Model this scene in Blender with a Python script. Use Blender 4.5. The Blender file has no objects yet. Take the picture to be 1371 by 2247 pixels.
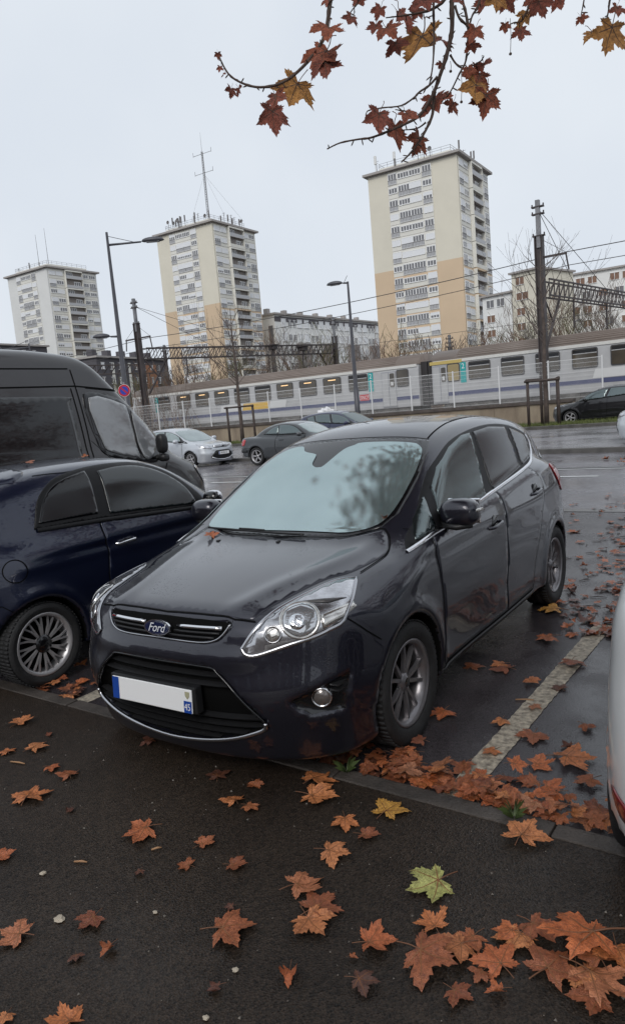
import bpy, bmesh, math, random
import numpy as np
from mathutils import Vector, Matrix, geometry
from mathutils.bvhtree import BVHTree

scene = bpy.context.scene
C = scene.collection
R = math.radians
rnd = random.Random(7)

# ------------------------------------------------------------------ camera
CAM_F, CAM_PITCH, CAM_ROLL, CAM_YAW, CAM_H = 1582.4, R(8.051), R(4.985), R(35.857), 1.718
PW, PH = 1371.0, 2247.0
_fw = Vector((-math.sin(CAM_YAW)*math.cos(CAM_PITCH), math.cos(CAM_YAW)*math.cos(CAM_PITCH), -math.sin(CAM_PITCH)))
_r0 = Vector((math.cos(CAM_YAW), math.sin(CAM_YAW), 0))
_u0 = _r0.cross(_fw)
_rt = math.cos(CAM_ROLL)*_r0 - math.sin(CAM_ROLL)*_u0
_up = math.sin(CAM_ROLL)*_r0 + math.cos(CAM_ROLL)*_u0
CAM_P = Vector((0, 0, CAM_H))
cd = bpy.data.cameras.new('camera')
cd.sensor_fit = 'VERTICAL'; cd.sensor_height = 36.0; cd.lens = CAM_F/PH*36.0
cd.clip_start = 0.05; cd.clip_end = 3000
cam = bpy.data.objects.new('camera', cd); C.objects.link(cam)
M3 = Matrix((_rt, _up, -_fw)).transposed()
cam.matrix_world = Matrix.Translation(CAM_P) @ M3.to_4x4()
scene.camera = cam

# ------------------------------------------------------------------ world, sun, exposure
world = bpy.data.worlds.new('World'); scene.world = world; world.use_nodes = True
wn = world.node_tree; wn.nodes.clear()
SUN_EL, SUN_ROT = R(38), R(160)
w_out = wn.nodes.new('ShaderNodeOutputWorld'); w_bg = wn.nodes.new('ShaderNodeBackground')
sky = wn.nodes.new('ShaderNodeTexSky'); sky.sky_type = 'NISHITA'; sky.sun_disc = False
sky.sun_elevation = SUN_EL; sky.sun_rotation = SUN_ROT; sky.dust_density = 6.0; sky.air_density = 1.2
hs = wn.nodes.new('ShaderNodeHueSaturation'); hs.inputs['Saturation'].default_value = 0.35
wn.links.new(sky.outputs[0], hs.inputs['Color'])
tc = wn.nodes.new('ShaderNodeTexCoord'); nz = wn.nodes.new('ShaderNodeTexNoise')
nz.inputs['Scale'].default_value = 2.2; nz.inputs['Detail'].default_value = 4; nz.inputs['Roughness'].default_value = .5
wn.links.new(tc.outputs['Generated'], nz.inputs['Vector'])
cr = wn.nodes.new('ShaderNodeValToRGB')                      # the closed cloud deck: nearly even, slightly mottled
cr.color_ramp.elements[0].position = .3; cr.color_ramp.elements[0].color = (7.1, 7.75, 8.65, 1)
cr.color_ramp.elements[1].position = .7; cr.color_ramp.elements[1].color = (8.2, 8.75, 9.4, 1)
wn.links.new(nz.outputs['Fac'], cr.inputs[0])
wm = wn.nodes.new('ShaderNodeMix'); wm.data_type = 'RGBA'; wm.inputs[0].default_value = .93
wn.links.new(hs.outputs[0], wm.inputs[6]); wn.links.new(cr.outputs[0], wm.inputs[7])
w_bg.inputs['Strength'].default_value = .1
wn.links.new(wm.outputs[2], w_bg.inputs['Color']); wn.links.new(w_bg.outputs[0], w_out.inputs[0])
sd = bpy.data.lights.new('sun', 'SUN'); sd.energy = 1.3; sd.angle = R(25); sd.color = (1, .97, .93)
sun = bpy.data.objects.new('sun', sd); C.objects.link(sun)
sun.rotation_euler = (R(52), 0, R(180)-SUN_ROT)
sun.location = (0, 0, 60)
vs = scene.view_settings
vs.view_transform = 'Standard'; vs.look = 'None'; vs.exposure = 0.0; vs.gamma = 1.0; vs.use_curve_mapping = False
scene.render.film_transparent = False
try:
    scene.cycles.use_denoising = True
    scene.cycles.max_bounces = 6; scene.cycles.glossy_bounces = 4; scene.cycles.transmission_bounces = 6
    scene.cycles.caustics_reflective = False; scene.cycles.caustics_refractive = False
    scene.cycles.sample_clamp_indirect = 6
except Exception:
    pass

def pray(px, py):
    """direction of the line of sight through a point of the photograph"""
    return (_fw + _rt*((px-PW/2)/CAM_F) - _up*((py-PH/2)/CAM_F))
def at_z(px, py, z=0.0):
    d = pray(px, py); return CAM_P + d*((z-CAM_H)/d.z)
def at_y(px, py, y):
    d = pray(px, py); return CAM_P + d*(y/d.y)
def at_x(px, py, x):
    d = pray(px, py); return CAM_P + d*(x/d.x)
def at_r(px, py, r):
    d = pray(px, py); return CAM_P + d*(r/math.hypot(d.x, d.y))

# ------------------------------------------------------------------ object helpers
def tag(o, label=None, cat=None, group=None, kind=None):
    if label: o['label'] = label
    if cat: o['category'] = cat
    if group: o['group'] = group
    if kind: o['kind'] = kind
    return o
def link(o, parent=None):
    C.objects.link(o)
    if parent is not None: o.parent = parent
    return o
def empty(name, loc=(0, 0, 0), rz=0.0, parent=None):
    o = bpy.data.objects.new(name, None); o.empty_display_size = .2
    o.location = loc; o.rotation_euler = (0, 0, rz); return link(o, parent)
def mesh_obj(name, verts, faces, mats, parent=None, smooth=False, fm=None):
    me = bpy.data.meshes.new(name); me.from_pydata([tuple(v) for v in verts], [], [tuple(int(i) for i in f) for f in faces])
    for m in (mats if isinstance(mats, (list, tuple)) else [mats]): me.materials.append(m)
    if smooth and len(me.polygons): me.polygons.foreach_set('use_smooth', [True]*len(me.polygons))
    if fm is not None: me.polygons.foreach_set('material_index', [int(i) for i in fm])
    me.update()
    return link(bpy.data.objects.new(name, me), parent)
def obj_from(name, me, parent=None, loc=None, rot=None, scale=None):
    o = bpy.data.objects.new(name, me)
    if loc is not None: o.location = loc
    if rot is not None: o.rotation_euler = rot
    if scale is not None: o.scale = (scale,)*3 if isinstance(scale, (int, float)) else scale
    return link(o, parent)
def copy_tree(o, parent=None):
    c = o.copy(); C.objects.link(c); c.parent = parent
    for ch in list(o.children): copy_tree(ch, c)
    return c

class MB:
    """collects boxes, bars, prisms, lathes; build() makes ONE mesh object"""
    def __init__(s): s.v, s.f, s.m = [], [], []
    def add(s, v, f, m=0):
        n = len(s.v); s.v += [tuple(p) for p in v]; s.f += [tuple(i+n for i in q) for q in f]; s.m += [m]*len(f); return s
    def box(s, lo, hi, m=0, T=None):
        x0, y0, z0 = lo; x1, y1, z1 = hi
        v = [Vector(p) for p in ((x0,y0,z0),(x1,y0,z0),(x1,y1,z0),(x0,y1,z0),(x0,y0,z1),(x1,y0,z1),(x1,y1,z1),(x0,y1,z1))]
        if T is not None: v = [T @ p for p in v]
        return s.add(v, [(0,3,2,1),(4,5,6,7),(0,1,5,4),(1,2,6,5),(2,3,7,6),(3,0,4,7)], m)
    def bbox(s, lo, hi, b=.01, m=0, T=None):
        """box with chamfered vertical and horizontal edges"""
        bm = bmesh.new(); bmesh.ops.create_cube(bm, size=1)
        c = [(lo[i]+hi[i])/2 for i in range(3)]; d = [hi[i]-lo[i] for i in range(3)]
        for v in bm.verts: v.co = Vector((c[i]+v.co[i]*d[i] for i in range(3)))
        bmesh.ops.bevel(bm, geom=list(bm.edges), offset=b, segments=2, profile=.6, affect='EDGES')
        bm.verts.index_update()
        v = [T @ q.co if T is not None else q.co.copy() for q in bm.verts]; f = [tuple(q.index for q in p.verts) for p in bm.faces]
        bm.free(); return s.add(v, f, m)
    def tube(s, pts, rad, seg=6, m=0, caps=True):
        pts = [Vector(p) for p in pts]; n = len(pts)
        rads = rad if isinstance(rad, (list, tuple)) else [rad]*n
        up = None; rings = []
        for i, p in enumerate(pts):
            t = (pts[min(i+1, n-1)]-pts[max(i-1, 0)])
            if t.length < 1e-9: t = Vector((0, 0, 1))
            t.normalize()
            if up is None:
                up = t.orthogonal().normalized()
            a = (up - t*up.dot(t))
            if a.length < 1e-6: a = t.orthogonal()
            a.normalize(); up = a; b = t.cross(a)
            rings.append([p + (a*math.cos(2*math.pi*k/seg) + b*math.sin(2*math.pi*k/seg))*rads[i] for k in range(seg)])
        v = [q for r in rings for q in r]; f = []
        for i in range(n-1):
            for k in range(seg):
                k2 = (k+1) % seg
                f.append((i*seg+k, i*seg+k2, (i+1)*seg+k2, (i+1)*seg+k))
        if caps:
            f.append(tuple(range(seg-1, -1, -1))); f.append(tuple((n-1)*seg+k for k in range(seg)))
        return s.add(v, f, m)
    def prism(s, poly, T, d, m=0):
        """polygon in local xy extruded by d along local z, placed by T"""
        n = len(poly)
        v = [T @ Vector((p[0], p[1], 0)) for p in poly] + [T @ Vector((p[0], p[1], d)) for p in poly]
        f = [tuple(range(n-1, -1, -1)), tuple(range(n, 2*n))] + [(i, (i+1) % n, n+(i+1) % n, n+i) for i in range(n)]
        return s.add(v, f, m)
    def lathe(s, prof, T, seg=24, m=0, close=False):
        """profile of (radius, height) spun about local z"""
        n = len(prof); v = []
        for k in range(seg):
            a = 2*math.pi*k/seg
            for r, h in prof: v.append(T @ Vector((r*math.cos(a), r*math.sin(a), h)))
        f = []
        for k in range(seg):
            k2 = (k+1) % seg
            for i in range(n-1): f.append((k*n+i, k2*n+i, k2*n+i+1, k*n+i+1))
            if close: f.append((k*n+n-1, k2*n+n-1, k2*n, k*n))
        return s.add(v, f, m)
    def build(s, name, mats, parent=None, smooth=False):
        return mesh_obj(name, s.v, s.f, mats, parent, smooth, s.m)

def frame_T(o, x, y, z=None):
    o, x, y = Vector(o), Vector(x).normalized(), Vector(y)
    z = x.cross(y).normalized() if z is None else Vector(z).normalized()
    y = z.cross(x)
    M = Matrix((x, y, z)).transposed().to_4x4(); M.translation = o; return M

def text_mesh(s, size=1.0, shear=0.0, depth=0.0, sx=1.0):
    cu = bpy.data.curves.new('text', 'FONT'); cu.body = s; cu.size = size; cu.shear = shear; cu.extrude = depth
    cu.align_x = 'CENTER'; cu.align_y = 'CENTER'; cu.resolution_u = 3
    o = bpy.data.objects.new('text', cu); C.objects.link(o)
    dg = bpy.context.evaluated_depsgraph_get(); dg.update()
    me = bpy.data.meshes.new_from_object(o.evaluated_get(dg))
    C.objects.unlink(o); bpy.data.objects.remove(o)
    if sx != 1.0:
        for v in me.vertices: v.co.x *= sx
    return me
def text_obj(name, s, T, size, mat, parent=None, **k):
    me = text_mesh(s, size, **k); me.transform(T); me.materials.clear(); me.materials.append(mat)
    return obj_from(name, me, parent)
# ------------------------------------------------------------------ materials (all procedural)
MATS = {}
def mat(name, col, rough=.6, metal=0.0, spec=.5, coat=0.0, coat_rough=.03, var=0.0, vscale=8.0, bump=0.0, bscale=60.0, rvar=0.0, vdetail=5, emit=None, coord='Object', col2=None, stretch=None):
    if name in MATS: return MATS[name]
    m = bpy.data.materials.new(name); m.use_nodes = True; MATS[name] = m
    nt = m.node_tree; b = nt.nodes['Principled BSDF']; L = nt.links
    b.inputs['Base Color'].default_value = (*col, 1); b.inputs['Roughness'].default_value = rough
    b.inputs['Metallic'].default_value = metal; b.inputs['Specular IOR Level'].default_value = spec
    b.inputs['Coat Weight'].default_value = coat; b.inputs['Coat Roughness'].default_value = coat_rough
    if emit: b.inputs['Emission Color'].default_value = (*emit[0], 1); b.inputs['Emission Strength'].default_value = emit[1]
    if var or bump or rvar or col2:
        t = nt.nodes.new('ShaderNodeTexCoord'); src = t.outputs[coord]
        if stretch:
            mp = nt.nodes.new('ShaderNodeMapping'); mp.inputs['Scale'].default_value = stretch
            L.new(src, mp.inputs[0]); src = mp.outputs[0]
        n = nt.nodes.new('ShaderNodeTexNoise'); n.inputs['Scale'].default_value = vscale; n.inputs['Detail'].default_value = vdetail
        n.inputs['Roughness'].default_value = .62
        L.new(src, n.inputs['Vector'])
        if var or col2:
            r = nt.nodes.new('ShaderNodeValToRGB')
            c2 = col2 if col2 else tuple(min(1, c*(1+var)) for c in col)
            c1 = col if col2 else tuple(c*(1-var) for c in col)
            r.color_ramp.elements[0].position = .3; r.color_ramp.elements[0].color = (*c1, 1)
            r.color_ramp.elements[1].position = .7; r.color_ramp.elements[1].color = (*c2, 1)
            L.new(n.outputs['Fac'], r.inputs[0]); L.new(r.outputs[0], b.inputs['Base Color'])
        if rvar:
            q = nt.nodes.new('ShaderNodeMapRange'); q.inputs['From Min'].default_value = .3; q.inputs['From Max'].default_value = .7
            q.inputs['To Min'].default_value = max(0, rough-rvar); q.inputs['To Max'].default_value = min(1, rough+rvar)
            L.new(n.outputs['Fac'], q.inputs[0]); L.new(q.outputs[0], b.inputs['Roughness'])
        if bump:
            n2 = nt.nodes.new('ShaderNodeTexNoise'); n2.inputs['Scale'].default_value = bscale; n2.inputs['Detail'].default_value = 3
            L.new(src, n2.inputs['Vector'])
            bp = nt.nodes.new('ShaderNodeBump'); bp.inputs['Strength'].default_value = bump; bp.inputs['Distance'].default_value = .01
            L.new(n2.outputs['Fac'], bp.inputs['Height']); L.new(bp.outputs[0], b.inputs['Normal'])
    return m

def paint(name, col, metal=.25, wet=True, rough=.32, fine=900.0):
    """clear-coated car paint with fine rain beads"""
    m = mat(name, col, rough, metal, .5, 1.0, .025)
    m.node_tree.nodes['Principled BSDF'].inputs['Coat IOR'].default_value = 1.52
    if wet:
        nt = m.node_tree; b = nt.nodes['Principled BSDF']; L = nt.links
        t = nt.nodes.new('ShaderNodeTexCoord')
        v = nt.nodes.new('ShaderNodeTexVoronoi'); v.inputs['Scale'].default_value = 85.0; v.inputs['Randomness'].default_value = 1
        L.new(t.outputs['Object'], v.inputs['Vector'])
        n = nt.nodes.new('ShaderNodeTexNoise'); n.inputs['Scale'].default_value = 2.2; n.inputs['Detail'].default_value = 4
        L.new(t.outputs['Object'], n.inputs['Vector'])
        a = nt.nodes.new('ShaderNodeMapRange'); a.inputs['From Min'].default_value = .0; a.inputs['From Max'].default_value = .32
        a.inputs['To Min'].default_value = 1; a.inputs['To Max'].default_value = 0
        L.new(v.outputs['Distance'], a.inputs[0])
        k = nt.nodes.new('ShaderNodeMapRange'); k.inputs['From Min'].default_value = .48; k.inputs['From Max'].default_value = .68
        L.new(n.outputs['Fac'], k.inputs[0])
        mu = nt.nodes.new('ShaderNodeMath'); mu.operation = 'MULTIPLY'; L.new(a.outputs[0], mu.inputs[0]); L.new(k.outputs[0], mu.inputs[1])
        bp = nt.nodes.new('ShaderNodeBump'); bp.inputs['Strength'].default_value = .35; bp.inputs['Distance'].default_value = .0025
        L.new(mu.outputs[0], bp.inputs['Height']); L.new(bp.outputs[0], b.inputs['Coat Normal'])
    return m

M_BLACK = mat('black_plastic', (.012, .012, .013), .45, bump=.15, bscale=300)
M_GLOSSBLACK = mat('gloss_black', (.005, .005, .006), .12, coat=.4)
M_TRIM = mat('matt_black_trim', (.006, .006, .007), .5, spec=.3)
M_SEAM = mat('seam_shadow_rubber', (.004, .004, .004), .8, spec=.1)
M_TYRE = mat('tyre_rubber', (.016, .016, .017), .75, var=.4, vscale=14, bump=.3, bscale=90)
M_CHROME = mat('chrome', (.78, .78, .8), .08, metal=1.0)
M_SATIN = mat('satin_chrome', (.5, .5, .52), .22, metal=1.0)
M_RIM = mat('alloy_silver', (.42, .41, .42), .34, metal=.45, coat=.4, var=.12, vscale=20)
M_BRAKE = mat('brake_steel', (.05, .045, .045), .5, metal=.7)
M_GLASS = mat('dark_glass', (.012, .017, .018), .03, spec=.5, bump=.03, bscale=160)
M_GLASS.node_tree.nodes['Principled BSDF'].inputs['IOR'].default_value = 2.5
M_GLASS.node_tree.nodes['Principled BSDF'].inputs['Specular Tint'].default_value = (.86, 1, 1, 1)
M_GLASS_T = mat('tinted_glass', (.003, .003, .004), .04, spec=.6, bump=.05, bscale=160)
M_LENS = mat('clear_lens', (.55, .56, .58), .06, metal=.75, coat=1.0)
M_RED = mat('tail_lamp_red', (.42, .012, .015), .12, coat=1.0)
M_ORANGE = mat('indicator_amber', (.6, .22, .05), .15, coat=.8)
M_WHITE = mat('white_plastic', (.78, .79, .8), .35)
# ------------------------------------------------------------------ smooth bodies from blended sheets
def ncs(xs, ys):
    """natural cubic spline through (xs, ys), straight beyond the ends"""
    xs = np.asarray(xs, float); ys = np.asarray(ys, float); n = len(xs); h = np.diff(xs)
    A = np.zeros((n, n)); r = np.zeros(n); A[0, 0] = A[-1, -1] = 1
    for i in range(1, n-1):
        A[i, i-1] = h[i-1]; A[i, i] = 2*(h[i-1]+h[i]); A[i, i+1] = h[i]
        r[i] = 6*((ys[i+1]-ys[i])/h[i]-(ys[i]-ys[i-1])/h[i-1])
    M = np.linalg.solve(A, r)
    s0 = (ys[1]-ys[0])/h[0]-h[0]*M[1]/6; s1 = (ys[-1]-ys[-2])/h[-1]+h[-1]*M[-2]/6
    def f(x):
        x = np.asarray(x, float); xc = np.clip(x, xs[0], xs[-1]); i = np.clip(np.searchsorted(xs, xc)-1, 0, n-2)
        a = xs[i+1]-xc; b = xc-xs[i]; hh = h[i]
        v = (M[i]*a**3+M[i+1]*b**3)/(6*hh)+(ys[i]/hh-M[i]*hh/6)*a+(ys[i+1]/hh-M[i+1]*hh/6)*b
        return v + np.where(x < xs[0], (x-xs[0])*s0, 0) + np.where(x > xs[-1], (x-xs[-1])*s1, 0)
    return f
def pch(xs, ys):
    """monotone spline"""
    xs = np.asarray(xs, float); ys = np.asarray(ys, float); h = np.diff(xs); dl = np.diff(ys)/h; n = len(xs); d = np.zeros(n)
    for i in range(1, n-1):
        if dl[i-1]*dl[i] > 0:
            w1 = 2*h[i]+h[i-1]; w2 = h[i]+2*h[i-1]; d[i] = (w1+w2)/(w1/dl[i-1]+w2/dl[i])
    d[0], d[-1] = dl[0], dl[-1]
    def f(x):
        x = np.asarray(x, float); xc = np.clip(x, xs[0], xs[-1]); i = np.clip(np.searchsorted(xs, xc)-1, 0, n-2)
        t = (xc-xs[i])/h[i]
        v = (1+2*t)*(1-t)**2*ys[i]+t*(1-t)**2*h[i]*d[i]+t*t*(3-2*t)*ys[i+1]+t*t*(t-1)*h[i]*d[i+1]
        return v + np.where(x < xs[0], (x-xs[0])*d[0], 0) + np.where(x > xs[-1], (x-xs[-1])*d[-1], 0)
    return f
def smax(a, b, k):
    h = np.maximum(k-np.abs(a-b), 0)/k; return np.maximum(a, b)+h*h*k*.25
def smin(a, b, k): return -smax(-a, -b, k)
def sstep(a, b, x):
    t = np.clip((x-a)/(b-a), 0, 1); return t*t*(3-2*t)

def polygonise(F, lo, hi, h, sym=True, newton=4):
    """surface nets on F(x,y,z) < 0, vertices then pulled exactly onto the surface"""
    nx = int(math.ceil((hi[0]-lo[0])/h)); nx += nx % 2
    x0 = -nx*h/2 if sym else lo[0]
    xs = x0+np.arange(nx+1)*h; ys = np.arange(lo[1], hi[1]+h, h); zs = np.arange(lo[2], hi[2]+h, h)
    if sym:
        half = xs[nx//2:]
        X, Y, Z = np.meshgrid(half, ys, zs, indexing='ij')
        V = F(X, Y, Z); V = np.concatenate([V[:0:-1], V], 0)
    else:
        X, Y, Z = np.meshgrid(xs, ys, zs, indexing='ij'); V = F(X, Y, Z)
    S = V < 0
    shp = tuple(n-1 for n in V.shape)
    acc = np.zeros(shp+(3,)); cnt = np.zeros(shp)
    for ax in range(3):
        for a in (0, 1):
            for b in (0, 1):
                o = [a, b]; o.insert(ax, 0)
                sl0 = tuple(slice(o[i], o[i]+shp[i]) for i in range(3)); o[ax] = 1
                sl1 = tuple(slice(o[i], o[i]+shp[i]) for i in range(3))
                v0, v1 = V[sl0], V[sl1]; c = (v0 < 0) != (v1 < 0)
                t = np.where(c, v0/np.where(c, v0-v1, 1), 0)
                off = [a, b]; off.insert(ax, None)
                for i in range(3): acc[..., i] += np.where(c, t if off[i] is None else off[i], 0)
                cnt += c
    act = cnt > 0; ids = np.full(shp, -1); ids[act] = np.arange(act.sum())
    I = np.argwhere(act); P = (I + acc[act]/cnt[act][:, None])*h + [xs[0], ys[0], zs[0]]
    quads = []
    for ax in range(3):
        sl0 = [slice(1, -1)]*3; sl1 = [slice(1, -1)]*3
        sl0[ax] = slice(0, -1); sl1[ax] = slice(1, None)
        a, b = S[tuple(sl0)], S[tuple(sl1)]; E = np.argwhere(a != b)
        if not len(E): continue
        sg = a[tuple(E.T)]; base = E.copy()
        for i in range(3):
            if i != ax: base[:, i] += 1
        u, w = [(1, 2), (2, 0), (0, 1)][ax]
        def cid(du, dw):
            q = base.copy(); q[:, u] -= du; q[:, w] -= dw; return ids[tuple(q.T)]
        q = np.stack([cid(1, 1), cid(0, 1), cid(0, 0), cid(1, 0)], 1)
        q[~sg] = q[~sg][:, ::-1]; quads.append(q)
    Q = np.concatenate(quads); Q = Q[(Q >= 0).all(1)]
    e = h*.02
    def f(p): return F(np.abs(p[:, 0]) if sym else p[:, 0], p[:, 1], p[:, 2])
    def grad(p): return np.stack([f(p+[e, 0, 0])-f(p-[e, 0, 0]), f(p+[0, e, 0])-f(p-[0, e, 0]), f(p+[0, 0, e])-f(p-[0, 0, e])], 1)/(2*e)
    for _ in range(newton):
        g = grad(P); st = (f(P)/np.maximum((g*g).sum(1), .05))[:, None]*g
        ln = np.linalg.norm(st, axis=1, keepdims=True); P = P - st*np.minimum(1, h*.5/np.maximum(ln, 1e-9))
    return P, Q

class Skin:
    """body surface with ray queries, for laying parts onto it"""
    def __init__(s, P, Q):
        s.P, s.Q = P, Q
        s.bvh = BVHTree.FromPolygons([tuple(p) for p in P], [tuple(int(i) for i in q) for q in Q])
    def hit(s, o, d):
        h = s.bvh.ray_cast(Vector(o), Vector(d)); return h[0], h[1]

FR = {'side': lambda a, b: ((3, a, b), (-1, 0, 0)), 'front': lambda a, b: ((a, -5, b), (0, 1, 0)),
      'top': lambda a, b: ((a, b, 4), (0, 0, -1)), 'rear': lambda a, b: ((a, 8, b), (0, -1, 0)),
      'nose': lambda a, b: ((a, -4+0, b+2.4), Vector((0, .857, -.515))), 'screen': lambda a, b: ((a, b-2.0, 4.5), Vector((0, .45, -.89)))}
def dens(poly, step, closed=True):
    out = []; n = len(poly)
    for i in range(n if closed else n-1):
        a, b = poly[i], poly[(i+1) % n]; L = math.dist(a, b); k = max(1, int(L/step))
        for j in range(k): out.append((a[0]+(b[0]-a[0])*j/k, a[1]+(b[1]-a[1])*j/k))
    if not closed: out.append(tuple(poly[-1]))
    return out
def smooth_poly(pts, closed=True, sub=6, sharp=()):
    """Catmull-Rom through pts; indices in sharp stay corners"""
    n = len(pts); out = []
    for i in range(n if closed else n-1):
        p1, p2 = pts[i], pts[(i+1) % n]
        p0 = pts[i-1] if (closed or i > 0) else p1; p3 = pts[(i+2) % n] if (closed or i+2 < n) else p2
        m1 = [(p2[k]-p0[k])/2 for k in range(len(p1))]; m2 = [(p3[k]-p1[k])/2 for k in range(len(p1))]
        if i in sharp: m1 = [p2[k]-p1[k] for k in range(len(p1))]
        if (i+1) % n in sharp: m2 = [p2[k]-p1[k] for k in range(len(p1))]
        for j in range(sub):
            t = j/sub; a = (1+2*t)*(1-t)**2; b = t*(1-t)**2; c = t*t*(3-2*t); d = t*t*(t-1)
            out.append(tuple(a*p1[k]+b*m1[k]+c*p2[k]+d*m2[k] for k in range(len(p1))))
    if not closed: out.append(tuple(pts[-1]))
    return out
def inside(p, poly):
    c = False; n = len(poly); x, y = p
    for i in range(n):
        x1, y1 = poly[i]; x2, y2 = poly[i-1]
        if (y1 > y) != (y2 > y) and x < (x2-x1)*(y-y1)/(y2-y1)+x1: c = not c
    return c
def patch(sk, poly, view, off=.003, step=.035, rim=.006, fr=None):
    """a panel with the outline poly laid on the body, off metres proud, with a turned-in rim"""
    fr = fr or FR[view]
    ol = dens(poly, step); n = len(ol); pts = [Vector(p) for p in ol]
    xs = [p[0] for p in ol]; ys = [p[1] for p in ol]
    ix = np.arange(min(xs), max(xs), step); iy = np.arange(min(ys), max(ys), step)
    GX, GY = np.meshgrid(ix, iy, indexing='ij'); GY = GY+(np.arange(len(ix)) % 2)[:, None]*step*.5
    if GX.size:
        keep = poly_dist(GX, GY, poly) < -step*.45
        pts += [Vector((float(a), float(b))) for a, b in zip(GX[keep], GY[keep])]
    r = geometry.delaunay_2d_cdt(pts, [(i, (i+1) % n) for i in range(n)], [], 1, 1e-6)
    V2, ED, F2, OV = r[0], r[1], r[2], r[3]
    V, ok = [], []
    for p in V2:
        o, d = fr(p[0], p[1]); h, nn = sk.hit(o, d)
        if h is None: ok.append(False); V.append(Vector((0, 0, 0))); continue
        if nn.dot(Vector(d)) > 0: nn = -nn
        V.append(h+nn*off); ok.append(True)
    F = []
    for f in F2:
        if not all(ok[i] for i in f): continue
        a, b, c = (V[i] for i in f[:3]); nn = (b-a).cross(c-a); o, d = fr(*V2[f[0]])
        F.append(tuple(f) if nn.dot(Vector(d)) < 0 else tuple(reversed(f)))
    if rim:
        cnt = {}
        for f in F:
            for i in range(3):
                e = (f[i], f[(i+1) % 3]); cnt[e] = 1
        bd = [e for e in cnt if (e[1], e[0]) not in cnt]; mp = {}
        for a, b in bd:
            for q in (a, b):
                if q not in mp:
                    o, d = fr(*V2[q]); mp[q] = len(V); V.append(V[q]+Vector(d).normalized()*rim)
        F += [(b, a, mp[a], mp[b]) for a, b in bd]
    return V, F
def curve_on(sk, line, view, off=.002, fr=None, step=.03):
    fr = fr or FR[view]; out = []
    for p in dens(line, step, False):
        h, nn = sk.hit(*fr(*p))
        if h is None: continue
        if nn.dot(Vector(fr(*p)[1])) > 0: nn = -nn
        out.append((h+nn*off, nn))
    return out
def ribbon(cn, w, bulge=.0):
    """flat or rounded strip along points with normals"""
    V, F = [], []; n = len(cn)
    for i, (p, nn) in enumerate(cn):
        t = (cn[min(i+1, n-1)][0]-cn[max(i-1, 0)][0]).normalized(); s = t.cross(nn).normalized()
        for k, u in enumerate((-1, -.6, 0, .6, 1)):
            V.append(p + s*(u*w/2) + nn*(bulge*(1-u*u)))
    for i in range(n-1):
        for k in range(4): a = i*5+k; F.append((a, a+1, a+6, a+5))
    return V, F
def mirror(V, F): return [Vector((-v[0], v[1], v[2])) for v in V], [tuple(reversed(f)) for f in F]
def both(name, VF, mats, parent, smooth=True, sides=(1, -1)):
    out = []
    for s in sides:
        V, F = VF if s > 0 else mirror(*VF); out.append(mesh_obj(name, V, F, mats, parent, smooth))
    return out
# ------------------------------------------------------------------ car kit: bodies, wheels, plates
def poly_dist(px, pz, poly):
    """signed distance (inside negative) of arrays of points to a polygon"""
    d = np.full(px.shape, 1e9); ins = np.zeros(px.shape, bool); n = len(poly)
    for i in range(n):
        ax, az = poly[i-1]; bx, bz = poly[i]; ex, ez = bx-ax, bz-az
        t = np.clip(((px-ax)*ex+(pz-az)*ez)/(ex*ex+ez*ez), 0, 1)
        d = np.minimum(d, (px-ax-t*ex)**2+(pz-az-t*ez)**2)
        c = ((az > pz) != (bz > pz)); xi = (bx-ax)*(pz-az)/np.where(bz == az, 1e-9, bz-az)+ax
        ins ^= c & (px < xi)
    return np.where(ins, -1, 1)*np.sqrt(d)

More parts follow.
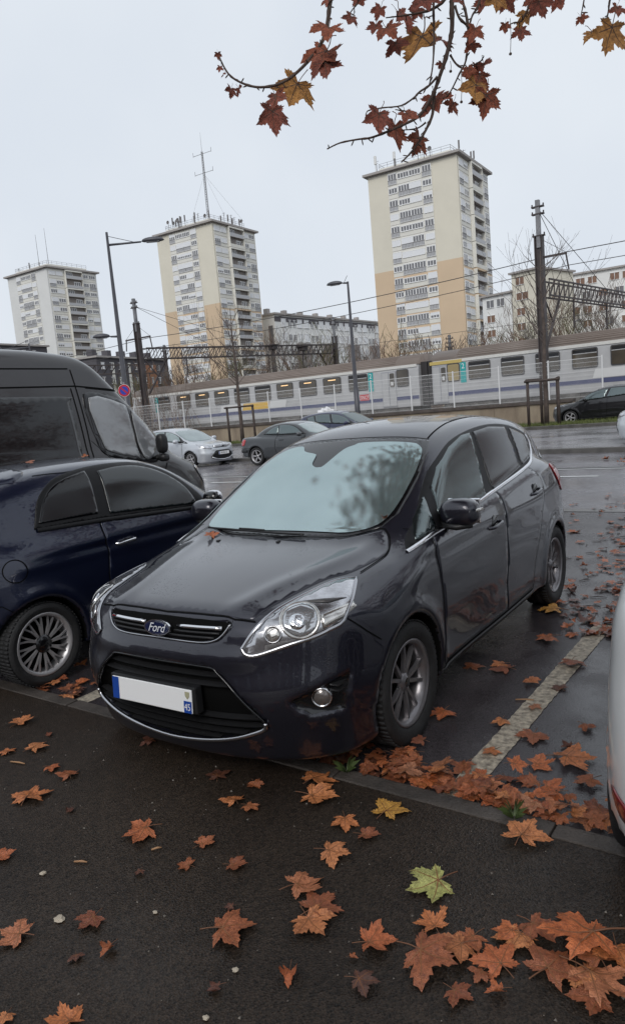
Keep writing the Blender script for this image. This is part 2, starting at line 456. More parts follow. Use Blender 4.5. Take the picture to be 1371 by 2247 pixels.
def car_F(D):
    """body = side, top, front, rear and bottom sheets; greenhouse = screen, side glass, roof, rear window"""
    g = {k: ncs(*D[k]) for k in ('fc', 'pl', 'hz', 'cw', 'wm', 'zp', 'rc', 'rp', 'rz', 'rw', 'gy')}
    cf = pch(*D['cf']); zb = pch(*D['zb']); (wy, wz, sy, sz, wc) = D['ws']
    L = math.hypot(sy-wy, sz-wz); ny, nzz = -(sz-wz)/L, (sy-wy)/L
    gb, gz, g1, g2 = D['gs']; ry, rzz, rs, rk = D['rg']; wr, aw, axl = D['arch']; kb = D.get('k', (.09, .05, .07)); kg = D.get('kg', (.055, .07, .07))
    ex = D.get('extra'); carve = D.get('carve', ())
    def F(x, y, z):
        side = x-(g['wm'](y)+g['zp'](z))
        for yc in axl:
            r = np.hypot(y-yc, z-D['wr']); side = side-D.get('flare', .016)*np.exp(-((r-aw-.033)/.05)**2)
        top = z-(g['hz'](y)+g['cw'](x)*cf(y)); front = g['fc'](z)+g['pl'](x)-y
        if ex: side, top, front = ex(x, y, z, side, top, front)
        rear = y-(g['rc'](z)+g['rp'](x))
        body = smax(smax(side, top, kb[0]), smax(front, rear, kb[1]), kb[2])
        body = smax(body, zb(y)-z, .035)
        ws = (y-wy)*ny+(z-wz)*nzz+wc*x*x-.012*(np.cos(np.clip((y-(wy+sy)/2)/.5, -1.5, 1.5))-1)
        gs = (x-(gb-g1*(z-gz)-g2*(z-gz)**2+g['gy'](y)))*.93
        roof = z-(g['rz'](y)+g['rw'](x)); rg = (y-(ry-rs*(z-rzz)-rk*x*x))*.9
        gh = smax(smax(smax(ws, gs, kg[0]), smax(roof, rg, kg[1]), kg[2]), D['gz0']-z, .03)
        f = smin(body, gh, D.get('ku', .05))
        for yc in axl:
            w = smax(np.hypot(y-yc, z-D['wr'])-aw, D.get('wx', .58)-x, .04); f = smax(f, -w, .018)
        for poly, depth, vw in carve:
            if vw == 'front':
                m = (y < -.45) & (np.abs(f) < .12)
                if m.any():
                    pd = poly_dist(x[m], z[m], poly); w = np.maximum(pd, -front[m]-depth); f = f.copy(); f[m] = smax(f[m], -w, .012)
        return f
    return F

_ARC = [i*math.pi/12 for i in range(25)]
def tyre_prof(r, rr, w):
    return [(rr-.004, -w*.36), (rr+.012, -w*.44), (rr+.04, -w*.5), (r-.035, -w*.5), (r-.012, -w*.46), (r-.003, -w*.38), (r, -w*.2), (r, w*.2), (r-.003, w*.38), (r-.012, w*.46), (r-.035, w*.5), (rr+.04, w*.5), (rr+.012, w*.44), (rr-.004, w*.36)]
def wheel(parent, x, y, r, rr, w, kind, side=1, full=True, name='wheel', rm=None):
    rm = rm or M_RIM
    """wheel with tyre, rim, spokes; outer face towards side*x"""
    o = empty(name, (x, y, r), 0, parent); o.rotation_euler = (0, R(90) if side > 0 else R(-90), rnd.uniform(0, 0))
    I = Matrix.Identity(4)
    t = MB(); t.lathe(tyre_prof(r, rr, w), I, 48 if full else 28)
    if full:
        for k in range(64):                       # tread blocks
            a = 2*math.pi*k/64; ca, sa = math.cos(a), math.sin(a); T = Matrix(((-sa, 0, ca, ca*(r-.004)), (ca, 0, sa, sa*(r-.004)), (0, 1, 0, 0), (0, 0, 0, 1)))
            t.box((-.0095, -w*.44, 0), (.0095, -w*.17, .007), 0, T); t.box((-.0095, w*.17, 0), (.0095, w*.44, .007), 0, T); t.box((-.0095, -w*.14, 0), (.0095, w*.14, .007), 0, T)
    t.build('tyre', M_TYRE, o, True)
    m = MB(); d = w*.42
    m.lathe([(rr-.006, -d), (rr-.03, -d*.4), (rr-.03, d*.3), (rr-.016, d*.8), (rr+.006, d*.98), (rr+.008, d*1.02), (rr-.004, d*1.02), (rr-.016, d*.9)], I, 40)
    m.lathe([(0.001, -d*.2), (rr-.03, -d*.2)], I, 28, 1)
    m.lathe([(.05, -.03), (rr*.66, -.03), (rr*.68, -.018), (.05, -.018)], I, 28, 2)
    m.build('rim', [rm, M_SEAM, M_BRAKE], o, True)
    def spoke(a0, a1, w0, w1, z0, z1, r0, r1, th=.018):
        s = MB(); v = []
        for rad, a, ww, zz in ((r0, a0, w0, z0), ((r0+r1)/2, (a0+a1)/2, (w0+w1)*.46, (z0+z1)/2+.004), (r1, a1, w1, z1)):
            c, n = Vector((math.cos(a), math.sin(a), 0)), Vector((-math.sin(a), math.cos(a), 0)); p = c*rad
            v += [p-n*ww/2+Vector((0, 0, zz-th)), p-n*ww*.38+Vector((0, 0, zz)), p+n*ww*.38+Vector((0, 0, zz)), p+n*ww/2+Vector((0, 0, zz-th))]
        f = []
        for i in (0, 4): f += [(i+k, i+k+1, i+k+5, i+k+4) for k in range(3)] + [(i+3, i, i+4, i+7)]
        s.add(v, [tuple(reversed(q)) for q in f]); return s
    zf = d*.55
    if kind == 'twin5':
        for k in range(5):
            for s2 in (-1, 1):
                a = 2*math.pi*k/5+.3; sp = spoke(a+s2*.20, a+s2*.29, .026, .024, zf+.006, zf+.012, .045, rr-.012, .020); sp.build('spoke', rm, o)
    elif kind == 'multi':
        for k in range(12):
            for s2 in (-1, 1):
                a = 2*math.pi*k/12; sp = spoke(a, a+s2*.13+.10, .020, .013, zf+.010, zf+.012, .062, rr-.008, .012); sp.build('spoke', rm, o)
    else:
        for k in range(5):
            a = 2*math.pi*k/5+.2; sp = spoke(a, a, .06, .085 if kind == 'wide5' else .05, zf+.005, zf+.008, .04, rr-.012, .022); sp.build('spoke', rm, o)
    c = MB(); hr = .062 if kind == 'multi' else .045
    c.lathe([(0.001, zf+.02), (hr*.62, zf+.018), (hr*.7, zf+.012), (hr, zf+.010), (hr*1.12, zf-.012)], I, 24, 1 if kind == 'multi' else 0)
    if kind != 'multi':
        c.lathe([(0.001, zf+.0215), (hr*.55, zf+.020)], I, 20, 1)
        for k in range(5):
            a = 2*math.pi*k/5; c.lathe([(0.001, .006), (.008, .006), (.010, 0)], Matrix.Translation((math.cos(a)*.058, math.sin(a)*.058, zf-.006)), 8, 1)
    c.build('hub_cap', [rm, M_GLOSSBLACK], o, True)
    return o

M_PLATE = mat('plate_white', (.86, .86, .86), .3)
M_PLATE_BLUE = mat('plate_blue', (.012, .06, .32), .3)
M_INK = mat('plate_ink', (.01, .01, .012), .5)
def plate(parent, loc, rz=0, text=None, tilt=0.0, w=.52, dept=True):
    """number plate facing local -y"""
    T = Matrix.Translation(loc) @ Matrix.Rotation(rz, 4, 'Z') @ Matrix.Rotation(tilt, 4, 'X')
    b = MB(); b.bbox((-w/2, 0, -.055), (w/2, .008, .055), .004, 0, T)
    o = b.build('number_plate', M_PLATE, parent)
    TT = T @ frame_T((0, -.0015, 0), (1, 0, 0), (0, 0, 1))
    s = MB(); s.box((-w/2+.002, -.0022, -.053), (-w/2+.045, -.0008, .053), 0, T); s.build('country_band', M_PLATE_BLUE, o)
    if dept:
        s = MB(); s.box((w/2-.047, -.0022, -.053), (w/2-.002, -.0008, .002), 0, T); s.build('region_band', M_PLATE_BLUE, o)
        text_obj('region_number', '45', T @ frame_T((w/2-.0245, -.003, -.026), (1, 0, 0), (0, 0, 1)), .045, M_PLATE, o, sx=.85)
        c = MB(); c.prism([(-.013, .016), (.013, .016), (.013, -.004), (0, -.018), (-.013, -.004)], T @ frame_T((w/2-.0245, -.0009, .029), (1, 0, 0), (0, 0, 1)), .0012)
        c.build('region_crest', mat('crest_ochre', (.4, .38, .25), .5), o)
    if text: text_obj('plate_text', text, T @ frame_T((0, -.002, 0), (1, 0, 0), (0, 0, 1)), .085, M_INK, o, sx=.8)
    return o

def rounded(parent, name, c, r, p, mats, T=None, h=.012, cut=None):
    """superellipsoid lump (mirror housings and the like)"""
    rx, ry, rz = r
    def F(x, y, z):
        f = (np.abs((x-c[0])/rx)**p+np.abs((y-c[1])/ry)**p+np.abs((z-c[2])/rz)**p)**(1/p)-1
        f = f*min(r)
        return cut(f, x, y, z) if cut else f
    P, Q = polygonise(F, [c[i]-r[i]-2*h for i in range(3)], [c[i]+r[i]+2*h for i in range(3)], h, sym=False)
    if T is not None: P = np.array([tuple(T @ Vector(q)) for q in P])
    return mesh_obj(name, P, Q, mats, parent, True)

def car_body(parent, F, lo, hi, h, m, wr, axl, aw, name='body', wx=.58):
    P, Q = polygonise(F, lo, hi, h)
    ce = P[Q].mean(1); fm = np.zeros(len(Q), int)
    for yc in axl:
        d = np.hypot(ce[:, 1]-yc, ce[:, 2]-wr); fm[(d < aw+.004) & (ce[:, 2] < aw+wr+.05)] = 1
    o = mesh_obj(name, P, Q, [m, M_SEAM], parent, True, fm)
    return o, Skin(P, Q)
def seam(sk, parent, line, view, w=.007, off=.0048, m=None, name='panel_gap', sides=(1, -1), bulge=0, fr=None):
    return both(name, ribbon(curve_on(sk, line, view, off, fr), w, bulge), m or M_SEAM, parent, True, sides)
def inset(poly, d):
    cx = sum(p[0] for p in poly)/len(poly); cy = sum(p[1] for p in poly)/len(poly)
    return [(p[0]+(cx-p[0])*d/max(.05, math.dist(p, (cx, cy))), p[1]+(cy-p[1])*d/max(.05, math.dist(p, (cx, cy)))) for p in poly]
def handle(parent, sk, y, z, m, L=.19, tilt=0.0, sides=(1, -1), recess=True):
    h, n = sk.hit((3, y, z), (-1, 0, 0))
    for s in sides:
        b = MB(); x = h.x
        pts = [(s*(x-.004), y-L/2, z-tilt*L/2), (s*(x+.024), y-L/2+.025, z-tilt*L/2*.8), (s*(x+.03), y, z), (s*(x+.024), y+L/2-.025, z+tilt*L/2*.8), (s*(x-.004), y+L/2, z+tilt*L/2)]
        b.tube(smooth_poly(pts, False, 4), .011, 8)
        o = b.build('door_handle', m, parent, True)
        if recess:
            c = MB(); T = frame_T((s*(x+.0052), y, z), (0, 1, 0), (0, 0, 1), (s, 0, 0)); c.lathe([(0.001, 0), (.052, 0), (.062, -.006)], T, 20); c.build('handle_recess', M_GLOSSBLACK, o, True)
# ------------------------------------------------------------------ ground
def asphalt(name, col, col2, rough, wet, wet_rough, wscale, bump=.6, bscale=120, agg=.5, lo=.45, hi=.62, bdist=.006, g0=(.45, .45, .45), g1=(1.7, 1.65, 1.6)):
    m = bpy.data.materials.new(name); m.use_nodes = True; MATS[name] = m; nt = m.node_tree; b = nt.nodes['Principled BSDF']; L = nt.links
    t = nt.nodes.new('ShaderNodeTexCoord'); src = t.outputs['Object']
    n1 = nt.nodes.new('ShaderNodeTexNoise'); n1.inputs['Scale'].default_value = .9; n1.inputs['Detail'].default_value = 6; n1.inputs['Roughness'].default_value = .65; L.new(src, n1.inputs[0])
    n2 = nt.nodes.new('ShaderNodeTexVoronoi'); n2.inputs['Scale'].default_value = bscale; L.new(src, n2.inputs[0])
    n3 = nt.nodes.new('ShaderNodeTexNoise'); n3.inputs['Scale'].default_value = wscale; n3.inputs['Detail'].default_value = 7; n3.inputs['Roughness'].default_value = .6; L.new(src, n3.inputs[0])
    r = nt.nodes.new('ShaderNodeValToRGB'); r.color_ramp.elements[0].position = .3; r.color_ramp.elements[0].color = (*col, 1); r.color_ramp.elements[1].position = .72; r.color_ramp.elements[1].color = (*col2, 1)
    L.new(n1.outputs['Fac'], r.inputs[0])
    mx = nt.nodes.new('ShaderNodeMix'); mx.data_type = 'RGBA'; mx.blend_type = 'MULTIPLY'; mx.inputs[0].default_value = agg
    g = nt.nodes.new('ShaderNodeValToRGB'); g.color_ramp.elements[0].color = (*g0, 1); g.color_ramp.elements[1].color = (*g1, 1)
    L.new(n2.outputs['Color'], g.inputs[0]); L.new(r.outputs[0], mx.inputs[6]); L.new(g.outputs[0], mx.inputs[7]); L.new(mx.outputs[2], b.inputs['Base Color'])
    w = nt.nodes.new('ShaderNodeMapRange'); w.inputs['From Min'].default_value = lo; w.inputs['From Max'].default_value = hi; w.interpolation_type = 'SMOOTHSTEP'
    w.inputs['To Min'].default_value = rough; w.inputs['To Max'].default_value = wet_rough if wet else rough; L.new(n3.outputs['Fac'], w.inputs[0]); L.new(w.outputs[0], b.inputs['Roughness'])
    s = nt.nodes.new('ShaderNodeMapRange'); s.inputs['From Min'].default_value = lo; s.inputs['From Max'].default_value = hi
    s.inputs['To Min'].default_value = bump; s.inputs['To Max'].default_value = bump*.45 if wet else bump; L.new(n3.outputs['Fac'], s.inputs[0])
    bp = nt.nodes.new('ShaderNodeBump'); bp.inputs['Distance'].default_value = bdist; L.new(n2.outputs['Distance'], bp.inputs['Height']); L.new(s.outputs[0], bp.inputs['Strength']); L.new(bp.outputs[0], b.inputs['Normal'])
    return m
M_PAVE = asphalt('footpath_asphalt', (.013, .0098, .008), (.030, .0235, .0185), .50, True, .34, 1.3, 1.0, 135, 1.0, .42, .66, .0035, (.28, .27, .25), (2.3, 2.1, 1.9))
M_PAVE.node_tree.nodes['Principled BSDF'].inputs['Specular IOR Level'].default_value = .28
M_PARK = asphalt('parking_asphalt', (.030, .026, .030), (.058, .052, .057), .34, True, .08, 1.7, .55, 170, .7, .36, .60, .0025)
M_ROAD = asphalt('road_asphalt', (.125, .120, .132), (.175, .168, .182), .28, True, .10, .5, .2, 60, .35, .4, .62)
M_ROAD2 = asphalt('far_lane_asphalt', (.19, .186, .197), (.25, .245, .258), .30, True, .12, .35, .12, 40, .25, .4, .62)
M_KERB = mat('kerb_concrete', (.055, .046, .040), .6, var=.5, vscale=6, bump=.6, bscale=70)
M_KERB2 = mat('kerb_stone', (.10, .095, .09), .55, var=.35, vscale=3, bump=.4, bscale=30)
M_LINE = mat('worn_line_paint', (.10, .085, .068), .5, col2=(.66, .58, .46), vscale=30, vdetail=8, bump=.9, bscale=130)
M_LINE2 = mat('road_paint', (.5, .5, .49), .45, col2=(.66, .66, .65), vscale=3)
M_BALLAST = mat('ballast', (.10, .085, .075), .9, var=.5, vscale=5, bump=1.0, bscale=9)
def sheet(name, pts, z, m, kind='structure'):
    return tag(mesh_obj(name, [(x, y, z) for x, y in pts], [tuple(range(len(pts)))], m), kind=kind)
sheet('ground', [(-900, -300), (900, -300), (900, 1500), (-900, 1500)], -.02, mat('far_ground', (.07, .065, .06), .8, var=.3, vscale=.05))
sheet('parking_area', [(-60, 2.63), (60, 2.63), (60, 10.25), (-60, 10.25)], 0.0, M_PARK)
sheet('road', [(-90, 10.25), (90, 10.25), (90, 36), (-90, 36)], -.004, M_ROAD)
sheet('gutter_strip', [(-60, 10.16), (60, 10.16), (60, 10.42), (-60, 10.42)], .004, mat('gutter_concrete', (.13, .12, .115), .3, var=.3, vscale=4))
# footpath as a slab that ends at the kerb
sl = MB(); sl.box((-40, -8, -.2), (30, 2.535, .024)); tag(sl.build('pavement', M_PAVE), kind='structure')
# kerb stones, one metre each, set flush with the footpath
kb_root = tag(empty('kerb', (0, 2.585, 0)), kind='structure')
ks = MB(); ks.bbox((-.4965, -.047, -.15), (.4965, .047, .030), .006); kme = ks.build('kerb_stone', M_KERB, kb_root); kmesh = kme.data
kme.location = (-7.35, 0, 0)
for i in range(1, 11):
    obj_from('kerb_stone', kmesh, kb_root, (-7.35+i, rnd.uniform(-.003, .003), rnd.uniform(-.003, .003)), (0, 0, rnd.uniform(-.004, .004)))
# raised far lane, its kerb, the grass verge and the back road
KL = [(-70, 26.8), (-18.6, 21.05), (-4.16, 19.44), (40, 14.5)]
v = [(x, y, .12) for x, y in KL]+[(40, 29.4, .12), (-70, 29.4, .12)]
tag(mesh_obj('far_lane', v, [tuple(range(6))], M_ROAD2), kind='structure')
mk = MB()
for (a, b) in zip(KL, KL[1:]):
    d = Vector((b[0]-a[0], b[1]-a[1], 0)); Ln = d.length; T = frame_T((a[0], a[1], 0), d, (-d.y, d.x, 0)); mk.bbox((0, -.16, -.1), (Ln+.02, .01, .125), .02, 0, T)
tag(mk.build('median_kerb', M_KERB2), kind='structure')
vk = MB(); vk.bbox((-70, 29.36, -.1), (40, 29.56, .255), .02); tag(vk.build('verge_kerb', mat('verge_kerb_stone', (.075, .07, .062), .6, var=.4, vscale=4, bump=.4)), kind='structure')
vg = MB(); vg.box((-70, 29.56, -.1), (40, 32.3, .24)); tag(vg.build('verge_soil', mat('verge_soil', (.06, .065, .025), .9, var=.5, vscale=3, bump=.8)), kind='structure')
sheet('back_road', [(-70, 32.3), (40, 32.3), (40, 36), (-70, 36)], .07, M_ROAD2)
# markings
def mark(name, x0, x1, y0, y1, z=.002, m=M_LINE2): tag(mesh_obj(name, [(x0, y0, z), (x1, y0, z), (x1, y1, z), (x0, y1, z)], [(0, 1, 2, 3)], m), kind='structure')
for i, x in enumerate((-17.2, -13.6, -6.15)): mark('road_marking', x, x+2.6, 14.20, 14.34)
mark('edge_line', -30, 20, 15.50, 15.60)
tr = MB(); tr.box((-30, 15.62, -.05), (20, 15.78, .006)); tag(tr.build('drain_channel', mat('drain_iron', (.03, .03, .03), .35, metal=.3)), kind='structure')
# bay line beside the car: worn thermoplastic with frayed edges
def bay_line(x0, y0, y1, w, seed):
    rg = random.Random(seed); V, F = [], []; n = int((y1-y0)/.03)
    for i in range(n+1):
        y = y0+(y1-y0)*i/n; V += [(x0-w/2+rg.uniform(-.004, .004), y, .004), (x0+w/2+rg.uniform(-.004, .004), y, .004)]
    F = [(2*i, 2*i+1, 2*i+3, 2*i+2) for i in range(n)]
    return tag(mesh_obj('bay_line', V, F, M_LINE), kind='structure')
bay_line(-1.30, 2.64, 5.25, .125, 1); bay_line(-3.87, 2.64, 5.2, .125, 2)
# wet patch of road repair lines
for (x0, y0, x1, y1) in ((-4.4, 2.9, -4.2, 5.0),): pass

# grass on the verge: short blades as one mass
def grass():
    rg = random.Random(3); V, F = [], []
    for i in range(15000):
        x = rg.uniform(-31, -1.0); y = 29.58+2.5*rg.random()**1.6; h = rg.uniform(.05, .16); a = rg.uniform(0, 6.28); w = .012
        dx, dy = math.cos(a), math.sin(a); lx, ly = rg.uniform(-.06, .06), rg.uniform(-.06, .06); n = len(V)
        V += [(x-dx*w, y-dy*w, .235), (x+dx*w, y+dy*w, .235), (x+lx, y+ly, .24+h)]; F.append((n, n+1, n+2))
    return tag(mesh_obj('verge_grass', V, F, mat('grass_blade', (.10, .12, .03), .7, var=.45, vscale=2)), 'short rough grass along the verge below the retaining wall', 'grass', kind='stuff')
grass()
# ------------------------------------------------------------------ the dark people carrier in the middle
def nb(y, z): return z+.601*y+.004
LGR = [(0,.62),(.29,.617),(.345,.595),(.425,.53),(.51,.43),(.549,.372),(.54,.342),(.49,.318),(.38,.282),(.21,.250),(0,.232)]
UGR = [(0,.815),(.25,.812),(.395,.806),(.368,.765),(.325,.735),(.24,.722),(0,.724)]
FOG = [(.655,.470),(.74,.503),(.832,.552),(.822,.455),(.815,.388),(.718,.392),(.672,.43)]
def sym(p): return p+[(-a, b) for a, b in reversed(p) if a > 1e-6]
def cmax_extra(x, y, z, side, top, front):
    side = side+.009*np.exp(-((z-(.40+.05*y))/.11)**2)*sstep(.3, .9, y)*(1-sstep(1.7, 2.3, y))
    side = side-.006*np.exp(-((z-(.80+.055*y))/.06)**2)*sstep(.1, .9, y)
    xr = .36+.24*sstep(-.8, .25, y); top = top-.011*np.exp(-((x-xr)/.06)**2)*(1-sstep(.1, .4, y))
    front = front-.014*np.exp(-((z-.655)/.045)**2)*(1-sstep(.42, .6, x))
    return side, top, front
CMAX = dict(
    fc=([.10,.2,.3,.42,.5,.6,.68,.78,.84,.92,1.05], [-.755,-.80,-.835,-.868,-.875,-.85,-.832,-.805,-.765,-.62,-.3]),
    pl=([0,.2,.4,.55,.68,.78,.86,.95], [0,.006,.035,.085,.165,.27,.42,.7]),
    hz=([-.95,-.78,-.6,-.4,-.2,0,.2,.4,.8,1.34,2.14,2.8,3.4], [.74,.828,.876,.913,.943,.967,.99,1.014,1.05,1.10,1.17,1.18,1.02]),
    cw=([0,.3,.55,.7,.8,.9], [0,-.005,-.022,-.044,-.078,-.155]), cf=([-.9,-.3,.05,.4,3.5], [1,1,.62,.32,.30]),
    wm=([-.95,-.5,-.2,0,.4,1.3,2.0,2.6,3.0,3.3,3.5], [.88,.90,.903,.905,.893,.9,.908,.905,.865,.79,.70]),
    zp=([.1,.2,.3,.45,.6,.8,.95,1.1,1.3], [-.055,-.03,-.014,-.004,0,-.008,-.026,-.06,-.14]),
    zb=([-.9,-.5,-.2,.3,2.2,2.7,3.5], [.15,.15,.2,.215,.235,.26,.30]),
    rc=([.2,.4,.6,.8,1.0,1.2,1.4], [3.36,3.44,3.46,3.44,3.39,3.32,3.2]), rp=([0,.4,.65,.8,.92], [0,-.03,-.12,-.25,-.46]),
    rz=([.7,.9,1.1,1.4,1.7,2.1,2.6,3.0,3.25], [1.36,1.452,1.518,1.578,1.602,1.6,1.56,1.49,1.42]),
    rw=([0,.3,.5,.6,.72], [0,-.012,-.04,-.068,-.12]), gy=([0,.4,1.2,1.8,2.4,2.9,3.3], [-.02,-.004,.0,-.002,-.025,-.075,-.16]),
    ws=(.17,.985,1.05,1.50,.05), gs=(.822,1.05,.385,.10), rg=(3.13,1.47,.55,.16), gz0=.93, arch=(0,.352,(0,2.648)), wr=.316, extra=cmax_extra,
    carve=((sym(LGR), .05, 'front'), (sym(UGR), .03, 'front'), (FOG, .035, 'front')))

def build_cmax():
    root = empty('people_carrier', (-2.5726, 3.0362, 0), .030135)
    tag(root, 'dark grey compact people carrier parked nose towards the camera in the middle', 'car')
    PT = paint('cmax_paint', (.017, .017, .028), .55)
    body, sk = car_body(root, car_F(CMAX), (-1, -1, .08), (1, 3.6, 1.7), .02, PT, .316, (0, 2.648), .352)
    # ---- bonnet and doors
    hood = [(0,-.752),(.23,-.740),(.40,-.733),(.492,-.712),(.530,-.60),(.566,-.455),(.617,-.272),(.685,-.150),(.737,.08),(.700,.215),(.645,.295),(.59,.305),(.42,.222),(.2,.196),(0,.188)]
    hp = sym(smooth_poly(hood, False, 4, (0, 3, 14))); V, F = patch(sk, inset(hp, .010), 'top', .0035, .024)
    bon = mesh_obj('bonnet', V, F, PT, root, True)
    seam(sk, root, [(0,-.752),(.23,-.740),(.40,-.733),(.50,-.712)], 'top', .008, .0045); seam(sk, root, smooth_poly([(.715,-.14),(.737,.08),(.700,.215),(.645,.295),(.59,.305),(.42,.222),(.2,.196),(0,.188)], False, 5), 'top', .008, .0045)
    dlo_b = [(.18,.95),(.41,.992),(.65,1.008),(1.0,1.04),(1.5,1.086),(2.14,1.14),(2.55,1.185),(2.73,1.235),(2.82,1.31)]
    dlo_t = [(2.79,1.385),(2.45,1.465),(2.05,1.500),(1.6,1.489),(1.21,1.439),(.9,1.34),(.7,1.24),(.42,1.07)]
    dF = [(.41,.98),(.395,.887),(.42,.72),(.418,.5),(.375,.33),(.40,.275)]; dB = [(1.487,1.075),(1.508,.974),(1.473,.735),(1.447,.45),(1.443,.285)]
    dR = [(2.3,1.145),(2.40,1.02),(2.355,.917),(2.257,.793),(2.108,.575),(2.03,.44),(1.99,.295)]
    sF, sB, sR = (smooth_poly(p, False, 5) for p in (dF, dB, dR))
    topf = [(.65,.998),(1.0,1.03),(1.47,1.074)]; topr = [(1.52,1.077),(2.14,1.13)]
    for nm, poly in (('front_door', sF[::-1]+topf+sB), ('rear_door', sB[::-1]+topr+sR)):
        VF = patch(sk, inset(poly, .004), 'side', .0035, .03)
        both(nm, VF, PT, root)
    for ln in (sF, sB, sR, [(.40,.275),(1.443,.285)], [(1.443,.285),(1.99,.295)]): seam(sk, root, ln, 'side', .0065)
    seam(sk, root, [(-.46,.783),(-.378,.704),(-.301,.643)], 'side', .006)
    seam(sk, root, [(.30,1.055),(.345,1.035),(.36,.99)], 'side', .005)
    both('sill_cover', patch(sk, [(.36,.262),(1.44,.274),(2.0,.286),(1.98,.232),(.40,.222)], 'side', .010, .03), M_BLACK, root)
    # ---- glass house
    frame = both('window_surround', patch(sk, dlo_b+smooth_poly(dlo_t, False, 4), 'side', .004, .02), M_TRIM, root)
    panes = [('front_door_window', [(1.56,1.468),(1.46,1.281),(1.335,1.082),(.875,1.042),(.64,1.024),(.60,1.085),(.69,1.212),(.87,1.31),(1.15,1.407),(1.42,1.462)], M_GLASS),
             ('front_quarter_window', [(.60,1.172),(.53,1.10),(.50,1.018),(.29,.985),(.42,1.075)], M_GLASS),
             ('rear_door_window', [(1.625,1.470),(1.96,1.483),(2.31,1.459),(2.265,1.303),(2.19,1.165),(1.49,1.094),(1.55,1.272)], M_GLASS_T),
             ('rear_quarter_window', [(2.40,1.445),(2.72,1.378),(2.73,1.31),(2.66,1.235),(2.58,1.203),(2.27,1.173),(2.345,1.30)], M_GLASS_T)]
    for nm, poly, m in panes: both(nm, patch(sk, smooth_poly(poly, True, 3, tuple(range(len(poly)))) , 'side', .008, .018), m, root)
    ch = smooth_poly(dlo_b+[(2.81,1.37)], False, 4); both('chrome_strip', ribbon(curve_on(sk, ch, 'side', .004), .024, .006), M_CHROME, root)
    scr = sym([(0,.190),(.34,.212),(.5,.255),(.60,.325),(.652,.44),(.652,.6),(.645,.73),(.605,.95),(.557,1.105),(.4,1.092),(.2,1.088),(0,1.086)])
    V, F = patch(sk, scr, 'top', .004, .02); ws = mesh_obj('windscreen', V, F, M_GLOSSBLACK, root, True)
    tag(ws, 'windscreen with a black border'); del ws['label']
    fog = [(-.655,.345),(-.6,.285),(-.458,.253),(-.2,.245),(.2,.246),(.41,.253),(.54,.305),(.597,.368),(.62,.481),(.618,.65),(.605,.807),(.57,.96),(.52,1.02),(.45,1.037),(.13,1.03),(.07,1.0),(.015,.954),(-.045,.80),(-.075,.78),(-.11,.785),(-.15,.82),(-.17,.90),(-.195,.925),(-.296,.964),(-.35,1.03),(-.42,1.045),(-.50,1.02),(-.56,.94),(-.615,.75),(-.65,.55)]
    V, F = patch(sk, smooth_poly(fog, True, 4), 'top', .0085, .02, 0); mesh_obj('misted_pane', V, F, M_MIST, ws, True)
    wp = MB(); wl = [p+n*.022 for p, n in curve_on(sk, [(-.60,.262),(-.3,.225),(-.02,.20),(.17,.193)], 'top', .0)]; wp.tube(wl, .007, 6)
    wl2 = [p+n*.03 for p, n in curve_on(sk, [(-.32,.232),(-.12,.214)], 'top', .0)]; wp.tube(wl2, .007, 6); wp.build('wiper', M_BLACK, root, True)
    for sx in (.03, -.42):
        h, n = sk.hit((sx, .13, 3), (0, 0, -1)); z = MB(); z.bbox((sx-.011, .118, h.z-.004), (sx+.011, .142, h.z+.010), .004); z.build('washer_nozzle', M_BLACK, root, True)
    for ln in ([(.535,1.13),(.505,1.5),(.49,2.0),(.475,2.6),(.46,2.95)],): seam(sk, root, ln, 'top', .010, .002)
    seam(sk, root, [(-.55,1.112),(0,1.094),(.55,1.112)], 'top', .012, .0045, sides=(1,))
    # ---- lamps
    lamp = [(.462,-.781,.703),(.478,-.782,.683),(.513,-.769,.674),(.585,-.727,.692),(.716,-.624,.729),(.777,-.547,.754),(.811,-.477,.776),(.803,-.382,.823),(.768,-.285,.857),(.722,-.178,.89),(.652,-.262,.889),(.598,-.452,.870),(.562,-.605,.847),(.527,-.703,.806),(.492,-.752,.754)]
    lp = smooth_poly([(a, nb(b, c)) for a, b, c in lamp], True, 3, (0, 9))
    for s in (1, -1):
        V, F = patch(sk, lp, 'nose', .004, .03)
        if s < 0: V, F = mirror(V, F)
        lo = mesh_obj('headlamp', V, F, M_LAMPBASE, root, True)
        cn = curve_on(sk, lp+[lp[0]], 'nose', .006)
        VF = ribbon(cn, .016, .003); VF = VF if s > 0 else mirror(*VF); mesh_obj('lamp_bezel', *VF, M_SATIN, lo, True)
        c, n = sk.hit(*FR['nose'](.672, nb(-.60, .800)))
        dirv = Vector((.42, -.80, .42)).normalized(); uu = dirv.cross(Vector((0, 0, 1))).normalized(); vv = uu.cross(dirv)
        fl = lambda a, b_: (tuple(c+uu*a+vv*b_+dirv*.6), tuple(-dirv))
        def disc(name, cx, cy, rx, ry, off, m, par, ring=0.0):
            ol = [(cx+rx*math.cos(2*math.pi*i/32), cy+ry*math.sin(2*math.pi*i/32)) for i in range(32)]
            if ring: VF = ribbon(curve_on(sk, ol+[ol[0]], None, off, fl, .5), ring, .004)
            else: VF = patch(sk, ol, None, off, .02, .004, fl)
            VF = VF if s > 0 else mirror(*VF); return mesh_obj(name, *VF, m, par, True)
        mr = disc('main_reflector', 0, 0, .080, .078, .0065, M_LENS, lo)
        disc('bulb_shield', .012, -.012, .036, .034, .0095, M_BULB, lo); disc('reflector_ring', 0, 0, .083, .081, .008, M_LENS2, lo, .014)
        disc('indicator_bowl', .118, -.062, .034, .032, .0065, M_LENS2, lo); disc('indicator_ring', .118, -.062, .036, .034, .008, M_SATIN, lo, .008)
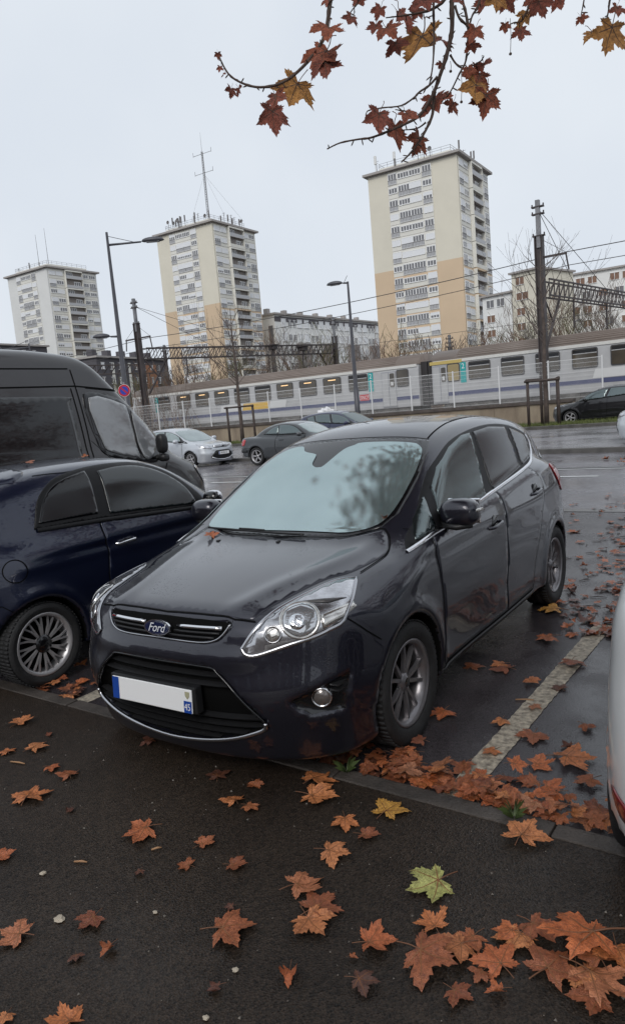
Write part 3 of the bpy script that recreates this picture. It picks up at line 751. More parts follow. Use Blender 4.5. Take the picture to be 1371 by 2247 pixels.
        pr = [(-.085, .012), (-.23, .085), (-.245, .062), (-.175, .0), (-.10, -.045)]
        VF = patch(sk, pr, None, .0065, .02, .004, fl); VF = VF if s > 0 else mirror(*VF); mesh_obj('side_reflector', *VF, M_LENS2, lo, True)
        pr = [(.02, .088), (-.10, .10), (-.20, .105), (-.12, .075), (-.05, .082)]
        VF = patch(sk, pr, None, .0065, .02, .004, fl); VF = VF if s > 0 else mirror(*VF); mesh_obj('dark_lamp_liner', *VF, M_LINER, lo, True)
    both('tail_lamp', patch(sk, smooth_poly([(2.80,1.105),(2.97,1.09),(3.10,1.0),(3.06,.87),(2.93,.93)], True, 3), 'side', .008, .02), M_RED, root)
    # ---- grilles
    fcs, pls = ncs(*CMAX['fc']), ncs(*CMAX['pl'])
    fy = lambda x, z: float(fcs(z)+pls(abs(x)))
    V, F = patch(sk, sym(LGR), 'front', .002, .03, 0); lg = mesh_obj('lower_grille', V, F, M_SEAM, root, True)
    def half_at(poly, z):
        xs = []
        for i in range(len(poly)-1):
            (xa, za), (xb, zb_) = poly[i], poly[i+1]
            if (za-z)*(zb_-z) <= 0 and za != zb_: xs.append(xa+(xb-xa)*(z-za)/(zb_-za))
        return max(xs) if xs else 0
    for z in (.575, .535, .385, .345, .305, .268):
        w = half_at(LGR, z)-.012; b = MB()
        xs = [(-w+2*w*i/14) for i in range(15)]
        for i in range(14):
            p, q = xs[i], xs[i+1]; yp, yq = fy(p, z)+.022, fy(q, z)+.022
            b.add([(p, yp, z-.010), (q, yq, z-.010), (q, yq-.012, z), (p, yp-.012, z), (q, yq+.02, z+.010), (p, yp+.02, z+.010)], [(0, 1, 2, 3), (3, 2, 4, 5), (1, 0, 5, 4)])
        b.build('grille_slat', M_BLACK, lg)
    tr = [(a, fy(a, b)-.004, b) for a, b in smooth_poly(sym(LGR[4:][::1])[0:0] or LGR[5:]+[(-a, b) for a, b in reversed(LGR[5:-1])], False, 4)]
    b = MB(); b.tube(tr, .0105, 8); b.build('chrome_lip', M_SATIN, lg, True)
    tr = [(a, fy(a, b)-.002, b) for a, b in smooth_poly([(-a, b) for a, b in reversed(LGR[1:6])]+[(a, b) for a, b in LGR[:6]], False, 4)]
    b = MB(); b.tube(tr, .0055, 6); b.build('grille_surround', M_GLOSSBLACK, lg, True)
    V, F = patch(sk, sym(UGR), 'front', .002, .03, 0); ug = mesh_obj('upper_grille', V, F, M_SEAM, root, True)
    for s in (-1, 1):
        b = MB()
        for z, x0, x1, m, rr in ((.784, .105, .355, 0, .0095), (.762, .09, .345, 1, .006), (.742, .03, .32, 1, .006)):
            b.tube([(s*(x0+(x1-x0)*i/6), fy(x0+(x1-x0)*i/6, z)+.002, z+.002*i/6) for i in range(7)], rr, 8, m)
        b.build('grille_bar', [M_CHROME, M_BLACK], ug, True)
    tr = [(a, fy(a, b)-.002, b) for a, b in smooth_poly([(-a, b) for a, b in reversed(UGR[2:-1])]+[(0, .724)]+[(a, b) for a, b in UGR[2:-1]][::-1][0:0]+[(a, b) for a, b in reversed(UGR[2:-1])], False, 4)]
    tr = [(a, fy(a, b)-.002, b) for a, b in smooth_poly([(-.395,.806),(-.368,.765),(-.325,.735),(-.24,.722),(0,.724),(.24,.722),(.325,.735),(.368,.765),(.395,.806)], False, 4)]
    b = MB(); b.tube(tr, .0045, 6); b.build('chrome_surround', M_SATIN, ug, True)
    # ---- oval badge
    TB = frame_T((0.002, -.822, .772), (1, 0, 0), (0, .22, 1), (0, -1, .22))
    b = MB(); el = lambda a, c: [(a*math.cos(t), c*math.sin(t)) for t in (2*math.pi*i/36 for i in range(36))]
    b.prism(el(.084, .037), TB, .012, 0); b.prism(el(.078, .032), TB, .0135, 1); b.prism(el(.0735, .0285), TB, .0142, 0); b.prism(el(.0715, .0268), TB, .015, 1)
    bd = b.build('badge', [M_CHROME, mat('badge_blue', (.006, .012, .05), .12, coat=1)], root)
    text_obj('badge_script', 'Ford', TB @ Matrix.Translation((0, -.001, .0158)), .058, mat('script_silver', (.75, .76, .78), .35), bd, shear=.35, sx=.95)
    # ---- fog lamps
    for s in (1, -1):
        V, F = patch(sk, FOG, 'front', .002, .02, 0)
        if s < 0: V, F = mirror(V, F)
        fp = mesh_obj('fog_lamp_pocket', V, F, M_GLOSSBLACK, root, True)
        T = frame_T((s*.752, -.618, .463), (1, s*.55, 0), (0, 0, 1), (s*.45, -1, 0)); q = MB()
        q.lathe([(.046, -.03), (.046, .004), (.041, .008), (.037, .002)], T, 24, 0); q.lathe([(.038, .0), (.03, .008), (.001, .012)], T, 24, 1)
        q.build('fog_lamp', [M_CHROME, M_FOGLENS], fp, True)
        q = MB()
        for z in (.515, .49): q.box((s*.80-.022, -.585, z-.004), (s*.80+.022, -.50, z+.004))
        q.build('pocket_fin', M_BLACK, fp)
    plate(root, (-.022, -.898, .468), 0, None, R(-4))
    q = MB(); q.bbox((-.30, -.888, .405), (.255, -.84, .533), .008); q.build('plate_holder', M_BLACK, root)
    # ---- door furniture
    handle(root, sk, 1.285, .893, PT, .20, .08); handle(root, sk, 2.19, .979, PT, .19, .10)
    for s in (1, -1):
        def cut(f, x, y, z): return smax(f, (y-.685), .012)
        T = Matrix.Identity(4) if s > 0 else Matrix.Scale(-1, 4, (1, 0, 0))
        mo = rounded(root, 'door_mirror', (.935, .62, 1.085), (.112, .085, .080), 2.6, [PT], T, .011, cut)
        if s < 0: mo.data.flip_normals()
        q = MB(); q.tube([(s*.80, .60, 1.015), (s*.88, .62, 1.02), (s*.90, .62, 1.035)], [.03, .026, .03], 8); q.build('mirror_arm', M_BLACK, mo, True)
        q = MB(); q.bbox((.84, .675, 1.015) if s > 0 else (-1.03, .675, 1.015), (1.03, .692, 1.155) if s > 0 else (-.84, .692, 1.155), .006); q.build('mirror_glass', M_CHROME, mo)
        q = MB(); q.tube([(s*1.01, .56, 1.10), (s*1.042, .60, 1.10), (s*1.05, .655, 1.098)], .011, 8); q.build('repeater_lamp', M_LENS2, mo, True)
        q = MB(); q.tube([(s*.86, .56, 1.02), (s*.935, .555, 1.012), (s*1.01, .60, 1.02)], .018, 8); q.build('lower_cover', M_BLACK, mo, True)
    for (x, s) in ((.79, 1), (-.79, -1)):
        for y in (0, 2.648): wheel(root, x, y, .316, .216, .205, 'twin5', s, rm=M_RIMDARK)
    return root, sk

M_MIST = mat('misted_glass', (.10, .135, .135), .0, spec=.5, col2=(.19, .245, .245), vscale=3.5, bump=.012, bscale=140)
M_MIST.node_tree.nodes['Principled BSDF'].inputs['IOR'].default_value = 5.0
M_MIST.node_tree.nodes['Principled BSDF'].inputs['Specular Tint'].default_value = (.84, 1, 1, 1)
M_LAMPBASE = mat('lamp_chrome', (.52, .52, .54), .16, metal=.9, coat=1.0, var=.35, vscale=7, bump=.12, bscale=14)
M_LENS2 = mat('lamp_bowl', (.62, .60, .57), .12, metal=.85, coat=1.0, var=.25, vscale=24)
M_BULB = mat('bulb_chrome', (.85, .86, .88), .10, metal=1.0, bump=.8, bscale=40)
M_LINER = mat('lamp_liner', (.05, .045, .045), .3)
M_RIMDARK = mat('alloy_dark', (.20, .19, .20), .30, metal=.6, coat=.4, var=.15, vscale=20)
M_FOGLENS = mat('fog_lens', (.16, .14, .13), .12, metal=.4, coat=1.0)
CMAX_ROOT, CMAX_SK = build_cmax()
# ------------------------------------------------------------------ small navy hatchback on the left
def fiat_extra(x, y, z, side, top, front):
    side = side-.010*np.exp(-((z-(.80+.012*y))/.035)**2)*sstep(-.3, .2, y)*(1-sstep(2.3, 2.8, y))
    return side, top, front
FIAT = dict(
    fc=([.12,.3,.5,.65,.75,.85,.95], [-.60,-.66,-.69,-.67,-.60,-.45,-.2]), pl=([0,.3,.5,.65,.75,.85], [0,.03,.10,.2,.34,.6]),
    hz=([-.7,-.5,-.2,.1,.4,.8,1.4,2.0,2.5,2.9], [.66,.80,.90,.955,.985,.985,.995,1.01,1.0,.88]),
    cw=([0,.3,.5,.65,.8], [0,-.01,-.035,-.075,-.16]), cf=([-.7,0,.4,3], [1,1,.4,.35]),
    wm=([-.7,-.3,0,.6,1.2,1.8,2.3,2.6,2.85], [.78,.80,.812,.802,.805,.812,.815,.79,.72]),
    zp=([.1,.2,.35,.55,.75,.9,1.05,1.2], [-.06,-.03,-.01,0,-.012,-.035,-.075,-.14]), zb=([-.7,-.3,.3,2.0,2.3,2.9], [.17,.18,.2,.2,.22,.28]),
    rc=([.2,.4,.6,.8,1.0,1.2,1.4], [2.80,2.87,2.88,2.85,2.78,2.68,2.5]), rp=([0,.4,.6,.7,.82], [0,-.05,-.14,-.24,-.45]),
    rz=([.6,.8,1.0,1.3,1.6,2.0,2.3,2.5,2.7], [1.29,1.40,1.455,1.493,1.502,1.487,1.445,1.39,1.31]), rw=([0,.3,.5,.6,.7], [0,-.015,-.05,-.09,-.15]),
    gy=([0,.4,1.2,1.8,2.3,2.7], [-.04,-.01,0,-.005,-.04,-.12]), ws=(.06,.955,.78,1.42,.12), gs=(.765,1.0,.34,.12), rg=(2.62,1.37,.55,.25), gz0=.9,
    arch=(0,.325,(0,2.30)), wr=.29, wx=.50, extra=fiat_extra, kg=(.06,.09,.10), ku=.06)
#BUILD
M_FIATGLASS = mat('green_glass', (.010, .014, .015), .03, spec=.9, bump=.03, bscale=160)
def build_fiat():
    root = empty('small_hatchback', (-5.13, 5.07, 0), math.pi)
    tag(root, 'small navy blue hatchback parked tail towards the camera beside the van', 'car')
    PT = paint('fiat_paint', (.008, .012, .035), .45)
    body, sk = car_body(root, car_F(FIAT), (-.9, -.8, .1), (.9, 3.0, 1.6), .024, PT, .29, (0, 2.30), .325, wx=.5)
    both('window_surround', patch(sk, smooth_poly([(2.215,1.068),(2.13,1.245),(2.0,1.35),(1.85,1.402),(1.6,1.432),(1.33,1.435),(1.1,1.413),(.90,1.335),(.72,1.20),(.60,1.06),(.62,.985),(1.686,1.052)], True, 3, (0, 10)), 'side', .005, .018), M_TRIM, root)
    both('rear_side_window', patch(sk, smooth_poly([(2.172,1.10),(2.10,1.224),(2.0,1.316),(1.856,1.369),(1.645,1.405),(1.66,1.279),(1.69,1.092)], True, 3, (0, 4, 6)), 'side', .010, .016), M_GLASS_T, root)
    both('door_window', patch(sk, smooth_poly([(1.54,1.391),(1.338,1.402),(1.138,1.386),(.954,1.322),(.79,1.202),(.717,1.092),(.70,1.015),(1.585,1.075)], True, 3, (0, 6, 7)), 'side', .010, .016), M_FIATGLASS, root)
    gap = smooth_poly([(1.60,1.415),(1.69,1.08),(1.70,.90),(1.69,.80),(1.72,.6),(1.70,.38),(1.62,.27)], False, 4); gf = smooth_poly([(.64,.985),(.56,.8),(.56,.5),(.62,.27)], False, 4)
    both('door', patch(sk, inset(gf+gap[::-1][:-5]+[(1.68,1.045)], .004), 'side', .0035, .03), PT, root)
    for ln in (gap, gf, [(1.62,.27),(.62,.27)]): seam(sk, root, ln, 'side', .008)
    seam(sk, root, [(2.2,1.06),(1.686,1.042),(.62,.978)], 'side', .030, .011, M_TRIM, 'belt_moulding', bulge=.005)
    handle(root, sk, 1.51, .856, M_CHROME, .19, -.06)
    fc = [(2.438+.075*math.cos(a), .832+.075*math.sin(a)) for a in (2*math.pi*i/28 for i in range(29))]
    seam(sk, root, fc, 'side', .007, .004, name='filler_flap_gap', sides=(-1,))
    V, F = patch(sk, sym([(0,1.35),(.44,1.33),(.54,1.22),(.56,1.05),(0,1.03)]), 'rear', .004, .04); mesh_obj('rear_window', V, F, M_GLASS_T, root, True)
    V, F = patch(sk, sym([(0,2.06),(.46,2.08),(.52,2.20),(.47,2.34),(0,2.40)]), 'top', .018, .03, .03); mesh_obj('roof_spoiler', V, F, PT, root, True)
    V, F = patch(sk, sym([(0,.12),(.45,.19),(.62,.33),(.60,.55),(.54,.74),(0,.72)]), 'top', .004, .05); mesh_obj('windscreen', V, F, M_GLASS, root, True)
    both('tail_lamp', patch(sk, smooth_poly([(2.60,.97),(2.68,.95),(2.74,.8),(2.70,.66),(2.62,.70)], True, 3), 'side', .008, .02), M_RED, root)
    seam(sk, root, [(2.42,.50),(2.55,.62),(2.75,.64)], 'side', .007)
    seam(sk, root, [(.50,.9),(.545,1.3),(.555,1.8),(.52,2.05)], 'top', .008, .003)
    for s in (1, -1):
        def cut(f, x, y, z): return smax(f, (.66-y)*-1+.0-(.0), .01) if False else f
        T = Matrix.Identity(4) if s > 0 else Matrix.Scale(-1, 4, (1, 0, 0))
        mo = rounded(root, 'door_mirror', (.86, .60, 1.04), (.085, .06, .068), 2.5, [M_GLOSSBLACK], T, .012)
        if s < 0: mo.data.flip_normals()
        c = rounded(mo, 'mirror_cap', (.862, .578, 1.052), (.083, .05, .062), 2.5, [M_CHROME], T, .012)
        if s < 0: c.data.flip_normals()
        q = MB(); q.tube([(s*.74, .62, 1.0), (s*.82, .61, 1.015)], .025, 8); q.build('mirror_arm', M_BLACK, mo, True)
        for y in (0, 2.30): wheel(root, s*.715, y, .29, .212, .185, 'multi', s)
    an = MB(); an.tube([(0, .86, 1.40), (0, 1.1, 1.62)], [.006, .003], 6); an.build('aerial', M_BLACK, root)
    return root, sk
FIAT_ROOT, FIAT_SK = build_fiat()
# ------------------------------------------------------------------ black panel van
VAN = dict(
    fc=([.2,.4,.6,.8,1.0,1.15,1.3], [-1.05,-1.10,-1.12,-1.10,-1.03,-.9,-.55]), pl=([0,.4,.65,.8,.9,1.0], [0,.04,.12,.25,.42,.75]),
    hz=([-1.1,-.85,-.6,-.3,0,.5,1,2,5,5.2], [.99,1.165,1.27,1.37,1.44,1.45,1.47,1.5,1.5,1.5]), cw=([0,.4,.7,.9,1.0], [0,-.02,-.06,-.12,-.2]), cf=([-1,0,.6,6], [1,.8,.3,.2]),
    wm=([-1,-.5,0,.6,1.5,3,5], [.93,.96,.975,.98,.985,.985,.97]), zp=([.2,.4,.7,1.0,1.3,1.7,2.2,2.6], [-.05,-.01,0,-.004,-.015,-.05,-.12,-.2]),
    zb=([-1,0,5], [.25,.32,.35]), rc=([.3,2.6], [5.0,4.95]), rp=([0,.7,1.0], [0,-.01,-.1]),
    rz=([.35,.8,1.2,1.6,2.0,2.5,3.5,5], [2.42,2.59,2.655,2.685,2.69,2.69,2.69,2.67]), rw=([0,.4,.7,.85,1.0], [0,-.012,-.045,-.09,-.18]),
    gy=([-.2,.4,1.2,2,5], [-.10,-.03,0,0,-.01]), ws=(-.42,1.40,.42,2.30,.22), gs=(.975,1.3,.10,.09), rg=(4.9,2.4,.05,.05), gz0=1.15,
    arch=(0,.40,(0,3.66)), wr=.35, wx=.62, kg=(.10,.12,.14), ku=.08)
#BUILD
def build_van():
    root = empty('panel_van', (-7.95, 6.5, 0), math.pi)
    tag(root, 'black high-roofed panel van parked behind the navy hatchback', 'van')
    PT = mat('van_paint', (.030, .027, .028), .28, metal=.3, coat=.8, coat_rough=.08, var=.12, vscale=2)
    body, sk = car_body(root, car_F(VAN), (-1.1, -1.2, .2), (1.1, 5.2, 2.8), .042, PT, .35, (0, 3.66), .40, wx=.62)
    sr = both('window_surround', patch(sk, smooth_poly([(1.03,2.13),(.48,2.05),(.22,1.84),(.02,1.60),(-.06,1.44),(.12,1.25),(.45,1.27),(.86,1.37),(.99,1.53)], True, 3), 'side', .003, .05), M_GLOSSBLACK, root)
    both('door_window', patch(sk, smooth_poly([(.964,2.08),(.486,1.993),(.413,1.871),(.405,1.35),(.45,1.325),(.82,1.42),(.92,1.55)], True, 3), 'side', .012, .035), M_VANGLASS, root)
    both('quarter_window', patch(sk, smooth_poly([(.344,1.90),(.10,1.632),(.03,1.46),(.16,1.315),(.34,1.325)], True, 3), 'side', .012, .035), M_VANGLASS, root)
    V, F = patch(sk, sym([(0,-.33),(.5,-.27),(.72,-.12),(.70,.1),(.63,.36),(0,.40)]), 'top', .005, .06); mesh_obj('windscreen', V, F, M_GLASS, root, True)
    both('blank_window_panel', patch(sk, smooth_poly([(3.3,2.14),(1.36,2.11),(1.24,2.03),(1.23,1.7),(1.25,1.42),(1.36,1.33),(3.3,1.33)], True, 3, (0, 6)), 'side', .008, .06), M_GLOSSBLACK, root)
    for ln in ([(1.10,2.42),(1.095,2.0),(1.10,1.4),(1.12,.5)], [(.96,2.20),(.5,2.15)], [(-.05,1.2),(.1,.9),(.15,.5)], [(1.17,2.20),(1.165,1.4),(1.18,.5)]): seam(sk, root, smooth_poly(ln, False, 4), 'side', .012)
    seam(sk, root, [(4.5,2.45),(1.13,2.43)], 'side', .014); seam(sk, root, [(4.5,2.24),(1.10,2.225),(.45,2.16),(.1,1.86)], 'side', .016, .005)
    seam(sk, root, [(.87,-.40),(.84,-.72),(.70,-.98),(.4,-1.06)], 'top', .010)
    both('headlamp', patch(sk, smooth_poly([(-.62,1.10),(-.84,1.06),(-.98,.92),(-1.0,.80),(-.86,.82),(-.72,.96)], True, 3), 'side', .010, .03), M_LAMPBASE, root)
    V, F = patch(sk, sym([(0,.86),(.5,.86),(.56,.72),(.5,.60),(0,.58)]), 'front', .006, .05); mesh_obj('grille', V, F, M_BLACK, root, True)
    both('front_door_handle', ribbon(curve_on(sk, [(.86,1.13),(1.04,1.14)], 'side', .02), .035, .015), M_BLACK, root)
    for s in (1, -1):
        T = Matrix.Identity(4) if s > 0 else Matrix.Scale(-1, 4, (1, 0, 0))
        mo = rounded(root, 'door_mirror', (1.07, .10, 1.46), (.07, .065, .125), 3.0, [M_BLACK], T, .02)
        if s < 0: mo.data.flip_normals()
        l = rounded(mo, 'lower_mirror', (1.07, .09, 1.28), (.065, .06, .05), 3.0, [M_BLACK], T, .02)
        if s < 0: l.data.flip_normals()
        q = MB(); q.tube([(s*.92, .10, 1.28), (s*1.06, .07, 1.30)], .04, 6); q.build('mirror_arm', M_BLACK, mo)
        for y in (0, 3.66): wheel(root, s*.86, y, .35, .215, .22, 'five', s, False)
    # things seen inside the cab
    for x in (-.45, .45):
        q = MB(); q.bbox((x-.24, .62, 1.0), (x+.24, .76, 1.75), .06); q.build('seat', mat('seat_cloth', (.04, .04, .045), .9), root, True)
    return root
M_VANGLASS = mat('van_glass', (.16, .165, .17), .06, spec=.8, coat=1.0, col2=(.30, .31, .32), vscale=1.1)
VAN_ROOT = build_van()
# ------------------------------------------------------------------ the other cars
_D = dict(CMAX); _D['carve'] = ()
BASE_P, BASE_Q = polygonise(car_F(_D), (-1, -1, .08), (1, 3.6, 1.7), .045)
def other_car(name, loc, rz, sc, label, PT, rim='five', glass=M_GLASS, front=None, plate_text=None):
    sx, sy, sz = sc; root = empty(name, loc, rz); tag(root, label, 'car')
    P = BASE_P*np.array(sc); Q = BASE_Q; ce = P[Q].mean(1); fm = np.zeros(len(Q), int); wr = .316*sz
    for yc in (0, 2.648*sy): fm[(np.hypot((ce[:, 1]-yc)/sy, (ce[:, 2]-wr)/sz) < .358) & (ce[:, 2] < .72*sz)] = 1
    mesh_obj('body', P, Q, [PT, M_SEAM], root, True, fm); sk = Skin(P, Q)
    S = lambda pl: [(a*sy, b*sz) for a, b in pl]; X = lambda pl: [(a*sx, b*sz) for a, b in pl]; TT = lambda pl: [(a*sx, b*sy) for a, b in pl]
    dlo = [(.18,.96),(.41,.992),(.65,1.008),(1.0,1.04),(1.5,1.086),(2.14,1.14),(2.55,1.185),(2.73,1.235),(2.80,1.31),(2.79,1.385),(2.45,1.465),(2.05,1.50),(1.6,1.489),(1.21,1.439),(.9,1.34),(.7,1.24),(.42,1.07)]
    both('window_surround', patch(sk, S(dlo), 'side', .006, .05), M_GLOSSBLACK, root)
    for nm, pl in (('front_door_window', [(1.50,1.462),(1.36,1.09),(.62,1.03),(.55,1.08),(.69,1.212),(.87,1.31),(1.15,1.407)]), ('rear_door_window', [(1.60,1.465),(1.96,1.478),(2.31,1.453),(2.20,1.17),(1.46,1.10)]), ('rear_quarter_window', [(2.40,1.44),(2.70,1.375),(2.66,1.25),(2.28,1.18)])):
        both(nm, patch(sk, S(pl), 'side', .012, .05), glass, root)
    V, F = patch(sk, TT(sym([(0,.20),(.34,.22),(.55,.30),(.64,.44),(.635,.73),(.60,.95),(.55,1.09),(0,1.075)])), 'top', .008, .06); mesh_obj('windscreen', V, F, glass, root, True)
    for ln in ([(.41,.98),(.42,.72),(.40,.28)], [(1.487,1.075),(1.473,.735),(1.443,.285)], [(2.3,1.145),(2.36,.917),(2.108,.575),(1.99,.295)]): seam(sk, root, S(ln), 'side', .012, .006)
    lamp = [(.47,-.781,.70),(.513,-.769,.674),(.716,-.624,.729),(.811,-.477,.776),(.768,-.285,.857),(.722,-.178,.89),(.598,-.452,.870),(.527,-.703,.806)]
    for s in (1, -1):
        V, F = patch(sk, [(a*sx, c*sz+.601*b*sy+.004) for a, b, c in lamp], 'nose', .010, .04)
        if s < 0: V, F = mirror(V, F)
        lo = mesh_obj('headlamp', V, F, M_LAMPBASE, root, True)
    if name == 'white_hatchback': V, F = patch(sk, [(.50,.95),(.66,.93),(.70,.80),(.52,.82)], 'rear', .008, .03); both('tail_lamp', (V, F), M_RED, root)
    else: both('tail_lamp', patch(sk, S([(2.80,1.105),(2.97,1.09),(3.10,1.0),(3.06,.87),(2.93,.93)]), 'side', .010, .03), M_RED, root)
    V, F = patch(sk, X(sym(LGR)), 'front', .008, .05); lg = mesh_obj('lower_grille', V, F, M_BLACK, root, True)
    V, F = patch(sk, X(sym(UGR)), 'front', .008, .05); ug = mesh_obj('upper_grille', V, F, M_BLACK, root, True)
    handle(root, sk, 1.285*sy, .893*sz, PT, .20, .08, recess=False)
    for s in (1, -1):
        T = Matrix.Identity(4) if s > 0 else Matrix.Scale(-1, 4, (1, 0, 0))
        mo = rounded(root, 'door_mirror', (.98*sx, .62*sy, 1.07*sz), (.11, .08, .08), 2.6, [PT], T, .03)
        if s < 0: mo.data.flip_normals()
        for y in (0, 2.648*sy): wheel(root, s*.79*sx, y, .316*sz, .22*sz, .205, rim, s, False)
    if front: front(root, sk, sx, sy, sz)
    if plate_text is not None: plate(root, (0, -.905*sy, .50*sz), 0, plate_text, 0, dept=False)
    return root, sk
def c4_front(root, sk, sx, sy, sz):
    for z in (.792, .758):
        for s in (-1, 1):
            q = MB(); q.tube([(s*.40*sx, -.80*sy, (z+.012)*sz), (s*.25, -.84*sy, z*sz), (s*.10, -.86*sy, z*sz), (0.0, -.875*sy, (z+.06)*sz)], .016, 6); q.build('chevron_bar', M_CHROME, root, True)
    q = MB(); q.tube([(-.52*sx, -.80*sy, .36*sz), (-.3*sx, -.85*sy, .27*sz), (0, -.87*sy, .24*sz), (.3*sx, -.85*sy, .27*sz), (.52*sx, -.80*sy, .36*sz)], .02, 6); q.build('lower_trim', M_CHROME, root, True)
PT_SILVER = paint('silver_paint', (.50, .52, .55), .5, False); PT_BLACK = paint('black_paint', (.008, .008, .010), .3, False)
PT_BLUE = paint('blue_paint', (.012, .016, .055), .4, False); PT_WHITE = paint('white_paint', (.82, .83, .82), 0, True, .35); PT_ICE = paint('ice_paint', (.58, .62, .65), .1, False)
M_GLASSMIST = mat('misted_car_glass', (.16, .21, .21), .1, spec=.8, coat=1.0, col2=(.24, .30, .30), vscale=2)
other_car('silver_hatchback', (-18.85, 19.75, 0), R(86), (.98, .98, .915), 'silver hatchback facing right across the road, behind the van nose', PT_SILVER, 'five', M_GLASSMIST, c4_front, 'BP-870-CG')
other_car('blue_hatchback', (-14.3, 24.2, .12), R(90), (.96, .95, .925), 'dark blue car on the far lane, only its roof showing', PT_BLUE, 'five', M_GLASS)
other_car('black_people_carrier', (-9.30, 33.75, .07), R(-90), (1.0, 1.06, .99), 'black people carrier below the railway fence on the right', PT_BLACK, 'wide5', M_GLASS)
other_car('white_van_car', (-3.72, 20.75, .12), R(-90), (1.0, 1.0, 1.0), 'white car whose nose shows at the right edge across the road', PT_ICE, 'five', M_GLASS)

# ---- dark coupe with a folding roof
CC = dict(
    fc=([.12,.3,.5,.65,.75,.85,.95], [-.80,-.85,-.87,-.84,-.74,-.5,-.2]), pl=([0,.3,.5,.65,.75,.85,.92], [0,.02,.07,.15,.26,.42,.65]),
    hz=([-.9,-.6,-.2,.2,.5,1.0,1.8,2.4,2.9,3.2,3.5], [.66,.80,.86,.91,.93,.93,.95,.975,.985,.97,.86]), cw=([0,.3,.55,.7,.85], [0,-.006,-.03,-.06,-.13]), cf=([-.9,0,.4,3.5], [1,.9,.5,.5]),
    wm=([-.9,-.4,0,.6,1.3,2.0,2.6,3.1,3.5], [.83,.87,.88,.875,.88,.885,.88,.84,.76]), zp=([.1,.2,.35,.55,.75,.9,1.05], [-.06,-.03,-.01,0,-.012,-.035,-.08]),
    zb=([-.9,-.4,.3,2.2,2.7,3.5], [.17,.19,.2,.22,.25,.33]), rc=([.2,.4,.6,.8,1.0], [3.40,3.47,3.50,3.48,3.42]), rp=([0,.4,.65,.8,.9], [0,-.03,-.12,-.25,-.42]),
    rz=([.6,.9,1.2,1.5,1.9,2.3,2.6,2.9], [1.16,1.30,1.37,1.395,1.375,1.28,1.16,1.0]), rw=([0,.3,.5,.6,.7], [0,-.012,-.04,-.07,-.12]),
    gy=([0,.4,1.2,1.8,2.4,2.8], [-.02,0,0,-.005,-.03,-.08]), ws=(.22,.90,1.05,1.36,.06), gs=(.76,.95,.38,.12), rg=(2.45,1.22,1.4,.1), gz0=.85, arch=(0,.345,(0,2.605)), wr=.31)
def build_cc():
    root = empty('grey_coupe', (-13.18, 19.75, 0), R(90)); tag(root, 'dark grey coupe seen from behind its rear wheel, next to the silver hatchback', 'car')
    PT = paint('coupe_paint', (.035, .038, .042), .4, False)
    body, sk = car_body(root, car_F(CC), (-1, -1, .1), (1, 3.7, 1.5), .04, PT, .31, (0, 2.605), .345)
    both('window_surround', patch(sk, smooth_poly([(.55,.97),(.85,1.15),(1.15,1.28),(1.5,1.325),(1.85,1.29),(2.15,1.17),(2.35,1.02),(1.5,.965)], True, 3, (0, 6)), 'side', .005, .05), M_GLOSSBLACK, root)
    both('door_window', patch(sk, smooth_poly([(.70,1.0),(.92,1.15),(1.18,1.25),(1.5,1.29),(1.68,1.28),(1.66,1.0)], True, 3, (0, 4, 5)), 'side', .010, .05), M_GLASS, root)
    both('rear_side_window', patch(sk, smooth_poly([(1.72,1.275),(1.88,1.245),(2.10,1.14),(2.24,1.03),(1.70,1.0)], True, 3, (0, 3, 4)), 'side', .010, .05), M_GLASS, root)
    V, F = patch(sk, sym([(0,.28),(.45,.36),(.60,.5),(.58,.78),(.52,1.0),(0,1.0)]), 'top', .006, .06); mesh_obj('windscreen', V, F, M_GLASSMIST, root, True)
    V, F = patch(sk, sym([(0,1.98),(.45,2.0),(.52,2.2),(.48,2.42),(0,2.45)]), 'top', .006, .06); mesh_obj('rear_window', V, F, M_GLASSMIST, root, True)
    both('tail_lamp', patch(sk, smooth_poly([(3.05,.88),(3.2,.87),(3.3,.78),(3.27,.68),(3.12,.70)], True, 3), 'side', .010, .03), M_RED, root)
    both('door', patch(sk, [(.62,.92),(1.5,.93),(1.70,.93),(1.74,.6),(1.66,.28),(.56,.27),(.54,.6)], 'side', .006, .05), PT, root)
    for ln in ([(1.70,.98),(1.75,.6),(1.66,.28)], [(.56,.96),(.54,.6),(.56,.27)], [(2.5,.60),(3.3,.58)]): seam(sk, root, smooth_poly(ln, False, 3), 'side', .012, .007)
    both('headlamp', patch(sk, smooth_poly([(-.55,.74),(-.4,.80),(-.2,.83),(-.35,.72),(-.5,.66)], True, 3), 'side', .010, .03), M_LAMPBASE, root)
    both('bumper_strip', ribbon(curve_on(sk, [(2.98,.50),(3.35,.50)], 'side', .02), .10, .012), M_BLACK, root)
    handle(root, sk, 1.5, .83, PT, .2, 0, recess=False)
    for s in (1, -1):
        T = Matrix.Identity(4) if s > 0 else Matrix.Scale(-1, 4, (1, 0, 0))
        mo = rounded(root, 'door_mirror', (.93, .68, .98), (.11, .07, .07), 2.6, [PT], T, .03)
        if s < 0: mo.data.flip_normals()
        for y in (0, 2.605): wheel(root, s*.765, y, .31, .215, .205, 'five', s, False)
    return root
build_cc()

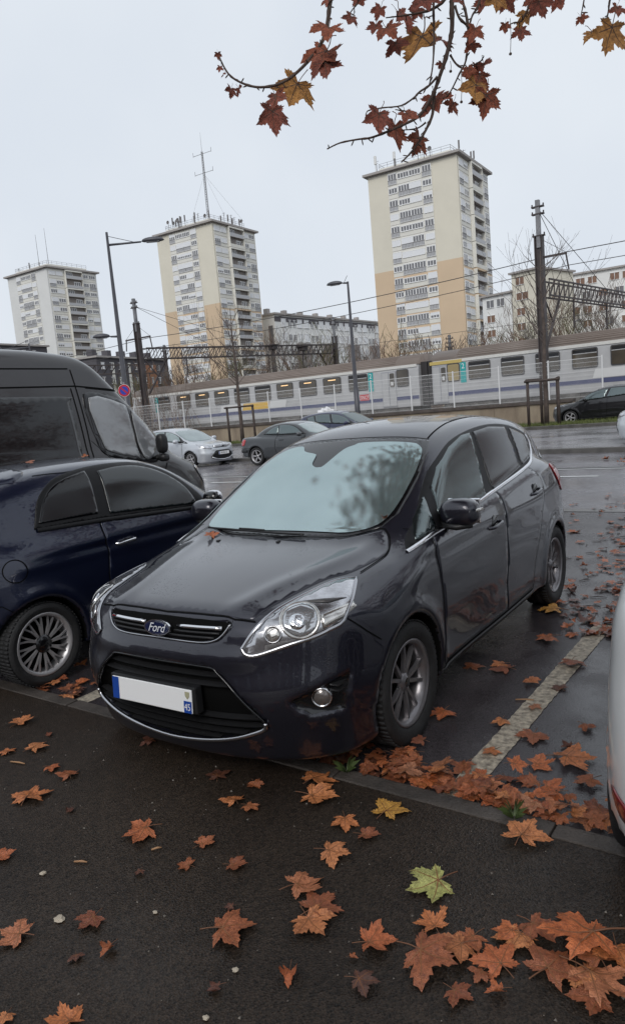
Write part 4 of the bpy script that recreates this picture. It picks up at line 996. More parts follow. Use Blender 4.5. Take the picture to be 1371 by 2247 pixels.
# ---- white car at the right edge, tail towards the camera
def build_white():
    root, sk = other_car('white_hatchback', (.262, 5.33, 0), math.pi, (.975, .985, 1.0), 'white hatchback cut off by the right edge, its tail beside the kerb', PT_WHITE, 'five', M_GLASS)
    both('rear_reflector', patch(sk, smooth_poly([(3.10,.47),(3.22,.46),(3.25,.41),(3.16,.40)], True, 3), 'side', .008, .02), mat('reflector_dark_red', (.16, .012, .012), .2, coat=.6), root)
    for ln in ([(2.9,.92),(2.72,.75),(2.66,.62)], [(2.97,.36),(3.1,.31),(3.3,.30)]): seam(sk, root, smooth_poly(ln, False, 4), 'side', .006, .006)
    return root
build_white()
# ------------------------------------------------------------------ retaining wall, fence, railway
WALL_Y = 36.0
wl = tag(empty('retaining_wall', (-25, WALL_Y, 0)), 'low stained concrete retaining wall under the railway fence', 'wall')
M_WALL = mat('stained_concrete', (.34, .28, .20), .85, col2=(.17, .13, .095), vscale=1.1, vdetail=8, bump=.4, bscale=12, stretch=(1, 1, .35))
M_COPE = mat('dark_coping', (.075, .06, .052), .7, var=.4, vscale=2)
for i in range(12):
    x0 = -24+i*4.0-9; b = MB(); b.bbox((x0+.006, 0, -.3), (x0+3.994, .3, 1.02), .012); b.build('wall_panel', M_WALL, wl)
    b = MB(); b.bbox((x0+.004, -.10, 1.02), (x0+3.996, .42, 1.17), .015); b.build('coping', M_COPE, wl)
b = MB(); b.box((-33, -.25, -.3), (15, 0, .12)); b.build('footing', mat('footing_concrete', (.16, .14, .12), .85, var=.3, vscale=2), wl)
M_FENCE = mat('fence_white', (.66, .66, .66), .5)
fn = tag(empty('railway_fence', (-25, WALL_Y+.18, 1.17)), 'white welded mesh fence along the top of the retaining wall', 'fence')
pme = None
pb = MB(); pb.bbox((-.032, -.02, 0), (.032, .045, 1.92), .008); pme = pb.build('post', M_FENCE, fn); pme.location = (-24.0, 0, 0)
FX = [-24.0+2.52*i for i in range(1, 17)]
for x in FX: obj_from('post', pme.data, fn, (x, 0, 0))
wb = MB(); Lp = 2.44
for k in range(49):
    x = .02+k*(Lp-.04)/48; wb.add([(x-.0028, 0, .04), (x+.0028, 0, .04), (x+.0028, 0, 1.86), (x-.0028, 0, 1.86)], [(0, 1, 2, 3)])
for k in range(10):
    z = .05+k*.2; r = .011 if k in (0, 2, 4, 6, 8, 9) else .007; wb.box((0, -.006, z-r/2), (Lp, .006, z+r/2))
wb.box((0, -.012, 1.84), (Lp, .012, 1.866))
p0 = wb.build('mesh_panel', M_FENCE, fn); p0.location = (-24.0+.04, .03, 0)
for x in FX[:-1]: obj_from('mesh_panel', p0.data, fn, (x+.04, .03, 0))
# track bed behind the wall
sheet('track_bed', [(-160, 36.3), (120, 36.3), (120, 62), (-160, 62)], .42, M_BALLAST)
rb = MB()
for y in (39.9-.72, 39.9+2.0-.2):
    rb.box((-150, 41.2-.75 if y < 40 else 41.2+.68, .42), (110, 41.2-.68 if y < 40 else 41.2+.75, .58))
tag(rb.build('rails', mat('rail_steel', (.12, .08, .06), .5, metal=.6)), kind='structure')

M_TGREY = mat('coach_grey', (.44, .44, .445), .35, coat=.3, var=.08, vscale=1.5)
M_TLIGHT = mat('coach_cream', (.66, .65, .62), .4, var=.06)
M_TROOF = mat('coach_roof', (.16, .125, .105), .6, col2=(.24, .20, .175), vscale=1.2, stretch=(.3, 1, 1), bump=.2, bscale=5)
M_TBLUE = mat('coach_blue', (.075, .085, .17), .5)
M_TUNDER = mat('underframe_grey', (.12, .115, .11), .8, var=.5, vscale=2.5)
M_TTEAL = mat('coach_teal', (.02, .36, .36), .4)
M_TWIN = mat('coach_glass', (.055, .048, .04), .08, spec=.7, col2=(.105, .085, .06), vscale=1.0)
M_TBLIND = mat('coach_blind', (.33, .26, .13), .6)
M_LIT = mat('coach_ceiling_lamp', (.8, .55, .3), .5, emit=((1, .62, .28), 1.1))
M_YEL = mat('poster_yellow', (.66, .40, .05), .5)
M_SIGNWHITE = mat('poster_white', (.62, .62, .62), .5)
TY = 40.5       # near side of the coaches
def coach(x0, x1, label, windows, doors, extra):
    """x0..x1 along the track; near side at y = TY"""
    root = tag(empty('railway_coach', ((x0+x1)/2, TY+1.4, .58)), label, 'train coach', 'coaches of the passing train')
    ox, oy, oz = (x0+x1)/2, TY+1.4, .58
    L = x1-x0; h = L/2; W = 1.4
    prof = [(-W, .82), (-W-.02, 1.5), (-W, 3.05), (-W+.03, 3.30), (W-.03, 3.30), (W, 3.05), (W+.02, 1.5), (W, .82)]
    b = MB(); n = len(prof)
    v = [(-h, y, z) for y, z in prof]+[(h, y, z) for y, z in prof]
    f = [tuple(range(n-1, -1, -1)), tuple(range(n, 2*n))]+[(i, (i+1) % n, n+(i+1) % n, n+i) for i in range(n)]
    b.add(v, [tuple(reversed(q)) for q in f]); body = b.build('body', M_TGREY, root)
    b = MB(); b.box((-h+.1, -W-.035, 3.19), (h-.1, -W+.1, 3.36)); b.build('cantrail', M_TLIGHT, root)
    # ribbed roof
    arc = [(-W*math.cos(math.pi*i/16), 3.34+.66*math.sin(math.pi*i/16)) for i in range(17)]
    b = MB(); v = [(-h, y, z) for y, z in arc]+[(h, y, z) for y, z in arc]; n = 17
    b.add(v, [(i, i+1, n+i+1, n+i) for i in range(n-1)]+[tuple(range(n-1, -1, -1)), tuple(range(n, 2*n))]); rf = b.build('roof', M_TROOF, root, True)
    for k in range(1, 9):
        a = math.pi*(k*.058+.02); y, z = -W*math.cos(a), 3.34+.66*math.sin(a); b = MB(); b.tube([(-h+1.6, y, z), (h-1.6, y, z)], .035, 6); b.build('roof_rib', M_TROOF, rf)
    b = MB(); b.box((-h+.05, -W-.024, 1.23), (h-.05, -W+.02, 1.47)); b.build('blue_stripe', M_TBLUE, root)
    for zz in (1.62, 1.85):
        b = MB(); b.box((-h+.05, -W-.030, zz), (h-.05, -W+.02, zz+.025)); b.build('body_flute', M_TGREY, root)
    b = MB(); b.box((-h+.6, -W+.12, .35), (h-.6, W-.12, .85))
    for k in range(7): xx = -h+4.2+k*2.7; b.box((xx, -W+.03, .22), (xx+1.7, -W+.3, .80))
    b.build('underframe', M_TUNDER, root)
    for xb in (-h+3.6, h-3.6):
        bg = MB()
        for dx in (-1.28, 1.28): bg.lathe([(.001, -.05), (.44, -.05), (.46, 0), (.44, .05), (.001, .05)], Matrix.Translation((xb+dx, -W+.62, .44)) @ Matrix.Rotation(R(90), 4, 'X'), 20)
        bg.box((xb-1.7, -W+.42, .38), (xb+1.7, -W+.52, .62)); bg.build('bogie', M_TUNDER, root)
    for s in (-1, 1):
        b = MB(); b.box((s*h-.02 if s > 0 else -h-.42, -W+.35, .75), (h+.42 if s > 0 else -h+.02, W-.35, 3.45)); b.build('gangway', mat('gangway_rubber', (.035, .032, .034), .7), root)
    def rect(xa, xb, za, zb, rad=.10):
        pts = []
        for cx, cz, a0 in ((xb-rad, zb-rad, 0), (xa+rad, zb-rad, 90), (xa+rad, za+rad, 180), (xb-rad, za+rad, 270)):
            pts += [(cx+rad*math.cos(R(a0+i*30)), cz+rad*math.sin(R(a0+i*30))) for i in range(4)]
        return pts
    TF = lambda off: frame_T((0, -W-.02+.02*0-off, 0), (1, 0, 0), (0, 0, 1))
    for (wx, ww, kind) in windows:
        xa = wx-ox; b = MB(); b.prism(rect(xa, xa+ww, 2.07, 3.12), TF(.012), .02, 0)
        wi = b.build('window', mat('window_seal', (.05, .05, .055), .5), root)
        b = MB(); b.prism(rect(xa+.05, xa+ww-.05, 2.12, 3.07, .08), TF(.022), .014, 0); b.build('pane', M_TBLIND if kind == 'blind' else M_TWIN, wi)
        if kind == 'vent':
            b = MB(); b.box((xa+.05, -W-.062, 2.83), (xa+ww-.05, -W-.02, 2.87)); b.build('transom', M_TGREY, wi)
            b = MB(); b.box((xa+.07, -W-.060, 2.875), (xa+ww-.07, -W-.03, 3.05)); b.build('vent_light', mat('vent_dark', (.012, .012, .014), .2), wi)
        if kind == 'lit':
            b = MB(); b.box((xa+ww*.30, -W-.060, 2.92), (xa+ww*.72, -W-.03, 2.97)); b.build('ceiling_light', M_LIT, wi)
    for (dx, dw) in doors:
        xa = dx-ox; b = MB(); b.box((xa, -W-.035, .86), (xa+dw, -W, 3.06)); d = b.build('door', mat('coach_door', (.30, .305, .33), .4), root)
        for q in (0, 1):
            xq = xa+.04+q*(dw/2); b = MB(); b.box((xq, -W-.055, .92), (xq+dw/2-.06, -W-.03, 3.0)); b.build('door_leaf', M_TGREY, d)
        b = MB(); b.prism(rect(xa+dw*.60, xa+dw-.09, 2.1, 2.95, .07), TF(.05), .01, 0); b.build('door_window', M_TWIN, d)
        b = MB(); b.box((xa+dw*.66, -W-.085, 2.2), (xa+dw-.16, -W-.078, 2.42)); b.build('door_notice', M_SIGNWHITE, d)
    extra(root, ox, W, TF)
    return root
def deco1(root, ox, W, TF):
    for x, tx in ((-43.75, 1), (-23.96, 1)):
        b = MB(); b.box((x-ox, -W-.032, 1.95), (x-ox+.34, -W, 3.13)); t = b.build('class_panel', M_TTEAL, root)
        text_obj('class_number', '2', frame_T((x-ox+.17, -W-.036, 2.90), (1, 0, 0), (0, 0, 1)), .42, M_WHITE, t)
    b = MB(); b.box((-24.68-ox, -W-.032, 1.42), (-24.0-ox, -W, 1.80)); t = b.build('operator_logo', mat('logo_red', (.52, .03, .04), .4), root)
    text_obj('operator_letters', 'SNCF', frame_T((-24.34-ox, -W-.037, 1.61), (1, 0, 0), (0, 0, 1)), .30, M_WHITE, t, shear=.2, sx=.85)
    def para(name, xa, xb, m, sk=.14):
        b = MB(); b.prism([(xa-ox, 1.50), (xb-ox, 1.50), (xb-ox+sk, 1.98), (xa-ox+sk, 1.98)], TF(.016), .012); return b.build(name, m, root)
    para('white_banner', -36.85, -34.7, M_SIGNWHITE); y = para('yellow_banner', -34.68, -32.25, M_YEL); w = para('white_banner', -32.23, -30.75, M_SIGNWHITE)
    rb_ = random.Random(2)                     # two lines of print too small to read
    for zz, xs, xe in ((1.82, -33.55, -32.85), (1.66, -33.9, -32.5)):
        b = MB(); x = xs
        while x < xe: w_ = rb_.uniform(.03, .09); b.box((x-ox, -W-.040, zz-.035), (x-ox+w_, -W-.034, zz+.035)); x += w_+.035
        b.build('banner_print', M_INK, y)['kind'] = 'stuff'
    b = MB(); b.prism([(-.10, .02), (-.04, .14), (.08, .16), (.12, .02), (.05, -.10), (-.06, -.08)], frame_T((-31.45-ox, -W-.036, 1.78), (1, 0, 0), (0, 0, 1)), .004); b.build('region_emblem', mat('emblem_grey', (.10, .12, .16), .5), w)
def deco2(root, ox, W, TF):
    b = MB(); b.box((-17.66-ox, -W-.032, 1.95), (-17.32-ox, -W, 3.13)); t = b.build('class_panel', M_TTEAL, root)
    text_obj('class_number', '2', frame_T((-17.49-ox, -W-.036, 2.90), (1, 0, 0), (0, 0, 1)), .42, M_WHITE, t)
    b = MB(); b.prism([(-10.2-ox, 1.50), (-6.0-ox, 1.50), (-6.0-ox, 1.98), (-10.05-ox, 1.98)], TF(.016), .012); w = b.build('white_banner', M_SIGNWHITE, root)
    text_obj('network_name', 'Rémi', frame_T((-9.15-ox, -W-.037, 1.76), (1, 0, 0), (0, 0, 1)), .40, mat('banner_navy', (.03, .05, .12), .5), w, shear=.15)
    for xa, xb in ((-9.75, -9.3), (-8.35, -7.95)): b = MB(); b.box((xa-ox, -W-.040, 1.545), (xb-ox, -W-.034, 1.575)); b.build('banner_print', M_INK, w)
    b = MB(); b.prism([(-.09, .02), (-.03, .10), (.07, .11), (.10, .02), (.03, -.08), (-.05, -.06)], frame_T((-8.2-ox, -W-.036, 1.80), (1, 0, 0), (0, 0, 1)), .004); b.build('region_emblem', mat('emblem_grey', (.10, .12, .16), .5), w)
    b = MB(); b.box((-19.62-ox, -W-.045, 3.14), (-17.55-ox, -W+.05, 3.33)); b.build('first_band', mat('band_yellow', (.55, .42, .14), .5), root)
W1 = [(-43.35, 1.28, 'vent')]+[(-41.25+1.97*i, 1.42, 'vent' if i in (3, 4) else 'lit') for i in range(8)]+[(-25.45, 1.44, 'vent'), (-21.92, .84, 'plain')]
coach(-46.4, -20.4, 'grey railway coach with yellow banner and red logo, left of the joint', W1, [(-45.3, .95), (-23.0, 1.02)], deco1)
W2 = [(-18.5, .80, 'blind')]+[(-17.15+1.97*i, 1.34, 'vent') for i in range(11)]
coach(-19.5, 6.5, 'grey railway coach with the white banner, right of the joint', W2, [(-19.45, .95), (4.9, .95)], deco2)

# ---- masts, gantries, wires
M_MAST = mat('painted_mast', (.055, .045, .045), .6, var=.4, vscale=1.5)
M_GALV = mat('galvanised', (.22, .22, .23), .5, metal=.5, var=.25, vscale=3)
M_WIRE = mat('wire_grey', (.06, .055, .055), .6)
def mast(x, y, top, step, label, arms=True, w=.21):
    r = tag(empty('catenary_mast', (x, y, 0)), label, 'mast')
    b = MB(); b.box((-w, -w*.8, 0), (-w+.05, w*.8, step)); b.box((w-.05, -w*.8, 0), (w, w*.8, step)); b.box((-w+.05, -.03, 0), (w-.05, .03, step))
    b.build('lower_column', M_MAST, r)
    b = MB(); b.box((-.10, -.10, step-.6), (.10, .10, top)); b.build('upper_column', M_GALV, r)
    for z in (step-.05, top-.35, top-.7):
        b = MB(); b.box((-.30, -.12, z), (.30, .12, z+.06)); b.tube([(-.28, 0, z+.03), (-.28, 0, z+.17)], .04, 6); b.tube([(.28, 0, z+.03), (.28, 0, z+.17)], .04, 6); b.build('insulator_bracket', M_MAST, r)
    if arms:
        for s in arms:
            b = MB(); b.box((0, -.05, step-1.15), (s*1.35, .05, step-1.05) if s > 0 else (0, .05, step-1.05)) if s > 0 else b.box((s*1.35, -.05, step-1.15), (0, .05, step-1.05))
            b.tube([(s*1.3, 0, step-1.05), (s*.1, 0, step-.2)], .012, 5); b.tube([(s*1.3, 0, step-1.1), (s*1.42, 0, step-1.9)], .045, 6); b.build('bracket_arm', M_MAST, r)
    return r
mast(-42.12, 38, 11.0, 9.2, 'dark catenary mast beside the tall double street lamp', (-1, 1))
mast(-11.97, 38, 11.1, 9.4, 'tall dark catenary mast behind the tree guard on the right', (1,))
mast(-38.3, 59, 10.2, 8.4, 'short catenary mast at the end of the gantry, left of the single street lamp', ())
m4 = at_y(985, 735, 59); mast(m4.x, 59, m4.z, m4.z-1.0, 'catenary mast seen over the train roof below the right tower', (), .17)
m5 = at_y(360, 757, 59); mast(m5.x, 59, m5.z, m5.z-.7, 'slim catenary mast below the middle tower', (), .17)
def gantry(a, b_, h, label, braces=True):
    a, b_ = Vector(a), Vector(b_); d = b_-a; Ln = d.length; d.normalize(); nrm = Vector((-d.y, d.x, 0)).normalized()*.28
    r = tag(empty('signal_gantry', a), label, 'gantry'); o = a
    for s in (-1, 1):
        for z in (0, h):
            q = MB(); q.tube([nrm*s+Vector((0, 0, z)), d*Ln+nrm*s+Vector((0, 0, z))], .055, 4); q.build('chord', M_MAST, r)
    n = int(Ln/.62); q = MB()
    for i in range(n):
        p0 = d*(Ln*i/n); p1 = d*(Ln*(i+1)/n)
        for s in (-1, 1): q.tube([p0+nrm*s, p1+nrm*s+Vector((0, 0, h))], .03, 4); q.tube([p0+nrm*s, p0+nrm*s+Vector((0, 0, h))], .022, 4)
    lat = q.build('lattice', M_MAST, r); lat['kind'] = 'stuff'
    if braces:
        for e, sg in ((0, 1), (Ln, -1)):
            q = MB(); q.tube([d*e+Vector((0, 0, -2.6)), d*(e+sg*1.9)], .08, 4); q.tube([d*e+Vector((0, 0, -.1)), d*(e+sg*1.0)+Vector((0, 0, -1.35))], .05, 4); q.build('knee_brace', M_MAST, r)
    for t in (.18, .42, .6, .8):
        q = MB(); p = d*(Ln*t); q.tube([p, p+Vector((0, 0, -1.5))], .05, 5); q.tube([p+Vector((0, 0, -1.2)), p+d*.9+Vector((0, 0, -1.0))], .035, 5); q.build('drop_bracket', M_MAST, r)
    return r
g1 = gantry((-41.9, 38.3, 6.55), (-38.4, 58.8, 6.85), .80, 'lattice gantry spanning the tracks between the two masts on the left')
e2 = at_r(1371, 668, 26.5); gantry((-11.9, 38.3, 6.45), (-9.6, 59, 6.45), .80, 'lattice gantry reaching from the tall mast out of the right edge')
a3 = at_r(180, 822, 70); b3 = at_r(365, 818, 70); gantry(a3, b3, .8, 'distant lattice gantry behind the lamp post on the left', False)
for (px, py, lb) in ((598, 762, 'left of two black signal boxes standing on the gantry'), (664, 765, 'right of two black signal boxes standing on the gantry')):
    p = at_y(px, py, 51 if px < 620 else 54.5); r = tag(empty('signal_lamp', p), lb, 'signal', 'signals on the gantry')
    q = MB(); q.bbox((-.30, -.3, -.2), (.30, .3, .2), .05); q.build('housing', M_MAST, r)
    q = MB(); q.box((-.55, -.5, .16), (.45, .3, .22)); q.build('hood', M_MAST, r)
    q = MB(); q.tube([(0, 0, -.2), (0, 0, -.75)], .05, 6); q.build('stem', M_MAST, r)
def wire(name, pts, rad, label, grp=None):
    q = MB(); o = Vector(pts[0]); q.tube([Vector(p)-o for p in pts], rad, 5); w = q.build(name, M_WIRE, None, True); w.location = o; return tag(w, label, 'cable', grp)
def sag(a, b, s, n=10):
    a, b = Vector(a), Vector(b); return [a.lerp(b, i/n)+Vector((0, 0, -4*s*(i/n)*(1-i/n))) for i in range(n+1)]
wire('feeder_cable', sag((-75, 38, 7.2), (-41.0, 38, 8.0), .15)+sag((-41.0, 38, 8.0), (-10.6, 38, 8.35), .35)[1:]+sag((-10.6, 38, 8.35), (18, 38, 8.9), .2)[1:], .022, 'upper of the two cables strung across the towers')
wire('feeder_cable', sag((-75, 38, 6.5), (-40.7, 38, 7.25), .15)+sag((-40.7, 38, 7.25), (-10.5, 38, 7.7), .35)[1:]+sag((-10.5, 38, 7.7), (18, 38, 8.1), .2)[1:], .018, 'lower of the two cables strung across the towers')
wire('stay_cable', [(-42.0, 38, 10.4), (-40.9, 45.5, 7.3)], .016, 'steeper stay cable from the top of the left mast'); wire('stay_cable', [(-42.0, 38, 10.4), (-40.0, 51, 7.5)], .016, 'flatter stay cable from the top of the left mast')
wire('stay_cable', [(-11.9, 38, 10.5), (-11.4, 42.2, 7.2)], .016, 'steeper stay cable from the top of the right mast'); wire('stay_cable', [(-11.9, 38, 10.6), (-10.8, 47, 7.2)], .016, 'flatter stay cable from the top of the right mast')
wire('contact_wire', sag((-70, 42.4, 6.1), (-36, 42.4, 5.9), .2)+sag((-36, 42.4, 5.9), (16, 42.4, 5.9), .3)[1:], .012, 'thin contact wire over the train roof')
# ------------------------------------------------------------------ tower blocks and houses
M_CREAM = mat('render_cream', (.68, .64, .54), .85, var=.05, vscale=.15)
M_TAN = mat('render_tan', (.62, .475, .33), .85, var=.05, vscale=.15)
M_PALE = mat('render_pale', (.68, .68, .665), .85, var=.06, vscale=.15)
M_BAND = mat('render_white', (.70, .685, .63), .8, var=.05, vscale=.2)
M_EAVE = mat('eave_grey', (.36, .335, .32), .8)
M_FRAME = mat('window_frame_white', (.8, .8, .8), .5)
M_PANE = mat('house_glass', (.16, .16, .17), .15, spec=.6)
M_SHUT = mat('roller_shutter', (.74, .75, .77), .6)
M_APRON = mat('balustrade_panel', (.44, .445, .46), .5)
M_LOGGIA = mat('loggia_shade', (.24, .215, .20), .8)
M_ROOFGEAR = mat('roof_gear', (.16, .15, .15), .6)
def win_mesh(w, h, n, kind, shut):
    """casement window in the plane y=0 facing -y, origin at lower left"""
    b = MB(); ap = .85 if kind == 'tall' else 0
    b.box((0, -.04, ap), (w, .02, h), 1)                                   # glass
    if ap: b.box((.02, -.10, 0), (w-.02, .02, ap-.04), 3)
    b.box((-.06, -.10, h), (w+.06, .02, h+.10), 0); b.box((-.06, -.12, -.08), (w+.06, .02, 0), 0)
    for i in range(n+1):
        x = w*i/n; b.box((x-.07, -.08, ap), (x+.07, .0, h), 0)
    b.box((0, -.08, ap), (w, 0, ap+.10), 0); b.box((0, -.08, h-.10), (w, 0, h), 0)
    if ap:
        b.box((-.05, -.16, ap-.02), (w+.05, -.08, ap+.05), 4)
        for i in range(int(w/.35)+1): x = min(w, i*.35); b.box((x-.02, -.14, 0), (x+.02, -.11, ap), 4)
    if shut: b.box((.05, -.085, h-.08-(h-ap-.1)*shut), (w-.05, -.03, h-.05), 2)
    o = b.build('window', [M_FRAME, M_PANE, M_SHUT, M_APRON, M_ROOFGEAR]); me = o.data; bpy.data.objects.remove(o); return me
WM = {}
def wmesh(w, h, n, kind, shut):
    k = (w, h, n, kind, shut)
    if k not in WM: WM[k] = win_mesh(*k)
    return WM[k]
def tower(name, loc, rz, H, fw, sw, label, upper, lower, split, seed, shutp=.45, floors=16, gear=None, bayc=M_BAND):
    """corner at the origin; front face runs to -x (faces -y), side face runs to +y (faces +x)"""
    rg = random.Random(seed); r = tag(empty(name, loc, rz), label, 'tower block', 'tower blocks behind the railway')
    hs = H*split; fp = 2.8
    b = MB(); b.box((-fw, 0, 0), (0, sw, hs), 1); b.box((-fw, 0, hs), (0, sw, H), 0); b.build('wall', [upper, lower], r)
    b = MB(); b.box((-fw-.9, -.9, H+.25), (.9, sw+.9, H+.75)); b.box((-fw-.12, -.12, H), (.12, sw+.12, H+.25)); b.build('eave', M_EAVE, r)
    b = MB(); b.box((-fw+2.0, 2.0, H+.75), (-2.0, sw-2.0, H+2.0)); b.build('roof_parapet', M_BAND, r)
    # bays on the front: A narrow, B wide, C narrow
    A0, B0, C0 = -fw*.76, -fw*.65, -fw*.375; wA, wB, wC = fw*.095, fw*.255, fw*.095
    b = MB(); b.box((A0-.15, -.10, 1.0), (C0+wC+.15, -.02, H-.2)); b.build('bay_panel', bayc, r)
    for k in range(floors):
        z = H-2.55-k*fp
        if z < 8: break
        b = MB(); b.box((A0-.15, -.16, z-.34), (C0+wC+.15, -.09, z-.18)) if False else b.box((A0-.14, -.135, z-.32), (C0+wC+.14, -.095, z-.26)); b.build('floor_line', M_EAVE, r)
        if z+0 < hs:
            b = MB(); b.box((A0-.14, -.13, z-.95), (C0+wC+.14, -.096, z-.33)); b.build('spandrel', lower, r)
        for (x0, w, n, par) in ((A0, wA, 3, 0), (B0, wB/2-.05, 4, 1), (B0+wB/2+.05, wB/2-.05, 4, 1), (C0, wC, 3, 0)):
            tall = (k+par) % 2 == 0
            u = rg.random(); sh = 1.0 if u < shutp*.75 else (.45 if u < shutp else 0)
            me = wmesh(round(w, 2), 2.15 if tall else 1.15, n, 'tall' if tall else 'short', sh)
            obj_from('window', me, r, (x0, -.12, z+(-.05 if tall else .75)))
    # side: pairs of windows either side of a two-storey loggia
    TS = Matrix.Rotation(R(90), 4, 'Z')
    def side_box(b, u0, u1, z0, z1, d0, d1, m=0): b.box((d0, u0, z0), (d1, u1, z1), m)
    b = MB(); side_box(b, .5, sw-.5, 1, H-.2, .02, .10); b.build('side_panel', bayc, r)
    l0, l1 = sw*.33, sw*.665
    for k in range(floors):
        z = H-2.55-k*fp
        if z < 8: break
        b = MB(); side_box(b, .52, sw-.52, z-.32, z-.26, .09, .14); b.build('floor_line', M_EAVE, r)
        if z < hs:
            for ua, ub in ((.52, l0), (l1, sw-.52)): b = MB(); side_box(b, ua, ub, z-.95, z-.33, .095, .125); b.build('spandrel', lower, r)
        for j, (u0, w) in enumerate(((sw*.03, 2.3), (sw*.165, 2.6), (sw*.69, 2.4), (sw*.835, 2.5))):
            tall = (k+(j in (0, 3))) % 2 == 0 and j in (0, 3)
            u = rg.random(); sh = 1.0 if u < shutp*.75 else (.45 if u < shutp else 0)
            me = wmesh(w, 2.15 if tall else 1.15, 3, 'tall' if tall else 'short', sh)
            o = obj_from('window', me, r, (.125, u0, z+(-.05 if tall else .75)), (0, 0, R(90)))
        if k % 2 == 0 and z-fp > 4:
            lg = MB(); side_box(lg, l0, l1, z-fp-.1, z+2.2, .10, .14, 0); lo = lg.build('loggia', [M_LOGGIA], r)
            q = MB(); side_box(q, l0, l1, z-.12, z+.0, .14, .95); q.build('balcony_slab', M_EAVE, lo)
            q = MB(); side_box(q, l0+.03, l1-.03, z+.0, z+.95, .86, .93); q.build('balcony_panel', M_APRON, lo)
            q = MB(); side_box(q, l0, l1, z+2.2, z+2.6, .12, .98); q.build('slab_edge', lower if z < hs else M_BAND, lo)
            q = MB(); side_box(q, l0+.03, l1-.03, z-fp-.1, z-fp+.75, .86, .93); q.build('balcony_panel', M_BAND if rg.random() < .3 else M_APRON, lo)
            for q_ in (0, 1):
                me = wmesh(2.4, 1.75, 3, 'short', 0); obj_from('loggia_window', me, lo, (.16, l0+.7+q_*2.9, z-fp*q_*1.0+.25), (0, 0, R(90)))
            for sx in (l0-.12, l1): q = MB(); side_box(q, sx, sx+.12, z-fp-.1, z+2.4, .13, .98); q.build('loggia_cheek', M_BAND, lo)
    if gear: gear(r, rg, fw, sw, H)
    return r
def gear_common(r, rg, fw, sw, H, n):
    zr = H+2.0
    q = MB()
    for (a, b_) in (((-fw+2, 2), (-2, 2)), ((-2, 2), (-2, sw-2)), ((-fw+2, 2), (-fw+2, sw-2))):
        A, B = Vector((a[0], a[1], zr)), Vector((b_[0], b_[1], zr))
        for zz in (.5, 1.0): q.tube([A+Vector((0, 0, zz)), B+Vector((0, 0, zz))], .035, 4)
        for i in range(9): p = A.lerp(B, i/8); q.tube([p, p+Vector((0, 0, 1.05))], .035, 4)
    q.build('roof_railing', M_ROOFGEAR, r)
    for i in range(n):
        s = rg.random()
        x, y = (rg.uniform(-fw+1, -1), rg.uniform(1.0, 2.4)) if s < .6 else (rg.uniform(-2.4, -1), rg.uniform(1, sw-1))
        q = MB(); h = rg.uniform(.8, 2.6); q.tube([(x, y, zr-.6), (x, y, zr+h)], .07, 5); u = rg.random()
        if u < .45: q.box((x-.16, y-.12, zr+h-1.4), (x+.16, y+.12, zr+h+.3))
        elif u < .75:
            T = frame_T((x, y-.1, zr+h*.8), (1, 0, 0), (0, 0, 1)); q.lathe([(.001, -.05), (.35, .0), (.5, .12)], T, 14)
        else: q.tube([(x-.6, y, zr+h*.9), (x+.6, y, zr+h*.9)], .04, 4); q.tube([(x-.4, y, zr+h*.7), (x+.4, y, zr+h*.7)], .04, 4)
        q.build('rooftop_antenna', M_ROOFGEAR, r)
def gear3(r, rg, fw, sw, H): 
    gear_common(r, rg, fw, sw, H, 9)
    for x, h in ((-fw*.42, 3.4), (-fw*.72, 2.6), (-fw+1.2, 2.8)): q = MB(); q.tube([(x, 2, H+1), (x, 2, H+2.2+h*.45)], .09, 5); q.bbox((x-.26, 1.75, H+2.2+h*.35), (x+.26, 2.25, H+2.2+h), .06); q.build('relay_antenna', M_PALE, r)
def gear2(r, rg, fw, sw, H):
    gear_common(r, rg, fw, sw, H, 24)
    x, y = -fw*.10-2.0, 4.0; z0 = H+1.0; z1 = z0+19.3; q = MB()
    for k in range(3):
        a = 2*math.pi*k/3; q.tube([(x+.38*math.cos(a), y+.38*math.sin(a), z0), (x+.24*math.cos(a), y+.24*math.sin(a), z1)], .06, 4)
    for i in range(30):
        z = z0+(z1-z0)*i/30; w = .38-.14*i/30; pts = [(x+w*math.cos(2*math.pi*k/3), y+w*math.sin(2*math.pi*k/3), z) for k in range(3)]
        for k in range(3): q.tube([pts[k], (pts[(k+1) % 3][0], pts[(k+1) % 3][1], z+.7)], .03, 3)
    mm = q.build('lattice_mast', M_ROOFGEAR, r)
    for z in (z1-.6, z1-5.6):
        q = MB(); q.tube([(x-3.2, y, z), (x+3.2, y, z)], .06, 4)
        for s in (-1, 1): q.tube([(x+s*3.2, y, z-.2), (x+s*3.2, y, z+1.0)], .05, 4)
        q.build('crossarm', M_ROOFGEAR, mm)
    q = MB(); q.tube([(x, y, z1), (x, y, z1+5)], [.05, .02], 4); q.build('whip', M_ROOFGEAR, mm)
    for dx, dy in ((-8, 1), (6, 8), (7, -2)):
        q = MB(); q.tube([(x, y, z1-6), (x+dx, y+dy, z0+1)], .025, 3); q.build('guy_wire', M_ROOFGEAR, mm)
def gear1(r, rg, fw, sw, H):
    gear_common(r, rg, fw, sw, H, 3)
    for x, h in ((-fw*.35, 11), (-fw*.12, 12)): q = MB(); q.tube([(x, 3, H+1.5), (x, 3, H+h+1)], [.09, .04], 5); q.build('mast_aerial', M_ROOFGEAR, r)
tower('tower_block', (-64.1, 151.2, 0), R(3.3), 52.0, 21.0, 20.0, 'tallest cream and tan tower block, right of the single street lamp', M_CREAM, M_TAN, .60, 11, .40, 17, gear3)
tower('tower_block', (-137.0, 154.6, 0), R(3.0), 54.2, 20.5, 19.5, 'cream and tan tower block with the tall lattice mast on its roof', M_CREAM, M_TAN, .61, 12, .62, 17, gear2)
